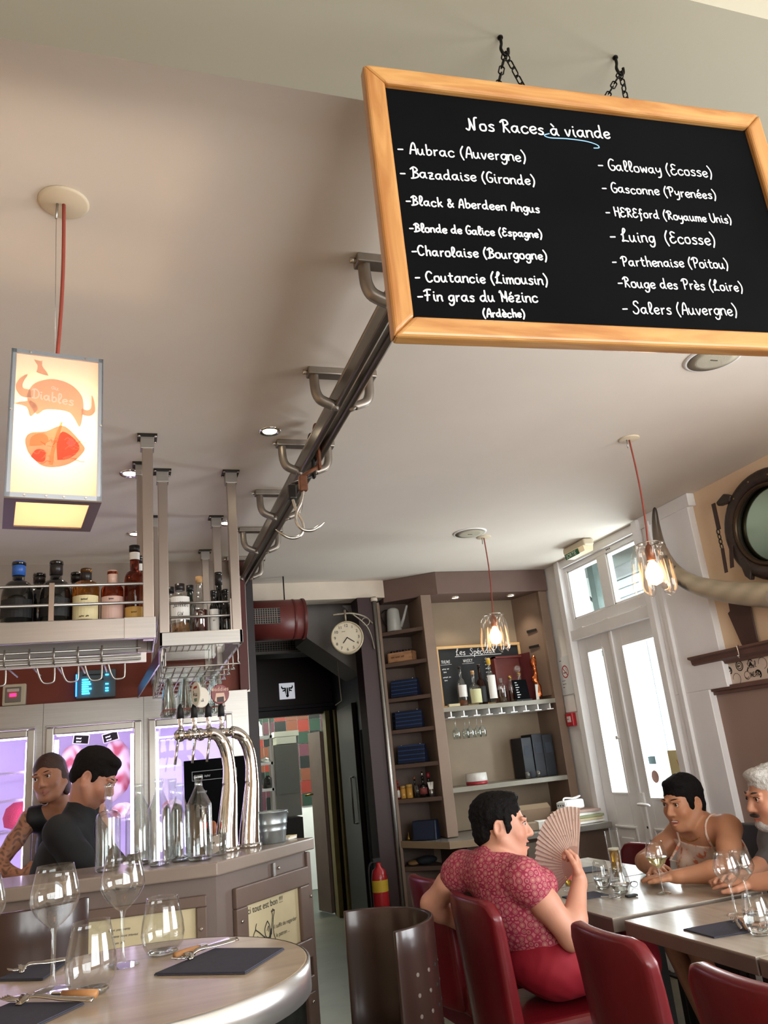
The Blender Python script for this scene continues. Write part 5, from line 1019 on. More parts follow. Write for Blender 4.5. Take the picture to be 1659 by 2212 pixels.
bottle('small_decanter', 'small clear decanter of brown spirit beside the red box', (2.80, 5.72, ZS), .04, .19, .016, .04, M_glassbar, M_glass, .03, .018, liquid=amber('brown_spirit', '7a4a2a'), fill=.8, sh=.02, group=G2); bottle('small_decanter', 'small clear bottle with a gold stopper against the red box', (2.876, 5.705, ZS), .028, .20, .012, .05, M_glassbar, mat('brass', ''), .03, .014, liquid=amber('brown_spirit', ''), fill=.7, sh=.02, group=G2)
t = thing('presentation_box', 'open red presentation box standing on the drinks shelf', 'box', (3.0, 5.80, ZS)); M_bx = mat('oxblood_box', '6d2c24', .4, var=.06); MB().box(2.80, 3.05, 5.845, 5.86, ZS, 2.185).box(2.80, 2.815, 5.79, 5.845, ZS, 2.185).box(2.80, 3.05, 5.79, 5.86, 2.17, 2.185).box(2.80, 3.05, 5.79, 5.86, ZS, ZS+.012).build('tray', M_bx, t, world=True); MB().obox((3.05, 5.845, ZS), (.045, -.12, 0), (0, .012, 0), (0, 0, .385)).build('lid', mat('oxblood_lid', '5f2a2c', .45), t, world=True)
t = thing('crystal_decanter', 'round crystal decanter with a ball stopper in front of the red box', 'decanter', (2.97, 5.728, ZS)); MB().lathe([(.04, 0), (.05, .02), (.057, .08), (.045, .14), (.02, .17), (.016, .20), (.022, .21)], seg=22).build('body', M_glassbar, t); MB().sphere((-.005, 0, .255), .035, 16, 10).build('stopper', M_glassbar, t); MB().lathe([(.018, .205), (.018, .222)], seg=14).build('neck_ring', mat('brass', ''), t)
t = thing('slate_card', 'small black chalk card leaning in front of the decanter', 'card', (2.93, 5.63, ZS)); cs = MB().obox((2.865, 5.628, ZS), (.125, 0, 0), (.0, .03, .165), (0, .006, 0)).build('slate', M_slate, t, world=True); MB().obox((2.86, 5.608, ZS), (.135, 0, 0), (0, .03, 0), (0, 0, .01)).build('foot', M_black, t, world=True)
k = MB()
for i in range(7): write(k, '~%d' % (3+i % 3), (2.885, 5.626+.03*(.14-i*.019)/.165, ZS+.14-i*.019), (1, 0, 0), (0, .18, .98), .007, .0018, n=(0, -1, .1))
k.build('chalk_line', M_chalk, cs, world=True)
t = thing('copper_figurine', 'shiny copper wrapped figurine beside the red box lid', 'figurine', (3.10, 5.69, ZS)); sd = SDF(.006)
for c_, r_ in (((0, 0, .05), (.03, .03, .05)), ((.01, 0, .10), (.022, .022, .03)), ((-.012, 0, .16), (.028, .022, .035)), ((.0, 0, .22), (.018, .018, .05)), ((-.005, 0, .29), (.026, .022, .04)), ((.008, 0, .33), (.014, .014, .025))): sd.ell(np.array((3.10, 5.69, ZS))+np.array(c_), r_, k=.02)
V, F = sd.mesh(noise=.004, nscale=160); sdf_obj('wrapped_body', V, F, M_copper, t, smooth_it=1); MB().obox((3.055, 5.655, ZS), (.03, .01, 0), (.012, .01, .12), (.001, -.002, 0)).build('paper_tag', M_paper, t, world=True)
t = thing('shelf_card', 'small cream card lying at the corner of the drinks chalkboard', 'card', (2.36, 5.66, ZS)); MB().box(2.30, 2.39, 5.63, 5.66, ZS, ZS+.02).build('card', M_creampaper, t, world=True)
wg = None
WG = [(.030, .0), (.030, .002), (.004, .006), (.0035, .075), (.012, .085), (.028, .105), (.032, .13), (.027, .165), (.026, .165), (.031, .13), (.027, .106), (.006, .083)]
for i, (x, y) in enumerate(((2.3525, 5.68), (2.4575, 5.655), (2.4575, 5.745), (2.5625, 5.665), (2.5625, 5.755))):
    if wg is None:
        wg = thing('hanging_wine_glass', 'small wine glass hanging upside down under the drinks shelf', 'glass', (x, y, 1.571), group='wine glasses under the drinks shelf'); MB().lathe([(r, .168-z) for r, z in WG], seg=18, cap0=False, cap1=False).build('bowl', M_glassbar, wg)
    else: dup(wg, (x, y, 1.571), 0)
for i, (x, hh) in enumerate(((2.94, .30), (3.035, .32), (3.125, .31))):
    t = thing('box_file', 'tall dark navy box file on the lower shelf '+('nearest the white tin', 'between two others', 'against the cabinet side')[i], 'box file', (x, 5.80, 1.237), group='box files on the lower shelf'); MB().box(-.044, .044, -.09, .09, 0, hh).build('case', mat('file_navy', '161a24', .5, var=.2), t, bevel=.003); MB().box(-.028, .028, -.0915, -.09, hh*.55, hh*.8).build('spine_label', mat('file_grey', '2a303c', .6), t)
t = thing('sewing_tin', 'round white tin with a red base on the lower shelf', 'tin', (2.485, 5.72, 1.237)); MB().lathe([(.078, 0), (.08, .003), (.08, .022)], seg=28).build('base', mat('tin_red', '9e2430', .4), t); MB().lathe([(.082, .022), (.083, .03), (.080, .08), (.0, .082)], seg=28).build('lid', mat('tin_white', 'd8d5d0', .5, bump=.2, bscale=40), t)
for i, x in enumerate((2.88, 2.97)):
    t = thing('shot_glass', 'small frosted shot glass before the box files', 'glass', (x, 5.645, 1.237), group='shot glasses on the lower shelf'); MB().lathe([(.016, 0), (.02, .05), (.019, .05), (.015, .005)], seg=14).build('glass', thin_glass('frost', (.8, .8, .78), 1.5, add=.1), t)
# till papers, bag and boxes on the counter
t = thing('carton', 'flat brown carton on the corner counter behind the bag', 'box', (2.86, 5.62, .907), -.1); MB().box(-.14, .12, -.07, .07, 0, .12).build('body', mat('carton_brown', '8d7660', .7, var=.05), t, bevel=.003); MB().obox((-.14, -.07, .12), (.26, 0, 0), (0, .05, .03), (0, .001, .001)).build('flap', mat('carton_light', 'a08a70', .7), t)
t = thing('document_tray', 'long low box half white half tan at the counter edge', 'box', (2.745, 5.36, .907), -.22); MB().box(-.15, .0, -.05, .05, 0, .05).build('tan_half', mat('carton_tan', 'a08e7a', .7), t, bevel=.003); MB().box(.0, .17, -.055, .05, 0, .055).build('white_half', M_paper, t, bevel=.003)
t = thing('payment_terminal', 'white handheld payment terminal resting on papers', 'card terminal', (3.05, 5.37, 1.006), .35); MB().box(-.10, .10, -.045, .045, 0, .065).build('body', M_white2, t, bevel=.014, bseg=3); MB().box(-.112, -.098, -.042, .042, -.005, .06).build('face', mat('terminal_face', 'd9dbda', .3), t, bevel=.008)
for y in (-.022, 0, .022): MB().sphere((-.113, y, .038), .005, 8, 6).build('button', M_black, t)
MB().tube(crom([(-.08, 0, .068), (-.02, .03, .08), (.05, .0, .072), (.09, -.02, .085), (.06, .03, .07)], 4), .006, 8).build('cable', M_white2, t)
t = thing('paper_pile', 'pile of papers and catalogues under the payment terminal', 'papers', (3.105, 5.40, .907), .1)
for i in range(5): MB().cbox((rnd.uniform(-.01, .01), rnd.uniform(-.01, .01), .009+i*.018), (.30, .20, .016), rnd.uniform(-.12, .12)).build('catalogue', (M_paper, M_creampaper, mat('mag_green', '9ba07c', .5), M_paper, mat('mag_rose', 'b59a90', .5))[i], t)

# ------------------------------------------------------------------ on the street wall
def wall_item(): pass
n = thing('smoking_notice', 'white no-smoking notice sheet on the wall beside the street door', 'notice', (3.275, 5.5, 1.83)); sh = MB().box(3.268, 3.279, 5.43, 5.62, 1.825, 2.12).build('sheet', mat('notice_paper', 'dfe3e6', .5), n, world=True)
k = MB(); cx, cz, R_ = 5.515, 2.00, .045
k.ribbon([(3.2675, cx+R_*math.cos(a), cz+R_*math.sin(a)) for a in [2*PI*i/28 for i in range(29)]], .009, (-1, 0, 0)); k.ribbon([(3.2675, cx+.032, cz+.032), (3.2675, cx-.032, cz-.032)], .008, (-1, 0, 0)); k.build('prohibition_ring', mat('notice_red', 'b0262c', .5), sh, world=True)
k = MB(); k.ribbon([(3.2676, cx+.028, cz-.008), (3.2676, cx-.02, cz-.008)], .008, (-1, 0, 0)); k.ribbon(crom([(3.2676, cx-.02, cz), (3.2676, cx-.028, cz+.01), (3.2676, cx-.015, cz+.018), (3.2676, cx-.024, cz+.03)], 4), .004, (-1, 0, 0))
for z, s_ in ((2.085, '~5'), (1.93, '~4 3'), (1.905, '~5 3'), (1.88, '~4')): write(k, s_, (3.2676, 5.58, z), (0, -1, 0), (0, 0, 1), .007, .002, n=(-1, 0, 0))
k.build('notice_print', mat('notice_ink', '50565c', .6), sh, world=True)
n = thing('lower_notice', 'small blank white sheet under the no-smoking notice', 'notice', (3.275, 5.52, 1.68)); MB().box(3.270, 3.279, 5.45, 5.61, 1.692, 1.815).build('sheet', M_white2, n, world=True)
n = thing('fire_call_point', 'red fire alarm call point under the notices', 'fire alarm', (3.26, 5.52, 1.585)); MB().box(3.245, 3.28, 5.485, 5.585, 1.585, 1.685).build('box', mat('alarm_red', 'b8202c', .35), n, world=True, bevel=.006); MB().box(3.241, 3.247, 5.51, 5.56, 1.615, 1.66).build('glass_plate', mat('alarm_plate', 'd8c9c6', .4), n, world=True, bevel=.002); k = MB(); write(k, '~2', (3.2405, 5.55, 1.635), (0, -1, 0), (0, 0, 1), .008, .003, n=(-1, 0, 0)); k.build('plate_print', M_ink, n, world=True)
M_horn = colmat('cattle_horn', .3)
t = thing('cattle_horn', 'long curved cattle horn mounted on the beige wall', 'horn', (3.13, 3.2, 2.09))
HP = [(3.10, 3.855, 2.81), (3.105, 3.885, 2.70), (3.11, 3.895, 2.58), (3.115, 3.87, 2.47), (3.12, 3.80, 2.365), (3.13, 3.69, 2.28), (3.14, 3.55, 2.215), (3.15, 3.41, 2.165), (3.16, 3.27, 2.125), (3.17, 3.15, 2.09)]
hp = crom(HP, 9); nn = len(hp); hr = [.003+.068*(i/(nn-1))**.52 for i in range(nn)]
m_ = MB().tube(hp, hr, 20); 
def horn_obj():
    V = np.array(m_.v); me_ = bpy.data.meshes.new('horn'); I = MW[t.name].inverted(); me_.from_pydata([tuple(I @ Vector(p)) for p in m_.v], [], m_.f); me_.polygons.foreach_set('use_smooth', [True]*len(me_.polygons)); me_.materials.append(M_horn)
    at = me_.color_attributes.new('Col', 'FLOAT_COLOR', 'POINT'); cols = []; dk, md, lt = np.array(lin('3a2e28')), np.array(lin('8f7f6c')), np.array(lin('b3a68c'))
    spots = [(hp[int(f*(nn-1))]+Vector((-.026, dy-.022, dz)), r*1.25) for f, dy, dz, r in ((.36, .01, 0, .012), (.40, .0, -.012, .010), (.44, .02, .0, .007), (.38, -.02, .01, .009), (.47, 0, .01, .006), (.50, .02, -.03, .022), (.53, .02, -.035, .022), (.42, -.01, .02, .006), (.34, .0, .015, .012))]
    for i in range(nn):
        f = i/(nn-1); base = dk*(1-min(1, f/.38))+md*min(1, f/.38) if f < .38 else md*(1-min(1, (f-.38)/.15))+lt*min(1, (f-.38)/.15)
        for k2 in range(20):
            p = Vector(m_.v[i*20+k2]); c = base*(1+.12*math.sin(f*60+k2)*(.3+f)); s_ = min((p-q).length/r for q, r in spots)
            if s_ < 1.3: c = c*(.15 if s_ < 1 else .5)
            cols += [*c, 1]
    at.data.foreach_set('color', cols[:len(me_.vertices)*4]); o = bpy.data.objects.new('horn', me_); C.objects.link(o); o.parent = t
horn_obj(); MB().lathe([(.066, -.01), (.068, .02), (.06, .09), (.03, .11)], (3.165, 3.15, 2.09), 20, (.05, -1, -.25)).build('white_base', mat('horn_plaster', 'd9cdbf', .8, bump=.2, bscale=30), t, world=True); MB().cyl((3.17, 3.12, 2.085), (3.276, 3.12, 2.085), .02).build('wall_bracket', M_darkmetal, t, world=True)
t = thing('collar_mirror', 'round wall mirror set in a dark leather horse collar', 'mirror', (3.2, 3.13, 2.2)); mc = Vector((3.235, 3.13, 2.475)); ry, rz_ = .285, .255
M_leath = mat('dark_harness_leather', '33261f', .45, var=.25, scale=15, bump=.2, bscale=60); P = [mc+Vector((.0, ry*math.cos(a), rz_*math.sin(a))) for a in [2*PI*i/40 for i in range(40)]]
MB().tube(P, .045, 12, closed=True).build('collar', M_leath, t, world=True); MB().tube([mc+Vector((-.025, (ry-.045)*math.cos(a), (rz_-.045)*math.sin(a))) for a in [2*PI*i/40 for i in range(40)]], .014, 8, closed=True).build('inner_ring', mat('dark_bronze', '4a3a2c', .4, .7), t, world=True)
MB().lathe([(1, 0), (1, .004)], (0, 0, 0), 40).v
q = MB(); Pm = [((ry-.03)*math.cos(a), (rz_-.03)*math.sin(a)) for a in [2*PI*i/40 for i in range(40)]]; q.prism(Pm, mc+Vector((.01, 0, 0)), (0, 1, 0), (0, 0, 1), (-.006, 0, 0)); q.build('mirror_glass', mat('aged_mirror', '9fb0a0', .12, 1), t, world=True)
for a in (.9, 1.4, 1.9, 2.5, 3.0, 3.6): MB().sphere(mc+Vector((-.04, ry*math.cos(a), rz_*math.sin(a))), .008, 8, 6).build('stud', mat('stud_brass', '7a6848', .4, .8), t, world=True)
MB().prism([(0, 0), (.09, .005), (.10, .03), (.03, .06), (-.02, .03)], (3.22, 3.335, 2.665), (0, 1, 0), (0, 0, 1), (-.04, 0, 0)).build('hame_tip', M_leath, t, world=True, bevel=.008); MB().prism([(0, 0), (.05, .0), (.03, -.10), (.0, -.13), (-.03, -.06)], (3.225, 3.33, 2.345), (0, 1, 0), (0, 0, 1), (-.035, 0, 0)).build('hame_foot', M_leath, t, world=True, bevel=.006)
t = thing('harness_strap', 'hanging leather harness strap with chain links and a leather flap', 'harness', (3.25, 3.47, 1.89))
sm = mat('brown_strap', '3a2620', .5, var=.15)
MB().obox((3.182, 3.44, 2.54), (0, .028, 0), (0, -.004, .155), (-.006, 0, 0)).build('strap', sm, t, world=True); MB().obox((3.182, 3.463, 2.295), (0, .022, 0), (0, -.012, .135), (-.006, 0, 0)).build('strap', sm, t, world=True)
for i, z in enumerate((2.53, 2.50, 2.472, 2.445)): MB().tube([(3.178+(.009*math.sin(a) if i % 2 else 0), 3.462+(0 if i % 2 else .011*math.sin(a)), z+.017*math.cos(a)) for a in [2*PI*j/14 for j in range(14)]], .0035, 6, closed=True).build('link', M_darkmetal, t, world=True)
MB().obox((3.182, 3.41, 2.31), (0, .026, 0), (0, -.03, .12), (-.006, 0, 0)).build('strap', sm, t, world=True); MB().prism([(3.445, 2.19), (3.60, 2.19), (3.605, 2.10), (3.625, 2.09), (3.575, 1.90), (3.56, 1.893), (3.465, 1.893), (3.452, 1.90)], (3.268, 0, 0), (0, 1, 0), (0, 0, 1), (-.01, 0, 0)).build('leather_flap', mat('flap_leather', '4a302a', .5, var=.15, bump=.1), t, world=True, bevel=.003)
t = thing('wall_hook', 'small bright wall hook on the brown moulding', 'hook', (3.18, 3.53, 1.82)); MB().tube(crom([(3.20, 3.535, 1.895), (3.188, 3.535, 1.888), (3.186, 3.53, 1.85), (3.175, 3.52, 1.828), (3.16, 3.512, 1.838)], 5), .004, 8).build('hook', M_chrome, t, world=True)

# ------------------------------------------------------------------ corridor and kitchen
t = thing('ventilation_duct', 'dark red cylindrical ventilation duct with a mesh grille', 'duct', (.95, 5.6, 2.38)); M_duct = mat('duct_red', '5a2420', .4, var=.08); MB().cyl((.72, 5.6, 2.525), (1.215, 5.6, 2.525), .145, 32).build('drum', M_duct, t, world=True); MB().lathe([(.150, 0), (.152, .01), (.150, .02)], (1.20, 5.6, 2.525), 32, (1, 0, 0), cap0=False, cap1=False).build('end_rim', M_duct, t, world=True); MB().lathe([(.147, 0), (.149, .008), (.147, .016)], (1.13, 5.6, 2.525), 32, (1, 0, 0), cap0=False, cap1=False).build('seam', M_duct, t, world=True)
MB().cyl((1.085, 5.6, 2.66), (1.085, 5.6, 2.85), .005, 8).build('hanger_rod', M_darkmetal, t, world=True); gr = MB()
for i in range(16): gr.box(.74+i*.017, .744+i*.017, 5.452, 5.456, 2.475, 2.585)
for i in range(8): gr.box(.735, 1.02, 5.452, 5.456, 2.475+i*.0155, 2.477+i*.0155)
gr.build('grille', mat('grille_grey', '8a8078', .5, .4), t, world=True); MB().box(.735, 1.02, 5.4555, 5.47, 2.475, 2.587).build('grille_opening', M_black, t, world=True)
t = thing('air_vent', 'grey framed air grille high in the dark corridor', 'air vent', (1.44, 7.5, 2.55)); MB().box(1.10, 1.80, 7.48, 7.9, 2.66, 2.85).box(1.10, 1.80, 7.48, 7.52, 2.545, 2.57).box(1.10, 1.125, 7.48, 7.52, 2.545, 2.66).box(1.775, 1.80, 7.48, 7.52, 2.545, 2.66).build('frame', M_grey, t, world=True); gr = MB()
for i in range(26): gr.box(1.13+i*.025, 1.134+i*.025, 7.49, 7.5, 2.57, 2.66)
for i in range(4): gr.box(1.12, 1.78, 7.488, 7.492, 2.58+i*.022, 2.584+i*.022)
gr.build('grille', mat('grille_grey', ''), t, world=True); MB().box(1.11, 1.79, 7.51, 7.9, 2.55, 2.66).build('shaft', M_black, t, world=True)
t = thing('bull_head_sign', 'small white square sign with a black bull head over the kitchen doorway', 'sign', (1.64, 8.64, 2.205)); MB().box(1.558, 1.728, 8.635, 8.65, 2.205, 2.378).build('plate', mat('sign_white_added_glow', 'f0f0f0', .5, emit='e8eaf4', es=.45), t, world=True, bevel=.002)  # faint glow added to the white plate so it stays bright in the dark corridor
def bull(scale, c):
    k = MB(); polys = [[(-.48, .55), (-.3, .72), (.3, .72), (.48, .55), (.42, .0), (.26, -.75), (.16, -1.0), (-.16, -1.0), (-.26, -.75), (-.42, 0)], [(-.4, .50), (-.85, .42), (-1.12, .75), (-1.0, 1.2), (-.88, .85), (-.72, .70), (-.35, .75)], [(.4, .50), (.85, .42), (1.12, .75), (1.0, 1.2), (.88, .85), (.72, .70), (.35, .75)], [(-.42, .42), (-.9, .18), (-.8, .02), (-.4, .12)], [(.42, .42), (.9, .18), (.8, .02), (.4, .12)]]
    for i, p in enumerate(polys): k.prism([(a*scale, b_*scale) for a, b_ in p], c, (1, 0, 0), (0, 0, 1), (0, -.001, 0))
    return k
bull(.06, (1.643, 8.634, 2.285)).build('bull_head', M_ink, t, world=True); k = MB(); k.ribbon([(1.635, 8.632, 2.33), (1.63, 8.632, 2.25)], .006, (0, -1, 0)); k.ribbon([(1.655, 8.632, 2.33), (1.66, 8.632, 2.25)], .006, (0, -1, 0)); k.build('bull_face_lines', MATS['sign_white_added_glow'], t, world=True)  # face lines share the plate's white with its added glow
t = thing('bracket_clock', 'round cream station clock on a scrolled iron bracket', 'clock', (1.54, 5.6, 2.24)); cc = Vector((1.537, 5.6, 2.368)); fa = Vector((-.20, -.98, 0)).normalized(); fu = Vector((.98, -.20, 0)).normalized(); Rc = .122
MB().lathe([(Rc*.9, -.04), (Rc, -.03), (Rc, .03), (Rc*.93, .035), (Rc*.9, .025)], cc, 36, fa, cap1=False).build('case', mat('clock_cream', 'b0a488', .4, .2), t, world=True); dial = MB().lathe([(Rc*.91, .024), (0, .026)], cc, 36, fa, cap0=False).build('dial', mat('clock_face', 'd6ccb4', .5), t, world=True)
for h_ in range(12):
    a = PI/2-2*PI*h_/12-2*PI/12; s_ = str(h_+1); p = cc+fa*.027+(fu*math.cos(a)+Vector((0, 0, 1))*math.sin(a))*Rc*.72-fu*.009*len(s_)-Vector((0, 0, .010)); printed('numeral', s_, .030, p, fu, (0, 0, 1), M_ink, dial)
k = MB()
for ang, ln, wd in ((-2.25, .050, .008), (-.62, .062, .006)): k.ribbon([cc+fa*.029, cc+fa*.029+(fu*math.cos(ang)+Vector((0, 0, 1))*math.sin(ang))*ln], wd, fa)
k.build('hands', M_ink, dial, world=True); k = MB(); 
for i, (s_, r_) in enumerate((('~4', .05),)): write(k, s_, cc+fa*.0275+fu*-.035+Vector((0, 0, .042)), fu, (0, 0, 1), .007, .0018, n=fa)
k.build('dial_print', mat('faded_ink', ''), dial, world=True)
ir = mat('bracket_iron', '8f8574', .5, .5); MB().cyl((1.537, 5.6, 2.49), (1.537, 5.6, 2.58), .008, 8).build('hanger', ir, t, world=True); MB().tube(crom([(1.44, 5.6, 2.545), (1.5, 5.6, 2.55), (1.60, 5.62, 2.555), (1.72, 5.70, 2.54), (1.80, 5.78, 2.50)], 5), .007, 8).build('bracket_arm', ir, t, world=True); MB().tube(crom([(1.60, 5.62, 2.55), (1.68, 5.66, 2.50), (1.74, 5.71, 2.45), (1.78, 5.76, 2.38), (1.80, 5.79, 2.30)], 5), .006, 8).build('bracket_scroll', ir, t, world=True); MB().tube([(1.72+.03*math.cos(a), 5.69, 2.50+.03*math.sin(a)) for a in [2*PI*i/16 for i in range(16)]], .004, 6, closed=True).build('bracket_ring', ir, t, world=True)
t = thing('steel_pipe', 'slim bright vertical pipe at the corner of the cabinet', 'pipe', (1.835, 5.79, 0)); MB().cyl((1.835, 5.79, 0), (1.835, 5.79, 2.71), .018, 14).build('tube', M_steel, t, world=True); MB().lathe([(.028, 0), (.028, .02), (.02, .03)], (1.835, 5.79, 2.675), 14).build('top_collar', M_cream, t, world=True)
t = thing('pull_rod', 'thin pull rod hanging from the stair soffit', 'rod', (1.62, 6.4, 2.0)); MB().tube([(1.655, 6.4, 2.31), (1.665, 6.4, 1.975), (1.61, 6.4, 1.945)], .006, 6).build('rod', ir, t, world=True)
cd = Vector((.27, 2.7, 0)).normalized(); cn = Vector((-cd.y, cd.x, 0))
def cw(s, z, d=0): return Vector((1.88, 5.95, z))+cd*s+cn*d
t = thing('chalk_menu_panel', 'tall black chalk panel fixed to the corridor wall', 'chalkboard', tuple(cw(.5, .3))); p_ = MB().obox(cw(.08, .25, .002), cd*.95, Vector((0, 0, 1.5)), cn*.018).build('panel', M_slate, t, world=True); k = MB()
for i in range(5): write(k, '~%d %d' % (3+i % 2, 4), cw(.85, .75-i*.09, .022), -cd, (0, 0, 1), .022, .006, n=cn)
k.build('chalk_line', mat('chalk_dim', ''), p_, world=True)
t = thing('corridor_door', 'dark door with a slim bright pull handle along the corridor', 'door', tuple(cw(1.9, 0))); MB().obox(cw(1.25, .01, .002), cd*.95, Vector((0, 0, 2.0)), cn*.04).build('leaf', mat('dark_brown_door', '2c2320', .4, var=.1), t, world=True, bevel=.004); MB().tube([cw(1.42, .95, .045), cw(1.42, .95, .075), cw(1.42, 1.35, .075), cw(1.42, 1.35, .045)], .009, 8).build('pull_handle', M_steel, t, world=True)
t = thing('fire_extinguisher', 'red fire extinguisher with a yellow band by the maroon post', 'extinguisher', (1.66, 5.72, .0)); MB().lathe([(.05, .35), (.056, .36), (.056, .70), (.045, .75), (.018, .775), (.018, .80)], seg=20).build('cylinder', mat('extinguisher_red', 'a81f26', .3, coat=.4), t); MB().lathe([(.0572, .615), (.0572, .69)], seg=20, cap0=False, cap1=False).build('yellow_band', mat('band_yellow', 'c8a930', .5), t); MB().box(-.04, .02, -.012, .012, .80, .83).build('valve', M_black, t, bevel=.003); MB().tube(crom([(-.02, 0, .81), (-.07, 0, .78), (-.075, 0, .6), (-.07, 0, .45)], 4), .008, 8).build('hose', M_black, t); MB().lathe([(.05, 0), (.05, .35)], seg=16).build('stand', M_black, t)
# kitchen
area('kitchen_tube_light', (1.9, 9.7, 2.46), (1.9, 9.7, 0), 1.2, .4, 52, (.92, 1, .88))
t = thing('kitchen_lamp', 'bright fluorescent kitchen tube light on the far ceiling', 'lamp', (1.35, 9.3, 2.4)); MB().box(1.28, 1.42, 9.0, 9.6, 2.44, 2.5).build('fitting', M_white2, t, world=True); MB().cyl((1.35, 9.02, 2.42), (1.35, 9.58, 2.42), .016).build('tube', mat('kitchen_tube', 'ffffff', .4, emit='eaffea', es=14), t, world=True)
wk = bpy.data.objects.get('wall_kitchen_back'); tm = [mat('tile_red', '7d3128', .3), mat('tile_black', '242625', .3), mat('tile_green', '2c3f34', .3), mat('tile_brown', '6d4030', .3), mat('tile_plum', '55343c', .3)]; tme = {}
for iz in range(9):
    for ix in range(10):
        b_ = MB().box(1.2+ix*.155, 1.35+ix*.155, 10.585, 10.6, 1.0+iz*.155, 1.15+iz*.155); b_.build('tile', tm[(ix*2+iz*3+(ix*iz) % 3) % 5], wk, world=True)
t = thing('kitchen_fridge', 'grey steel kitchen cupboard seen through the doorway', 'cupboard', (1.75, 9.7, 0)); MB().box(1.62, 1.92, 9.6, 10.0, .95, 1.76).build('body', mat('kitchen_grey', '77766e', .4, .3), t, world=True, bevel=.004); MB().box(1.63, 1.92, 9.58, 10.0, 0, .93).build('base', M_darkmetal, t, world=True); MB().box(1.635, 1.905, 9.59, 9.6, 1.20, 1.74).build('door', mat('kitchen_grey2', '6f7069', .35, .4), t, world=True)
t = thing('kitchen_rack', 'white kitchen rack of crockery and bottles seen through the doorway', 'shelf', (1.4, 9.5, 0))
for z in (.9, 1.27, 1.56, 1.86): MB().box(1.0, 1.60, 9.5, 9.9, z-.015, z+.015).build('shelf', M_white2, t, world=True)
for x in (1.02, 1.58): MB().box(x-.012, x+.012, 9.5, 9.53, 0, 2.1).build('upright', M_steel, t, world=True)
for i, (x, z, r_, h_) in enumerate(((1.46, 1.875, .04, .17), (1.52, 1.575, .055, .06), (1.40, 1.575, .05, .10), (1.54, 1.285, .06, .14), (1.34, 1.875, .05, .12))):
    t = thing('kitchen_container', ('white squeeze bottle on the kitchen rack', 'low steel tub on the kitchen rack', 'white bowl on the kitchen rack', 'dark pot on the lower kitchen rack', 'white tub beside the squeeze bottle')[i], 'container', (x, 9.62, z+.001)); MB().lathe([(r_, 0), (r_, h_*.7), (r_*.5, h_*.85), (r_*.3, h_)], seg=16).build('body', (M_white2, M_steel, M_white2, M_darkmetal, M_white2)[i], t)
for i, (x, z, w3, h3) in enumerate(((1.78, 1.765, .24, .08), (1.785, 1.85, .30, .06))): MB().cbox((x, 9.72, z+h3/2), (w3, .25, h3)).build('food_box', mat('box_pale', 'd6d6c4', .6), label=('pale food box on the kitchen cupboard', 'flat white tray box stacked on the pale food box')[i], cat='box')
t = thing('kitchen_door', 'brown kitchen door standing open with a brass lever', 'door', (1.96, 9.0, 0)); MB().obox((2.00, 8.76, .01), (-.07, .30, 0), (.04, .02, 0), (0, 0, 1.83)).build('leaf', mat('kitchen_door_brown', '7d6458', .4, var=.1), t, world=True); MB().tube([(1.90, 8.86, 1.19), (1.87, 8.84, 1.19), (1.81, 8.84, 1.185)], .009, 8).build('lever', mat('brass', ''), t, world=True)
# ------------------------------------------------------------------ foreground high round table
M_ttop = wood('grey_wood_laminate', 'ae9b84', 'c6b49b', .32, 2.2, (1, 7, 1), coat=.15)
t = thing('high_round_table', 'high round grey-wood table with a bright steel rim', 'table', (0, 1.78, 0))
MB().lathe([(.338, 1.092), (.342, 1.095), (.342, 1.139), (.338, 1.14)], seg=72).build('table_top', M_ttop, t); MB().lathe([(.3425, 1.085), (.347, 1.086), (.347, 1.138), (.3425, 1.140)], seg=72, cap0=False, cap1=False).build('steel_rim', mat('bright_steel_rim', 'd6d6d4', .28, .9), t)
MB().lathe([(.03, .03), (.03, 1.09)], seg=20).build('column', M_darkmetal, t); MB().lathe([(.22, 0), (.22, .012), (.05, .03), (.03, .035)], seg=36).build('foot', M_darkmetal, t)
ZT = 1.141
def wineglass(label, loc, h=.22, s=1.0, wine=None, group='wine glasses on the round table', rot=0):
    g = thing('wine_glass', label, 'wine glass', loc, rot, group)
    st = [(.034*s, 0), (.035*s, .0015), (.030*s, .004), (.010*s, .008), (.005*s, .014), (.0042*s, .05*h/.22), (.0045*s, .095*h/.22), (.007*s, .106*h/.22)]
    MB().lathe(st, seg=24, cap1=False).build('stem', M_glassbar, g)
    bo = [(.007, .106), (.018, .115), (.033, .13), (.0435, .148), (.0465, .160), (.044, .178), (.039, .20), (.034, .22)]
    out = [(r*s, z*h/.22) for r, z in bo]; MB().lathe(out+[(r-.0012, z) for r, z in out[::-1]], seg=32, cap0=False, cap1=False).build('bowl', M_glass, g)
    if wine: zl = wine*h/.22; pr = [(r-.0016, z+.0015) for r, z in out if z < zl]; MB().lathe([(.002, out[0][1]+.002)]+pr+[(pr[-1][0]+.0015, zl)], seg=32).build('wine', mat('white_wine', 'e6dca8', .05, trans=.95, ior=1.33), g)
    return g
wineglass('wine glass with water-clear bowl standing behind the near tumbler', (-.139, 1.80, ZT)); wineglass('wine glass at the centre of the round table with a pale reflection', (-.014, 1.915, ZT), .215); wineglass('wine glass cut off at the edge beside the folded dark napkin', (-.285, 1.905, ZT), .21)
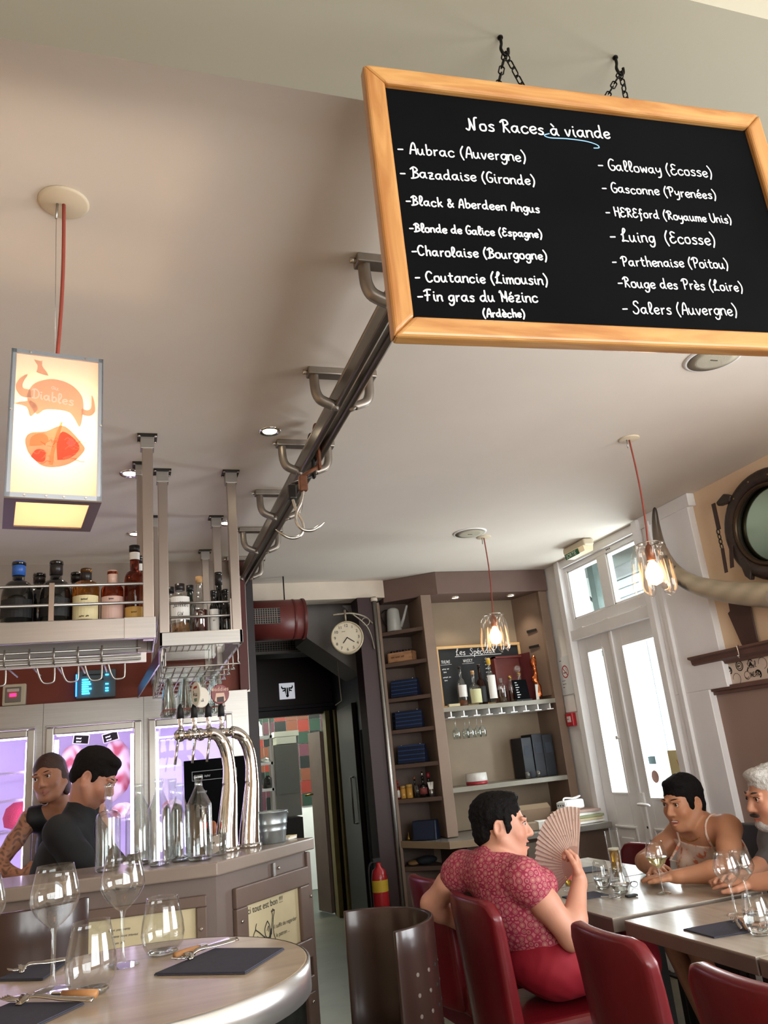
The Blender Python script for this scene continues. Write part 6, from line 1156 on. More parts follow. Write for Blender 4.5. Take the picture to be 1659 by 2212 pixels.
def tumbler(label, loc, h=.118, group='tumblers on the round table', s=1.0, water=None):
    g = thing('tumbler', label, 'glass', loc, group=group); o = [(.027, 0), (.034, .004), (.043, .022), (.0465, .042), (.044, .065), (.038, .095), (.0335, .118)]; o = [(r*s, z*h/.118) for r, z in o]
    MB().lathe(o+[(r-.0016, max(z, .010)) for r, z in o[:0:-1]]+[(.02*s, .009)], seg=32, cap1=True).build('glass', M_glass, g); MB().lathe([(.026*s, .001), (.032*s, .004), (.030*s, .008), (.001, .009)], seg=24).build('thick_base', MATS['thick_glass'], g)
    if water: MB().lathe([(.03*s, .0105), (.0435*s, .042*h/.118), (.0425*s, water)], seg=28).build('water', mat('water', 'f4f8f8', .02, trans=1, ior=1.33), g)
    return g
tumbler('stemless tumbler standing in front of the wine glass by the knife', (-.068, 1.724, ZT), .12); tumbler('stemless tumbler beside the fork and dark napkin', (.069, 1.968, ZT), .113)
M_nap = mat('navy_paper_napkin', '3a3a46', .8, var=.08, scale=60)
def napkin(label, pts, z=ZT, lift=0, group='dark paper napkins'):
    c = np.mean(np.array(pts), 0); n = thing('paper_napkin', label, 'napkin', (c[0], c[1], z), group=group); q = MB()
    q.prism([(p[0], p[1]) for p in pts], (0, 0, z), (1, 0, 0), (0, 1, 0), (0, 0, .0022)); q.build('lower_fold', M_nap, n, world=True); q = MB(); k = .985
    q.prism([(c[0]+(p[0]-c[0])*k, c[1]+(p[1]-c[1])*k) for p in pts], (0, 0, z+.0024), (1, 0, 0), (0, 1, 0), (0, 0, .0018)); q.build('upper_fold', M_nap, n, world=True)
napkin('dark napkin under the fork at the rim of the round table', [(.045, 1.775), (.205, 1.655), (.305, 1.80), (.175, 1.915)]); napkin('dark napkin lying behind the near wine glass', [(-.26, 1.975), (-.165, 1.905), (-.12, 2.08), (-.215, 2.045)]); napkin('dark napkin under the wooden-handled knife', [(-.075, 1.650), (-.16, 1.535), (-.29, 1.63), (-.205, 1.745)])
M_cut = mat('cutlery_steel', 'c9c6c0', .15, 1); M_hand = wood('knife_handle_wood', 'a87446', 'c08e5c', .5, 9, (1, 1, 1))
def fork(label, a, b_, z, group='cutlery on the round table'):
    z += .004; a, b_ = Vector((*a, z)), Vector((*b_, z)); d = (b_-a); L = d.length; d.normalize(); n = Vector((-d.y, d.x, 0)); f = thing('fork', label, 'fork', tuple((a+b_)/2), group=group)
    MB().tube(crom([a+Vector((0, 0, .004)), a+d*L*.35+Vector((0, 0, .006)), a+d*L*.62+Vector((0, 0, .010)), a+d*L*.72+Vector((0, 0, .006))], 4), [.005]*5+[.0042]*5+[.003]*3, 8, flat=.4).build('handle', M_cut, f, world=True)
    MB().tube([a+d*L*.70+Vector((0, 0, .006)), a+d*L*.76+Vector((0, 0, .004)), a+d*L*.82+Vector((0, 0, .004))], [.004, .011, .011], 10, flat=.22).build('neck', M_cut, f, world=True)
    for i in range(4): o = n*(-.0085+i*.0057); MB().tube([a+d*L*.81+o+Vector((0, 0, .004)), a+d*L*.9+o+Vector((0, 0, .004)), a+d*L+o+Vector((0, 0, .008))], .0014, 6).build('tine', M_cut, f, world=True)
def knife(label, a, b_, z, group='cutlery on the round table'):
    a, b_ = Vector((*a, z)), Vector((*b_, z)); d = (b_-a); L = d.length; d.normalize(); n = Vector((-d.y, d.x, 0)); f = thing('steak_knife', label, 'knife', tuple((a+b_)/2), group=group)
    MB().tube([a+Vector((0, 0, .009)), a+d*L*.2+Vector((0, 0, .009)), a+d*L*.42+Vector((0, 0, .009))], [.0075, .0085, .007], 10, flat=.8).build('handle', M_hand, f, world=True); q = MB(); q.prism([(0, -.007), (L*.5, -.006), (L*.575, .006), (0, .007)], a+d*L*.42+Vector((0, 0, .008)), d, n, (0, 0, .0014)); q.build('blade', M_cut, f, world=True)
    MB().obox(a+d*L*.40-n*.007+Vector((0, 0, .004)), d*.02, n*.014, Vector((0, 0, .011))).build('bolster', M_cut, f, world=True, bevel=.002)
knife('wooden-handled knife across the napkin at the table rim', (.088, 1.848), (.215, 1.945), ZT+.0045); fork('fork lying beside the knife at the table rim', (.225, 1.925), (.085, 1.812), ZT+.0045); knife('wooden-handled knife in front of the near tumbler', (-.055, 1.648), (-.20, 1.745), ZT+.0045); fork('fork under the near wooden-handled knife', (-.060, 1.615), (-.215, 1.735), ZT+.0045); fork('fork on the dark napkin behind the near wine glass', (-.13, 2.02), (-.24, 1.985), ZT+.0045)

# ------------------------------------------------------------------ dining tables along the street wall
M_t2 = wood('pale_grey_oak', '9c9180', 'b5ab9c', .28, 2.5, (7, 1, 1), coat=.25); M_tedge = mat('table_edge_brown', '655a50', .45, var=.1)
def table(label, x0, x1, y0, y1):
    t = thing('dining_table', label, 'table', ((x0+x1)/2, (y0+y1)/2, 0), group='rectangular tables along the street wall')
    MB().box(x0, x1, y0, y1, .80, .846).build('edge_band', M_tedge, t, world=True, bevel=.003); MB().box(x0+.002, x1-.002, y0+.002, y1-.002, .846, .85).build('table_top', M_t2, t, world=True)
    cx, cy = (x0+x1)/2, (y0+y1)/2; MB().box(cx-.045, cx+.045, cy-.045, cy+.045, .03, .80).build('column', M_black, t, world=True); MB().box(cx-.25, cx+.25, cy-.2, cy+.2, 0, .03).build('foot', M_black, t, world=True, bevel=.004)
table('grey oak table shared by the woman with the fan and her friend', 1.70, 2.42, 2.825, 3.525); table('grey oak table beyond the friends with one dark napkin', 1.74, 2.46, 3.535, 4.235); table('grey oak table set with a napkin and fork beside the red chair', 1.71, 2.43, 2.105, 2.765); table('grey oak table joined on beside the low red chair', 1.71, 2.43, 1.42, 2.095)
Z8 = .8505
def beer(label, loc, h, r0, r1, fill, foam=.0):
    g = thing('beer_glass', label, 'glass', loc, group='glasses on the shared table'); MB().lathe([(r0*1.1, 0), (r0*1.15, .004), (r0, .012), (r0, .02), (r1, h), (r1-.002, h), (r0-.003, .02)], seg=26).build('glass', M_glass, g); rr = r0+(r1-r0)*fill; MB().lathe([(r0-.0035, .021), (rr-.003, h*fill)], seg=26).build('beer', mat('lager', 'c9962c', .08, trans=.7, ior=1.33), g)
    if foam: MB().lathe([(rr-.003, h*fill), (rr-.003, h*fill+foam)], seg=26).build('foam', mat('foam', 'eee6cf', .8), g)
beer('beer glass with a red badge under the fan', (1.885, 3.43, Z8), .17, .030, .036, .8); MB().prism([(-.02, .05), (.02, .05), (.02, .11), (-.02, .11)], (1.873, 3.392, Z8), (.95, -.3, 0), (0, 0, 1), (.0004, .001, 0)).build('glass_badge', mat('badge_red', 'b0301e', .4), bpy.data.objects['beer_glass.016'], world=True)
beer('tall slim beer glass half full with a thin head', (2.15, 3.46, Z8), .215, .026, .030, .62, .008); tumbler('tumbler of water next to the small napkin', (2.0, 3.355, Z8), .115, 'glasses on the shared table', .85, .05); tumbler('short tumbler in front of the tall beer', (2.0, 3.215, Z8), .10, 'glasses on the shared table', .95, .03); wineglass('wine glass of white wine by the woman in the pale top', (2.10, 3.06, Z8), .20, .95, .155, 'glasses on the shared table'); wineglass('empty wine glass before the grey-haired man', (2.03, 2.55, Z8), .205, 1, None, 'glasses on the set table'); wineglass('second empty wine glass behind the first before the grey-haired man', (2.12, 2.58, Z8), .20, .95, None, 'glasses on the set table'); tumbler('tumbler of water beside the fork on the set table', (1.90, 2.29, Z8), .12, 'glasses on the set table', .95, .06)
napkin('small dark napkin at the edge of the shared table', [(1.77, 3.32), (1.77, 3.20), (1.93, 3.20), (1.93, 3.32)], Z8, group='napkins on the dining tables'); napkin('dark napkin on the far empty table', [(2.05, 3.95), (2.05, 3.79), (2.28, 3.75), (2.30, 3.92)], Z8, group='napkins on the dining tables'); napkin('dark napkin between the tall beer and the tumbler of water', [(2.02, 3.45), (2.04, 3.38), (2.12, 3.38), (2.12, 3.45)], Z8, group='napkins on the dining tables'); napkin('dark napkin on the set table beside the red chair', [(1.765, 2.50), (1.765, 2.345), (1.93, 2.325), (1.99, 2.49)], Z8, group='napkins on the dining tables')
fork('fork on the napkin of the set table', (1.875, 2.345), (1.955, 2.475), Z8+.004, 'cutlery on the dining tables'); knife('knife beside the fork on the set table', (1.89, 2.335), (1.975, 2.465), Z8+.004, 'cutlery on the dining tables')
t = thing('key_ring', 'bunch of keys lying by the short tumbler', 'keys', (1.93, 3.14, Z8))
MB().tube([(.018*math.cos(a), .018*math.sin(a), .003) for a in [2*PI*i/16 for i in range(16)]], .0015, 6, closed=True).build('ring', M_chrome, t)
for i in range(4): a = i*1.1+.4; d = Vector((math.cos(a), math.sin(a), 0)); n_ = Vector((-d.y, d.x, 0)); MB().prism([(.015, -.009), (.033, -.009), (.036, -.003), (.065, -.003), (.065, .003), (.036, .004), (.033, .009), (.015, .009)], (0, 0, .002+i*.002), d, n_, (0, 0, .002)).build('key', M_steel, t)
MB().box(.02, .07, -.05, -.025, .001, .010).build('fob', M_black, t, bevel=.003)
t = thing('spectacles', 'folded dark-rimmed spectacles on the shared table', 'glasses', (2.082, 3.27, Z8), -.2); t.scale = (.62, .62, .62)
for s_ in (-1, 1): MB().tube([(s_*.034+.026*math.cos(a), 0, .022+.019*math.sin(a)) for a in [2*PI*i/18 for i in range(18)]], .002, 6, closed=True).build('rim', M_black, t); MB().tube(crom([(s_*.06, 0, .03), (s_*.062, .05, .028), (s_*.058, .11, .02), (s_*.055, .13, .004)], 4), .002, 6).build('temple', M_black, t)
MB().tube([(-.008, 0, .026), (0, 0, .03), (.008, 0, .026)], .002, 6).build('bridge', M_black, t)
t = thing('white_handbag', 'soft white handbag standing behind the fan', 'handbag', (2.20, 4.08, Z8)); sd = SDF(.008); sd.ell((2.20, 4.08, Z8+.075), (.10, .055, .075), k=.02).ell((2.20, 4.08, Z8+.02), (.11, .06, .03), k=.03); V, F = sd.mesh(noise=.004, nscale=60); V[:, 2] = np.maximum(V[:, 2], Z8+.001); sdf_obj('bag', V, F, mat('white_canvas', 'd8d2c6', .7), t); MB().tube(crom([(-.05, 0, .12), (-.04, 0, .19), (0, 0, .215), (.04, 0, .19), (.05, 0, .12)], 5), .006, 8).build('strap', mat('tan_strap', 'a8875c', .5), t)

# ------------------------------------------------------------------ chairs
M_rleath = mat('oxblood_leather', '661019', .34, var=.12, scale=6, bump=.06, bscale=40, coat=.2); M_leg = mat('dark_wood_leg', '1d1614', .45)
M_gleath = mat('grey_leather', '33322f', .4, var=.1)
def chair_back(m, par, w=.385, z0=.52, z1=1.0, lean=.05):
    q = MB(); n = 12; mz = 8; vs = []
    for face in (0, 1):
        for j in range(mz+1):
            fz = j/mz; z = z0+(z1-z0)*fz
            for i in range(n+1):
                f = -1+2*i/n; drop = .025*max(0, fz-.8)/.2*(1-abs(f)**3)*0; wz = w/2*(1-.10*(1-fz)); y = f*wz; x = -.215-lean*fz+.035*f*f+(0 if face == 0 else -.055+.012*fz)
                zz = z-(.05*max(0, abs(f)-.8)/.2*max(0, fz-.75)/.25)**1; vs.append((x, y, zz))
    N = (n+1)*(mz+1); fs = []
    for j in range(mz):
        for i in range(n):
            a = j*(n+1)+i; fs.append((a, a+1, a+n+2, a+n+1)); b_ = a+N; fs.append((b_, b_+n+1, b_+n+2, b_+1))
    for i in range(n): a = mz*(n+1)+i; fs.append((a, a+1, a+N+1, a+N)); a = i; fs.append((a, a+N, a+N+1, a+1))
    for j in range(mz): a = j*(n+1); fs.append((a, a+n+1, a+N+n+1, a+N)); a = j*(n+1)+n; fs.append((a, a+N, a+N+n+1, a+n+1))
    q.add(vs, fs, True); o = q.build('backrest', m, par, bevel=.014, bseg=3)
    e = MB(); P = [vs[mz*(n+1)+i] for i in range(n+1)]; return o
def chair(name, label, loc, rz, m, group):
    t = thing(name, label, 'chair', loc, rz, group); chair_back(m, t)
    MB().box(-.22, .21, -.21, .21, .50, .625).build('seat', m, t, bevel=.03, bseg=4); MB().box(-.20, .19, -.19, .19, .44, .50).build('seat_frame', m, t)
    for x in (-.20, .17):
        for y in (-.18, .18): MB().obox((x-.018, y-.018, 0), (.036, 0, 0), (0, .036, 0), (0, 0, .47)).build('leg', M_leg, t, bevel=.002)
    return t
GR = 'oxblood leather chairs'
c0 = chair('dining_chair', 'oxblood leather chair the woman with the fan sits in', (1.425, 2.86, 0), 0, M_rleath, GR)
dup(c0, (1.46, 3.44, 0), .05, 'empty oxblood leather chair behind the woman with the fan', GR); dup(c0, (1.49, 2.08, 0), -.03, 'empty oxblood leather chair at the set table with napkin and fork', GR); dup(c0, (1.475, 1.535, 0), 0, 'oxblood leather chair tucked under the joined-on table', GR); lowc = dup(c0, (2.56, 4.18, 0), PI+.1, 'oxblood leather chair by the street door behind the tall beer', GR); lowc.scale = (1, 1, .88)
gc = chair('grey_chair', 'charcoal leather chair under the woman in the pale top', (2.72, 3.46, 0), PI+.05, M_gleath, 'charcoal chairs'); dup(gc, (2.74, 2.74, 0), PI, 'charcoal leather chair under the grey-haired man', 'charcoal chairs')
# perforated bentwood bar chairs
M_ply = mat('dark_bentwood', '33221e', .28, var=.15, scale=5, coat=.4)
def bentchair(label, loc, rz, z1, seatz):
    t = thing('bentwood_bar_chair', label, 'chair', loc, rz, 'dark bentwood bar chairs'); q = MB(); R_, n, th = .235, 26, .016; a0, a1 = math.radians(95), math.radians(265); vs = []; z0 = seatz-.08; mz = 6
    for face in (0, 1):
        for j in range(mz+1):
            z = z0+(z1-z0)*j/mz
            for i in range(n+1):
                a = a0+(a1-a0)*i/n; r = R_-(th if face else 0); vs.append((r*math.cos(a), r*1.0*math.sin(a), z))
    N = (n+1)*(mz+1); fs = []
    for j in range(mz):
        for i in range(n): a = j*(n+1)+i; fs += [(a, a+1, a+n+2, a+n+1), (a+N, a+N+n+1, a+N+n+2, a+N+1)]
    for i in range(n): a = mz*(n+1)+i; fs.append((a, a+1, a+N+1, a+N)); fs.append((i, i+N, i+N+1, i+1))
    for j in range(mz): a = j*(n+1); fs.append((a, a+n+1, a+N+n+1, a+N)); a += n; fs.append((a, a+N, a+N+n+1, a+n+1))
    q.add(vs, fs, True); s_ = q.build('back_shell', M_ply, t, bevel=.004)
    for r in range(6):
        for c in range(4):
            a = math.radians(112+c*14); z = z1-.13-r*.055; d = Vector((math.cos(a), math.sin(a), 0)); p = d*(R_-th-.0006)+Vector((0, 0, z)); MB().lathe([(.006, 0), (.006, th+.0012)], p, 10, d).build('ventilation_hole', mat('hole_rim', '8a8078', .4, .5) if c < 2 else M_black, s_)
    MB().lathe([(.215, seatz-.03), (.22, seatz-.02), (.22, seatz), (.2, seatz+.01), (0, seatz+.012)], seg=32).build('seat', M_ply, t)
    for x in (-.14, .14):
        for y in (-.14, .14): MB().tube([(x, y, seatz-.03), (x*1.3, y*1.3, 0)], .014, 10).build('leg', M_darkmetal, t)
    MB().tube([(.165*math.cos(a), .165*math.sin(a), .25) for a in [2*PI*i/24 for i in range(24)]], .008, 8, closed=True).build('foot_ring', M_darkmetal, t)
bentchair('dark perforated bentwood bar chair in the aisle by the bar end', (.715, 2.72, 0), math.radians(185), 1.0, .62); bentchair('dark bentwood bar chair between the round table and the bar', (-.30, 2.72, 0), math.radians(60), 1.205, .80)
# ------------------------------------------------------------------ people
from mathutils.bvhtree import BVHTree
M_skin = colmat('skin', .5, .08, .03)
def unit(v): v = np.array(v, float); return v/np.linalg.norm(v)
class Head:
    def __init__(s, c, fwd, up, sc=1.0):
        s.c = np.array(c, float); f = unit(fwd); u = np.array(up, float); u = unit(u-f*(u@f)); s.R = np.stack([np.cross(f, u), f, u], 1); s.sc = sc
    def __call__(s, x, y, z): return s.c+s.R@(np.array((x, y, z))*s.sc)
    def prims(s, d, smile=0, fem=True, neck=None, nr=.05):
        k = s.sc; e = lambda c, r, kk=.02, neg=False, R=None: d.ell(s(*c), np.array(r)*k, s.R if R is None else s.R@R, kk*k, neg)
        e((0, -.018, .032), (.073, .092, .083)); e((0, .018, -.02), (.066, .074, .082), .03); e((0, .03, -.068), (.050, .056, .048), .03)
        e((0, .066, -.100), (.024, .020, .018), .025)
        for q in (-1, 1):
            e((q*.036, .062, -.030), (.024, .022, .022), .025); d.cap(s(q*.068, -.0, -.045), s(q*.038, .045, -.095), .018*k, .015*k, .03*k)
            e((q*.033, .104, .006), (.017, .020, .0115), .012, True)
            d.cap(s(q*.046, .080, .024), s(q*.016, .090, .022), .0075*k, .008*k, .012*k)
            d.ell(s(q*.032, .0765, .006), (.0150*k, .0135*k, .0128*k), s.R, .004*k)
            Re = np.array(Matrix.Rotation(q*.35, 3, 'Z')); e((q*.076, -.012, -.008), (.0075, .018, .030), .006, False, Re); e((q*.079, -.010, -.002), (.005, .010, .018), .005, True, Re); e((q*.074, -.004, -.030), (.007, .009, .010), .006)
            e((q*.0125, .094, -.036), (.0085, .009, .0075), .006)
        d.cap(s(0, .084, .016), s(0, .108, -.028), .0075*k, .0115*k, .012*k); e((0, .106, -.032), (.010, .010, .0085), .008)
        w = .021+.006*smile; up_ = .010*smile; bk = .012*smile
        for q in (-1, 1):
            d.cap(s(0, .094, -.063), s(q*w, .080-bk, -.066+up_), .0058*k, .004*k, .006*k); d.cap(s(0, .092, -.074-.006*smile), s(q*w*.9, .079-bk, -.070+up_*.6), .0068*k, .004*k, .006*k)
        if smile: d.ell(s(0, .098, -.068-.001), np.array((.023, .018, .0068))*k, s.R, .004*k, True)
        else: d.ell(s(0, .101, -.068), np.array((.022, .008, .0014))*k, s.R, .002*k, True)
        if neck is not None: d.cap(s(0, -.02, -.055), neck, nr*k, nr*1.12, .03)
    def color(s, base, lips, blush=.12, stub=None):
        b, l = np.array(lin(base)), np.array(lin(lips))
        def f(V):
            L = (V-s.c)@s.R/s.sc; c = np.repeat(b[None], len(V), 0); c *= (1+.05*np.sin(V[:, :1]*70)*np.sin(V[:, 2:3]*60))
            m = np.exp(-((L[:, 0]/.024)**2+((L[:, 1]-.088)/.016)**2+((L[:, 2]+.068)/.011)**2)**2)[:, None]; c = c*(1-m)+l*m
            for q in (-1, 1):
                m = blush*np.exp(-(((L[:, 0]-q*.04)/.022)**2+((L[:, 1]-.07)/.03)**2+((L[:, 2]+.03)/.02)**2))[:, None]; c = c*(1-m)+np.array(lin('b0503c'))*m
                m = .45*np.exp(-(((L[:, 0]-q*.032)/.018)**2+((L[:, 1]-.09)/.02)**2+((L[:, 2]-.008)/.008)**2))[:, None]; c = c*(1-.4*m)
            if stub is not None: 
                m = .75*np.clip(np.exp(-(((L[:, 0])/.06)**2+((L[:, 1]-.06)/.05)**2+((L[:, 2]+.085)/.035)**2)**2), 0, 1)[:, None]; c = c*(1-m)+np.array(lin(stub))*m
            return np.clip(c, 0, 1)
        return f
    def face(s, par, iris='3a2a1c', brow='1c1512', smile=0, look=(0, 0), lids=.0, brw=.0028):
        k = s.sc
        for q in (-1, 1):
            e = MB(); c = s(q*.032, .0782, .006); e.sphere(Vector(c), .0122*k, 16, 12); e.build('eyeball', mat('eye_white', 'd9d2cb', .25), par, world=True)
            d = unit(s.R@np.array((look[0], 1, look[1]))); MB().sphere(Vector(c+d*.0078*k), .0068*k, 12, 8).build('iris', mat('iris_'+iris, iris, .15), par, world=True)
            n_ = []
            for i in range(7):
                t = i/6; n_.append(Vector(s(q*(.014+.034*t), .0935-.016*t*t, .0255+.006*math.sin(t*PI*.8)-.002*t)))
            MB().tube(n_, [brw*.8*k, brw*k, brw*1.1*k, brw*k, brw*.9*k, brw*.7*k, brw*.4*k], 6).build('eyebrow', mat('brow_'+brow, brow, .8), par, world=True)
            l_ = [Vector(s(q*(.019+.027*i/6), .0925-.010*(i/6)**2-.001, .0115+.0042*math.sin(i/6*PI)-.003*(i/6)-lids)) for i in range(7)]; MB().tube(l_, .0013*k, 5).build('eyelash', mat('lash', '15100e', .8), par, world=True)
        if smile: 
            P = [Vector(s(.022*math.sin(a), .0885-.004*(a/1.2)**2, -.0655)) for a in [-1.2+2.4*i/8 for i in range(9)]]; b_ = MB()
            for i in range(8): b_.obox(P[i]-Vector(s.R[:, 2])*.004*k, P[i+1]-P[i], Vector(s.R[:, 2])*.0088*k, -Vector(s.R[:, 1])*.004*k)
            b_.build('teeth', mat('teeth', 'e6dfd2', .3), par, world=True)
    def hair(s, par, m, prims, cuts, noise=.003, ns=90, res=.0035, name='hair'):
        d = SDF(res)
        for c, r in prims: d.ell(s(*c), np.array(r)*s.sc, s.R, .012)
        for c, r in cuts: d.ell(s(*c), np.array(r)*s.sc, s.R, .006, True)
        V, F = d.mesh(noise=noise, nscale=ns); return sdf_obj(name, V, F, m, par, smooth_it=1)
def hand(d, wrist, dr, nrm, curls=(.5, .5, .5, .5), thumb=.5, side=1, sc=1.0, spread=.06):
    """palm, four fingers of unequal length and a thumb leaving the side of the palm"""
    w = np.array(wrist, float); dr = unit(dr); n = np.array(nrm, float); n = unit(n-dr*(n@dr)); x = np.cross(dr, n)*side; k = sc
    R = np.stack([x, dr, n], 1); d.ell(w+dr*.048*k, np.array((.040, .050, .016))*k, R, .012); d.cap(w-dr*.01, w+dr*.02*k, .025*k, .024*k, .015)
    for i, (L, r) in enumerate(((.068, .0088), (.076, .0090), (.071, .0086), (.056, .0076))):
        o = w+dr*(.088-.004*abs(i-1.3))*k+x*(.030-.0195*i)*k; a = 0; sp = spread*(1.5-i); dd = unit(dr+x*sp); p = o-dd*.015*k; pts = [p, o]
        for sg, f in ((.46, .7), (.30, 1.0), (.24, .8)):
            a += curls[i]*f; v = dd*math.cos(a)-n*math.sin(a); p = pts[-1]+v*L*sg*k; pts.append(p)
        rr = [r*1.05*k, r*1.05*k, r*k, r*.94*k, r*.82*k]; d.chain(pts, rr, .003)
    b0 = w+dr*.028*k+x*.030*k; v1 = unit(x*.75+dr*.75-n*.25*thumb); p1 = b0+v1*.036*k; v2 = unit(dr*.9+x*(.45-.7*thumb)-n*.55*thumb); p2 = p1+v2*.030*k; p3 = p2+unit(v2+dr*.2-n*.4*thumb)*.025*k
    d.chain([w+dr*.018*k+x*.012*k, b0, p1, p2, p3], [.016*k, .0145*k, .0112*k, .0102*k, .0082*k], .006)
def arm(d, sh, el, wr, r=(.048, .039, .033, .026), k=.02):
    sh, el, wr = map(lambda q: np.array(q, float), (sh, el, wr)); m = sh+(el-sh)*.45; d.cap(sh, m, r[0], r[0]*.93, k); d.cap(m, el, r[0]*.93, r[1], k); f = el+(wr-el)*.3; d.cap(el, f, r[1], r[1]*1.02, k); d.cap(f, wr, r[1]*1.02, r[3], k)
def torso(d, hip, chest, shL, shR, hw=.15, depth=.10, bust=0, k=.05, cw=None):
    hip, chest, shL, shR = map(lambda q: np.array(q, float), (hip, chest, shL, shR)); a = unit(shR-shL); u = unit(chest-hip); f = unit(np.cross(u, a)); a2 = np.cross(f, u); R = np.stack([a2, f, u], 1); L = np.linalg.norm(chest-hip); half = np.linalg.norm(shR-shL)/2
    d.ell(hip, (hw, depth*1.08, .12), R, k); d.ell(hip+(chest-hip)*.5, (hw*.86, depth*.95, L*.42), R, k); d.ell(chest-u*.03, (cw or half*.86, depth*1.02, .15), R, k)
    d.cap(shL, shR, .048, .048, .05); d.cap(shL-a*-.03, chest+u*.10, .045, .05, .05); d.cap(shR-a*.03, chest+u*.10, .045, .05, .05)
    if bust:
        for q in (-1, 1): d.ell(chest-u*.055+f*(depth*.82)+a2*q*.07, (.062, bust, .060), R, .03)
    return R
def legs(d, hip, a, knees, ankles, r=(.085, .06, .045), k=.04):
    for q, kn, an in ((-1, knees[0], ankles[0]), (1, knees[1], ankles[1])):
        h_ = np.array(hip)+np.array(a)*q*.085; d.cap(h_, kn, r[0], r[1], k); d.cap(kn, an, r[1], r[2], .03)

for nm_, cl_ in (('black_hair', '0f0d0d'), ('dark_brown_hair', '15100e')): mat(nm_, cl_, .7, bump=.5, bscale=220).node_tree.nodes['Principled BSDF'].inputs['Specular IOR Level'].default_value = .15
# --- the woman with the fan --------------------------------------------------
def woman_fan():
    t = thing('person', 'woman with cropped dark hair in a patterned red top fanning herself', 'person', (1.46, 2.88, .63)); hip, chest = (1.44, 2.87, .752), (1.318, 2.90, .988); shL, shR = (1.222, 3.05, 1.06), (1.335, 2.755, 1.045)
    H = Head((1.352, 2.93, 1.208), (.89, -.45, -.06), (.05, .02, 1), 1.0); nk = (1.285, 2.905, 1.075); d = SDF(.0035)
    torso(d, hip, chest, shL, shR, .155, .105, .07); H.prims(d, .45, True, nk, .049)
    elR, wrR = (1.455, 2.70, .845), (1.575, 2.80, .995); elL, wrL = (1.125, 3.175, .935), (1.25, 3.20, .84)
    arm(d, shR, elR, wrR, (.053, .043, .035, .026)); arm(d, shL, elL, wrL, (.052, .042, .035, .026)); hand(d, wrR, (.22, .30, .90), (.75, -.6, -.1), (1.15, 1.15, 1.1, 1.05), .8, -1, .95, .01); hand(d, wrL, (.8, .3, -.5), (0, .3, 1), (.5, .5, .5, .5), .4, 1, .92)
    ax = unit(np.array(shR)-np.array(shL)); kn = [(1.77, 3.00, .708), (1.78, 2.82, .708)]; an = [(1.62, 2.935, .10), (1.62, 2.80, .10)]; d.p_legs = None
    for q, k_, a_ in ((0, kn[0], an[0]), (1, kn[1], an[1])): h_ = np.array((1.44, 2.95-.15*q, .73)); d.cap(h_, k_, .078, .052, .04); d.cap(k_, a_, .050, .036, .03); d.ell(np.array(a_)+np.array((.06, 0, -.055)), (.11, .04, .04), None, .03)
    V, F = d.mesh(); body = sdf_obj('body', V, F, M_skin, t, color=H.color('c69078', 'a8584c', .2)); H.face(body, '2c1d14', '1a1413', .5)
    H.hair(body, mat('black_hair', '0f0d0d', .6, bump=.5, bscale=220), [((0, -.022, .040), (.080, .100, .086)), ((0, -.062, -.018), (.064, .050, .065)), ((0, .030, .098), (.050, .042, .024)), ((-.055, .018, .0), (.024, .022, .035)), ((.055, .018, .0), (.024, .022, .035))], [((0, .110, -.022), (.095, .070, .088)), ((.085, -.006, -.012), (.03, .026, .036)), ((-.085, -.006, -.012), (.03, .026, .036)), ((0, -.06, -.125), (.09, .08, .055))], .0035, 120)
    # patterned top
    m = mat('red_medallion_print', '701c2e', .7); nt = m.node_tree; bs = nt.nodes['Principled BSDF']; tc = nt.nodes.new('ShaderNodeTexCoord'); vo = nt.nodes.new('ShaderNodeTexVoronoi'); vo.inputs['Scale'].default_value = 46; vo.inputs['Randomness'].default_value = .12; nt.links.new(tc.outputs['Object'], vo.inputs['Vector'])
    cr = nt.nodes.new('ShaderNodeValToRGB'); nt.links.new(vo.outputs['Distance'], cr.inputs[0]); el = cr.color_ramp.elements; el[0].position = .0; el[0].color = (*lin('c08478'), 1); el[1].position = .28; el[1].color = (*lin('ab6464'), 1)
    for ps, c in ((.32, '7c1c30'), (.40, 'c07a78'), (.46, '86203a'), (.60, '9a3048'), (.66, 'b86a70')): e = el.new(ps); e.color = (*lin(c), 1)
    nt.links.new(cr.outputs[0], bs.inputs['Base Color'])
    c = SDF(.0045); torso(c, hip, chest, shL, shR, .155, .105, .07); s1 = np.array(shR)+(np.array(elR)-np.array(shR))*.17; s2 = np.array(shL)+(np.array(elL)-np.array(shL))*.17; c.cap(shR, s1, .056, .060, .03); c.cap(shL, s2, .056, .060, .03); c.ell(np.array(nk)+np.array((.035, .0, .035)), (.085, .078, .048), None, .012, True); c.half((1.40, 2.87, .70), (.25, 0, -1)); V, F = c.mesh(off=.007, noise=.0012, nscale=60); sdf_obj('blouse', V, F, m, body)
    c = SDF(.006); c.ell(hip, (.15, .155, .105), None, .05)
    for q, k_ in ((0, kn[0]), (1, kn[1])): h_ = np.array((1.44, 2.95-.15*q, .735)); c.cap(h_, k_, .088, .064, .05); c.cap(k_, np.array(an[q])+np.array((0, 0, .18)), .062, .062, .04)
    V, F = c.mesh(off=.008, noise=.003, nscale=38); sdf_obj('trousers', V, F, mat('red_trousers', '8e1226', .75, var=.06), body)
    MB().sphere(Vector(H(.078, -.004, -.042)), .0035, 8, 6).build('earring', mat('gold', 'd0a850', .25, 1), body, world=True)
    # folding fan held in the right hand
    f = thing('hand_fan', 'pale pink pleated folding fan held open in the woman\'s hand', 'fan', (1.60, 2.85, 1.03)); pv = Vector((1.598, 2.845, 1.035)); U = Vector((-.30, .953, 0)).normalized(); Wv = Vector((.06, .0, 1)).normalized(); N = U.cross(Wv)
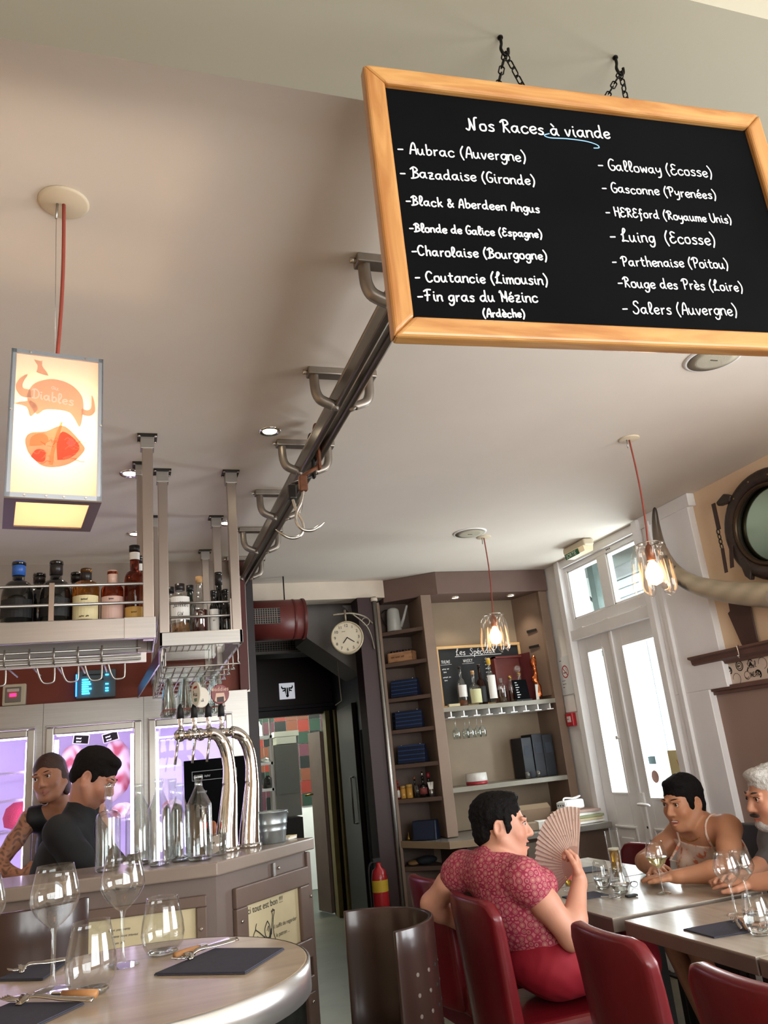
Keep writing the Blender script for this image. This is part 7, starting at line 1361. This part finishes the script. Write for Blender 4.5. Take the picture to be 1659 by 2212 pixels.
    n = 26; a0, a1 = math.radians(-38), math.radians(104); lf = MB(); pts = []
    for i in range(n*2+1):
        a = a0+(a1-a0)*i/(2*n); off = N*(.0035 if i % 2 else -.0035)
        for r in (.075, .14, .215): pts.append(pv+(U*math.cos(a)+Wv*math.sin(a))*r+off*(r/.2))
    lf.add(pts, [(i*3+j, i*3+3+j, i*3+4+j, i*3+1+j) for i in range(2*n) for j in (0, 1)]); lf.build('leaf', mat('pink_lace', 'ecd8cc', .6, var=.06, scale=60), f, world=True, solid=.0006)
    for i in range(0, n+1, 1): a = a0+(a1-a0)*i/n; e = (U*math.cos(a)+Wv*math.sin(a)); tn = N.cross(e); MB().obox(pv+e*.004-tn*.003+N*.0004*i/n, e*.17, tn*.006, N*.001).build('rib', mat('fan_rib', 'dcc2b4', .4), f, world=True)
    r = random.Random(5)
    for i in range(26): a = r.uniform(a0, a1); e = (U*math.cos(a)+Wv*math.sin(a)); MB().sphere(pv+e*r.uniform(.10, .205)-N*.006, .0022, 6, 4).build('sequin', M_chrome, f, world=True)
    MB().cyl(pv-N*.006, pv+N*.006, .005, 8).build('pivot', M_chrome, f, world=True)
woman_fan()
# --- her friend across the table --------------------------------------------
def woman_pale():
    t = thing('person', 'smiling woman with short dark hair in a pale strappy top leaning on the table', 'person', (2.62, 3.36, .63)); hip, chest = (2.70, 3.42, .755), (2.545, 3.26, .970); shL, shR = (2.515, 3.085, 1.055), (2.505, 3.43, 1.02)
    H = Head((2.435, 3.265, 1.168), (-.90, -.22, -.10), (-.12, -.05, 1), 1.0); nk = (2.53, 3.26, 1.055); d = SDF(.0035); torso(d, hip, chest, shL, shR, .155, .105, .075); H.prims(d, 1, True, nk, .048)
    elL, wrL = (2.40, 3.005, .905), (2.215, 3.115, .894); elR, wrR = (2.335, 3.50, .905), (2.25, 3.30, .908)
    arm(d, shL, elL, wrL, (.052, .044, .037, .027)); arm(d, shR, elR, wrR, (.052, .043, .036, .027)); hand(d, wrL, (-.6, .85, .0), (-.1, .0, 1), (.14, .14, .16, .18), .15, -1, .92); hand(d, wrR, (-.35, -.93, .03), (-.35, .1, .93), (.22, .24, .26, .28), .2, 1, .95)
    kn = [(2.36, 3.34, .70), (2.36, 3.52, .70)]; an = [(2.56, 3.34, .10), (2.56, 3.52, .10)]
    for i, (k_, a_) in enumerate(zip(kn, an)): h_ = np.array((2.68, 3.34+.16*i, .73)); d.cap(h_, k_, .075, .052, .04); d.cap(k_, a_, .050, .036, .03); d.ell(np.array(a_)+np.array((-.06, 0, -.05)), (.11, .04, .04), None, .03)
    V, F = d.mesh(); bvh = BVHTree.FromPolygons([tuple(p) for p in V], [tuple(int(i) for i in f) for f in F]); body = sdf_obj('body', V, F, M_skin, t, color=H.color('b98362', 'a0524a', .2)); H.face(body, '2a1a10', '17110f', 1)
    H.hair(body, mat('black_hair', ''), [((0, -.022, .040), (.081, .100, .087)), ((0, -.060, -.015), (.067, .052, .075)), ((0, .034, .086), (.058, .040, .026)), ((-.058, .02, .005), (.022, .024, .040)), ((.058, .02, .005), (.022, .024, .040))], [((0, .112, -.030), (.095, .066, .086)), ((.085, -.006, -.012), (.03, .024, .036)), ((-.085, -.006, -.012), (.03, .024, .036)), ((0, -.05, -.135), (.09, .08, .055))], .0022, 110)
    m = mat('pale_floral_top', 'd8c0ae', .75); nt = m.node_tree; bs = nt.nodes['Principled BSDF']; tc = nt.nodes.new('ShaderNodeTexCoord'); no = nt.nodes.new('ShaderNodeTexNoise'); no.inputs['Scale'].default_value = 28; nt.links.new(tc.outputs['Object'], no.inputs['Vector']); cr = nt.nodes.new('ShaderNodeValToRGB'); nt.links.new(no.outputs[0], cr.inputs[0]); el = cr.color_ramp.elements; el[0].position = .40; el[0].color = (*lin('d9c4b4'), 1); el[1].position = .66; el[1].color = (*lin('c8704e'), 1); e = el.new(.58); e.color = (*lin('d6b8a4'), 1); nt.links.new(cr.outputs[0], bs.inputs['Base Color'])
    c = SDF(.0045); torso(c, hip, chest, shL, shR, .155, .105, .075); fw = unit(np.cross(np.array(chest)-np.array(hip), np.array(shR)-np.array(shL))); up = unit(np.array(chest)-np.array(hip)); c.half(np.array(chest)+np.array((0, 0, .022)), unit(up*.25+np.array((0, 0, 1)))); V, F = c.mesh(off=.006); sdf_obj('top', V, F, m, body)
    for q, s_ in ((-1, shL), (1, shR)):
        o_ = Vector(np.array(s_)*.55+np.array(nk)*.45)-Vector((0, 0, .07)); P = []
        for i in range(17):
            th = math.radians(-28+230*i/16); dv = Vector((-.97, -.1, 0))*math.cos(th)+Vector((0, 0, 1))*math.sin(th); h_ = bvh.ray_cast(o_+dv*.3, -dv); P.append((h_[0] if h_[0] is not None else o_+dv*.09)+dv*.003)
        P = [P[0]]+[(P[i-1]+P[i]*2+P[i+1])/4 for i in range(1, 16)]+[P[-1]]; MB().tube(P, .006, 8).build('strap', m, body, world=True)
    c = SDF(.007); c.ell(hip, (.15, .155, .10), None, .05)
    for i, k_ in enumerate(kn): c.cap((2.68, 3.34+.16*i, .735), k_, .082, .06, .05)
    V, F = c.mesh(off=.007); sdf_obj('skirt', V, F, mat('grey_skirt', '4a4644', .8), body)
    n = []
    for a in [2*PI*i/40 for i in range(40)]:
        dv = Vector((-math.cos(a), math.sin(a), 0)); o_ = Vector(nk)+Vector((-.005, 0, .018-.075*max(0, math.cos(a))**1.5)); h_ = bvh.ray_cast(o_+dv*.22, -dv); n.append((h_[0] if h_[0] is not None and (h_[0]-o_).length < .13 else o_+dv*.06)+dv*.002)
    n = [(n[i-1]+n[i]*2+n[(i+1) % 40])/4 for i in range(40)]; MB().tube(n, .0018, 6, closed=True).build('necklace', mat('gold', ''), body, world=True)
woman_pale()
# --- grey-haired man ----------------------------------------------------------
def man_grey():
    t = thing('person', 'grey-haired bearded man in a grey shirt with clasped hands on the table', 'person', (2.72, 2.70, .63)); hip, chest = (2.76, 2.70, .758), (2.665, 2.74, 1.0); shL, shR = (2.64, 2.535, 1.075), (2.63, 2.925, 1.065)
    H = Head((2.525, 2.80, 1.190), (-.97, .16, -.08), (-.04, -.02, 1), 1.04); nk = (2.63, 2.755, 1.07); d = SDF(.0035); torso(d, hip, chest, shL, shR, .16, .115); H.prims(d, .0, False, nk, .056)
    elL, wrL = (2.46, 2.52, .925), (2.30, 2.745, .900); elR, wrR = (2.52, 2.87, .925), (2.345, 2.865, .900)
    arm(d, shL, elL, wrL, (.056, .046, .040, .030)); arm(d, shR, elR, wrR, (.056, .046, .040, .030)); hand(d, wrL, (-.55, .8, .05), (-.3, -.2, 1), (.15, .17, .19, .21), .1, -1, 1.0, .09); hand(d, wrR, (-.85, -.2, .16), (.0, .3, 1), (.18, .20, .22, .24), .1, 1, 1.0, .10)
    kn = [(2.42, 2.60, .69), (2.42, 2.80, .69)]; an = [(2.60, 2.68, .10), (2.60, 2.805, .10)]
    for i, (k_, a_) in enumerate(zip(kn, an)): h_ = np.array((2.74, 2.62+.16*i, .735)); d.cap(h_, k_, .08, .055, .04); d.cap(k_, a_, .053, .04, .03); d.ell(np.array(a_)+np.array((-.07, 0, -.05)), (.13, .045, .04), None, .03)
    V, F = d.mesh(); body = sdf_obj('body', V, F, M_skin, t, color=H.color('b98468', '8e4a40', .2)); H.face(body, '2a1c14', '3a3430', 0, brw=.0036)
    gm = mat('grey_hair', 'b9b6b0', .7, bump=.5, bscale=200); H.hair(body, gm, [((0, -.022, .040), (.080, .100, .086)), ((0, -.060, -.02), (.064, .05, .06)), ((0, .048, .090), (.050, .038, .026)), ((-.056, .018, .005), (.022, .02, .03)), ((.056, .018, .005), (.022, .02, .03))], [((0, .112, -.025), (.095, .070, .092)), ((.085, -.006, -.012), (.03, .024, .036)), ((-.085, -.006, -.012), (.03, .024, .036)), ((0, -.06, -.125), (.09, .08, .055))], .003, 120)
    H.hair(body, mat('grey_beard', 'a5a09a', .8, bump=.5, bscale=220), [((0, .052, -.098), (.044, .040, .028)), ((0, .084, -.090), (.022, .014, .018)), ((.045, .03, -.075), (.018, .03, .03)), ((-.045, .03, -.075), (.018, .03, .03))], [((0, .098, -.068), (.018, .03, .010))], .002, 140, .003, 'beard'); H.hair(body, mat('dark_moustache', '3a322e', .8), [((-.014, .096, -.056), (.018, .007, .006)), ((.014, .096, -.056), (.018, .007, .006))], [], .001, 140, .002, 'moustache')
    c = SDF(.0055); torso(c, hip, chest, shL, shR, .16, .115); arm(c, shL, elL, np.array(elL)+(np.array(wrL)-np.array(elL))*.35, (.062, .050, .046, .044)); arm(c, shR, elR, np.array(elR)+(np.array(wrR)-np.array(elR))*.25, (.062, .050, .046, .046)); c.ell(np.array(nk)+np.array((-.03, 0, .04)), (.075, .07, .04), None, .01, True); V, F = c.mesh(off=.008, noise=.002, nscale=45); sdf_obj('shirt', V, F, mat('grey_shirt', '5a5654', .8, var=.06), body)
    c = SDF(.007); c.ell(hip, (.15, .16, .10), None, .05)
    for i, (k_, a_) in enumerate(zip(kn, an)): c.cap((2.74, 2.62+.16*i, .738), k_, .088, .064, .05); c.cap(k_, a_, .062, .055, .04)
    V, F = c.mesh(off=.007); sdf_obj('trousers', V, F, mat('dark_jeans', '23262e', .8), body)
    wv = np.array(wrR)+(np.array(elR)-np.array(wrR))*.12; dv = Vector(unit(np.array(elR)-np.array(wrR))); wt = thing('wrist_watch', 'steel wrist watch on the grey-haired man', 'watch', tuple(wv)); MB().lathe([(.034, -.009), (.036, -.007), (.036, .007), (.034, .009)], Vector(wv), 20, dv, cap0=False, cap1=False).build('bracelet', M_steel, wt, world=True); MB().lathe([(.018, 0), (.019, .003), (.017, .008), (0, .009)], Vector(wv)+Vector((-.004, -.008, .034)), 18, (-.1, -.2, 1)).build('dial', M_chrome, wt, world=True)
man_grey()
# --- barmaid -------------------------------------------------------------------
def barmaid():
    t = thing('person', 'barmaid with brown hair tied back in a black vest looking up from the bar', 'person', (-.30, 4.46, 0)); hip, chest = (-.28, 4.50, .98), (-.295, 4.44, 1.26); shL, shR = (-.155, 4.50, 1.375), (-.46, 4.37, 1.370)
    H = Head((-.372, 4.345, 1.562), (-.33, -.93, -.06), (-.20, .0, .98), .98); nk = (-.31, 4.43, 1.41); d = SDF(.004); torso(d, hip, chest, shL, shR, .15, .10, .06); H.prims(d, 0, True, nk, .045)
    elR, wrR = (-.595, 4.29, 1.17), (-.475, 4.20, 1.13); elL, wrL = (-.07, 4.52, 1.12), (-.12, 4.36, 1.02); arm(d, shR, elR, wrR, (.045, .037, .031, .024)); arm(d, shL, elL, wrL, (.045, .037, .031, .024)); hand(d, wrR, (.85, -.1, .25), (-.1, -.7, .7), (.7, .75, .8, .85), .6, -1, .9); hand(d, wrL, (0, -.8, -.4), (0, 0, 1), (.5, .5, .5, .5), .5, 1, .9)
    for q in (-1, 1): h_ = np.array((-.28+.08*q, 4.50, .95)); k_ = np.array((-.28+.09*q, 4.49, .52)); a_ = np.array((-.28+.09*q, 4.51, .09)); d.cap(h_, k_, .08, .055, .04); d.cap(k_, a_, .053, .038, .03); d.ell(a_+np.array((0, -.06, -.05)), (.04, .11, .04), None, .03)
    tat = H.color('a9765c', '8f4a44', .1)
    def col(V):
        c = tat(V); m = ((V[:, 0] < -.44) & (V[:, 2] < 1.40) & (V[:, 2] > 1.14)); n = np.sin(V[:, 2]*130+3*np.sin(V[:, 0]*90))*np.sin(V[:, 1]*120+2*np.sin(V[:, 2]*80)); q = (np.clip(n*2, 0, 1)*.62*m)[:, None]; return c*(1-q)+np.array(lin('3a3234'))*q
    V, F = d.mesh(); body = sdf_obj('body', V, F, M_skin, t, color=col); H.face(body, '2c1c12', '2a1a14', 0, look=(.15, .0), brw=.0026)
    H.hair(body, mat('brown_hair', '3a2219', .55, bump=.4, bscale=180), [((0, -.020, .038), (.079, .098, .087)), ((0, -.066, -.03), (.066, .055, .085)), ((.060, -.025, -.040), (.026, .050, .085)), ((-.062, -.025, -.035), (.024, .050, .075)), ((.0, -.09, -.08), (.045, .045, .05))], [((-.006, .124, -.028), (.068, .076, .108)), ((.08, -.0, -.01), (.016, .02, .026))], .001, 60, .004)
    c = SDF(.005); torso(c, hip, chest, shL, shR, .15, .10, .06); c.ell(np.array(nk)+np.array((-.02, -.06, -.0)), (.085, .075, .085), None, .01, True); c.ell(np.array(shR)+np.array((-.055, -.0, .0)), (.055, .09, .10), None, .01, True); c.ell(np.array(shL)+np.array((.055, 0, .0)), (.055, .09, .10), None, .01, True); c.half((0, 0, .90), (0, 0, -1)); V, F = c.mesh(off=.006); sdf_obj('vest', V, F, mat('black_vest', '121316', .6), body)
    c = SDF(.007); c.ell(hip, (.15, .11, .11), None, .05)
    for q in (-1, 1): c.cap((-.28+.08*q, 4.50, .95), (-.28+.09*q, 4.49, .52), .088, .066, .04); c.cap((-.28+.09*q, 4.49, .52), (-.28+.09*q, 4.51, .07), .064, .055, .03)
    V, F = c.mesh(off=.008); sdf_obj('trousers', V, F, mat('black_trousers', '15161a', .8), body)
barmaid(); bpy.data.objects['person.003'].location = (-.315, 4.62, .005)
def barman():
    t = thing('person', 'barman with dark hair in a black shirt bending his head over the bar', 'person', (-.22, 4.20, 0)); hip, chest = (-.36, 4.26, .96), (-.275, 4.185, 1.225); shL, shR = (-.225, 4.34, 1.375), (-.30, 4.04, 1.32)
    H = Head((-.158, 4.165, 1.545), (.80, -.28, -.53), (.52, -.12, .85), 1.04); nk = (-.225, 4.20, 1.385); d = SDF(.004); torso(d, hip, chest, shL, shR, .16, .115); H.prims(d, 0, False, nk, .057)
    elR, wrR = (-.14, 4.02, 1.08), (.02, 4.10, 1.02); elL, wrL = (-.09, 4.44, 1.12), (.08, 4.32, 1.03); arm(d, shR, elR, wrR, (.055, .045, .038, .029)); arm(d, shL, elL, wrL, (.055, .045, .038, .029)); hand(d, wrR, (.85, .3, -.3), (0, 0, 1), (.5, .5, .5, .5), .5, -1); hand(d, wrL, (.8, -.3, -.3), (0, 0, 1), (.5, .5, .5, .5), .5, 1)
    for q in (-1, 1): h_ = np.array((-.30, 4.26+.085*q, .93)); k_ = np.array((-.28, 4.26+.09*q, .50)); a_ = np.array((-.31, 4.26+.09*q, .09)); d.cap(h_, k_, .085, .06, .04); d.cap(k_, a_, .058, .042, .03); d.ell(a_+np.array((.07, 0, -.05)), (.13, .045, .04), None, .03)
    V, F = d.mesh(); body = sdf_obj('body', V, F, M_skin, t, color=H.color('b07a62', '8a4c42', .1, '7a5648')); H.face(body, '2a1c14', '17110f', 0, look=(0, -.3))
    H.hair(body, mat('dark_brown_hair', '15100e', .6, bump=.5, bscale=220), [((0, -.022, .040), (.083, .104, .092)), ((0, -.064, -.015), (.066, .05, .06)), ((0, .040, .090), (.056, .040, .028)), ((-.058, .016, .005), (.022, .02, .03)), ((.058, .016, .005), (.022, .02, .03))], [((0, .114, -.030), (.095, .066, .090)), ((.085, -.006, -.014), (.03, .024, .034)), ((-.085, -.006, -.014), (.03, .024, .034)), ((0, -.06, -.115), (.09, .08, .05))], .002, 100, .004)
    c = SDF(.005); torso(c, hip, chest, shL, shR, .165, .12); arm(c, shR, elR, np.array(elR)+(np.array(wrR)-np.array(elR))*.2, (.064, .058, .05, .05)); arm(c, shL, elL, np.array(elL)+(np.array(wrL)-np.array(elL))*.2, (.064, .058, .05, .05)); c.cap(np.array(nk)+np.array((0, 0, -.02)), np.array(nk)+np.array((.012, -.004, .025)), .066, .066, .03); c.cap(np.array(nk)+np.array((.06, -.03, .07)), np.array(nk)+np.array((.145, -.03, -.13)), .028, .006, .012, True); c.cap(np.array(nk)+np.array((0, 0, .0)), np.array(nk)+np.array((.035, -.01, .08)), .058, .058, .006, True); c.half((0, 0, .86), (0, 0, -1)); V, F = c.mesh(off=.009, noise=.003, nscale=32); sdf_obj('shirt', V, F, mat('black_shirt', '141417', .75, var=.15), body)
    c = SDF(.007); c.ell(hip, (.12, .15, .11), None, .05)
    for q in (-1, 1): c.cap((-.30, 4.26+.085*q, .93), (-.28, 4.26+.09*q, .50), .092, .07, .04); c.cap((-.28, 4.26+.09*q, .50), (-.31, 4.26+.09*q, .07), .068, .058, .03)
    V, F = c.mesh(off=.008); sdf_obj('trousers', V, F, mat('black_trousers', ''), body)
barman()
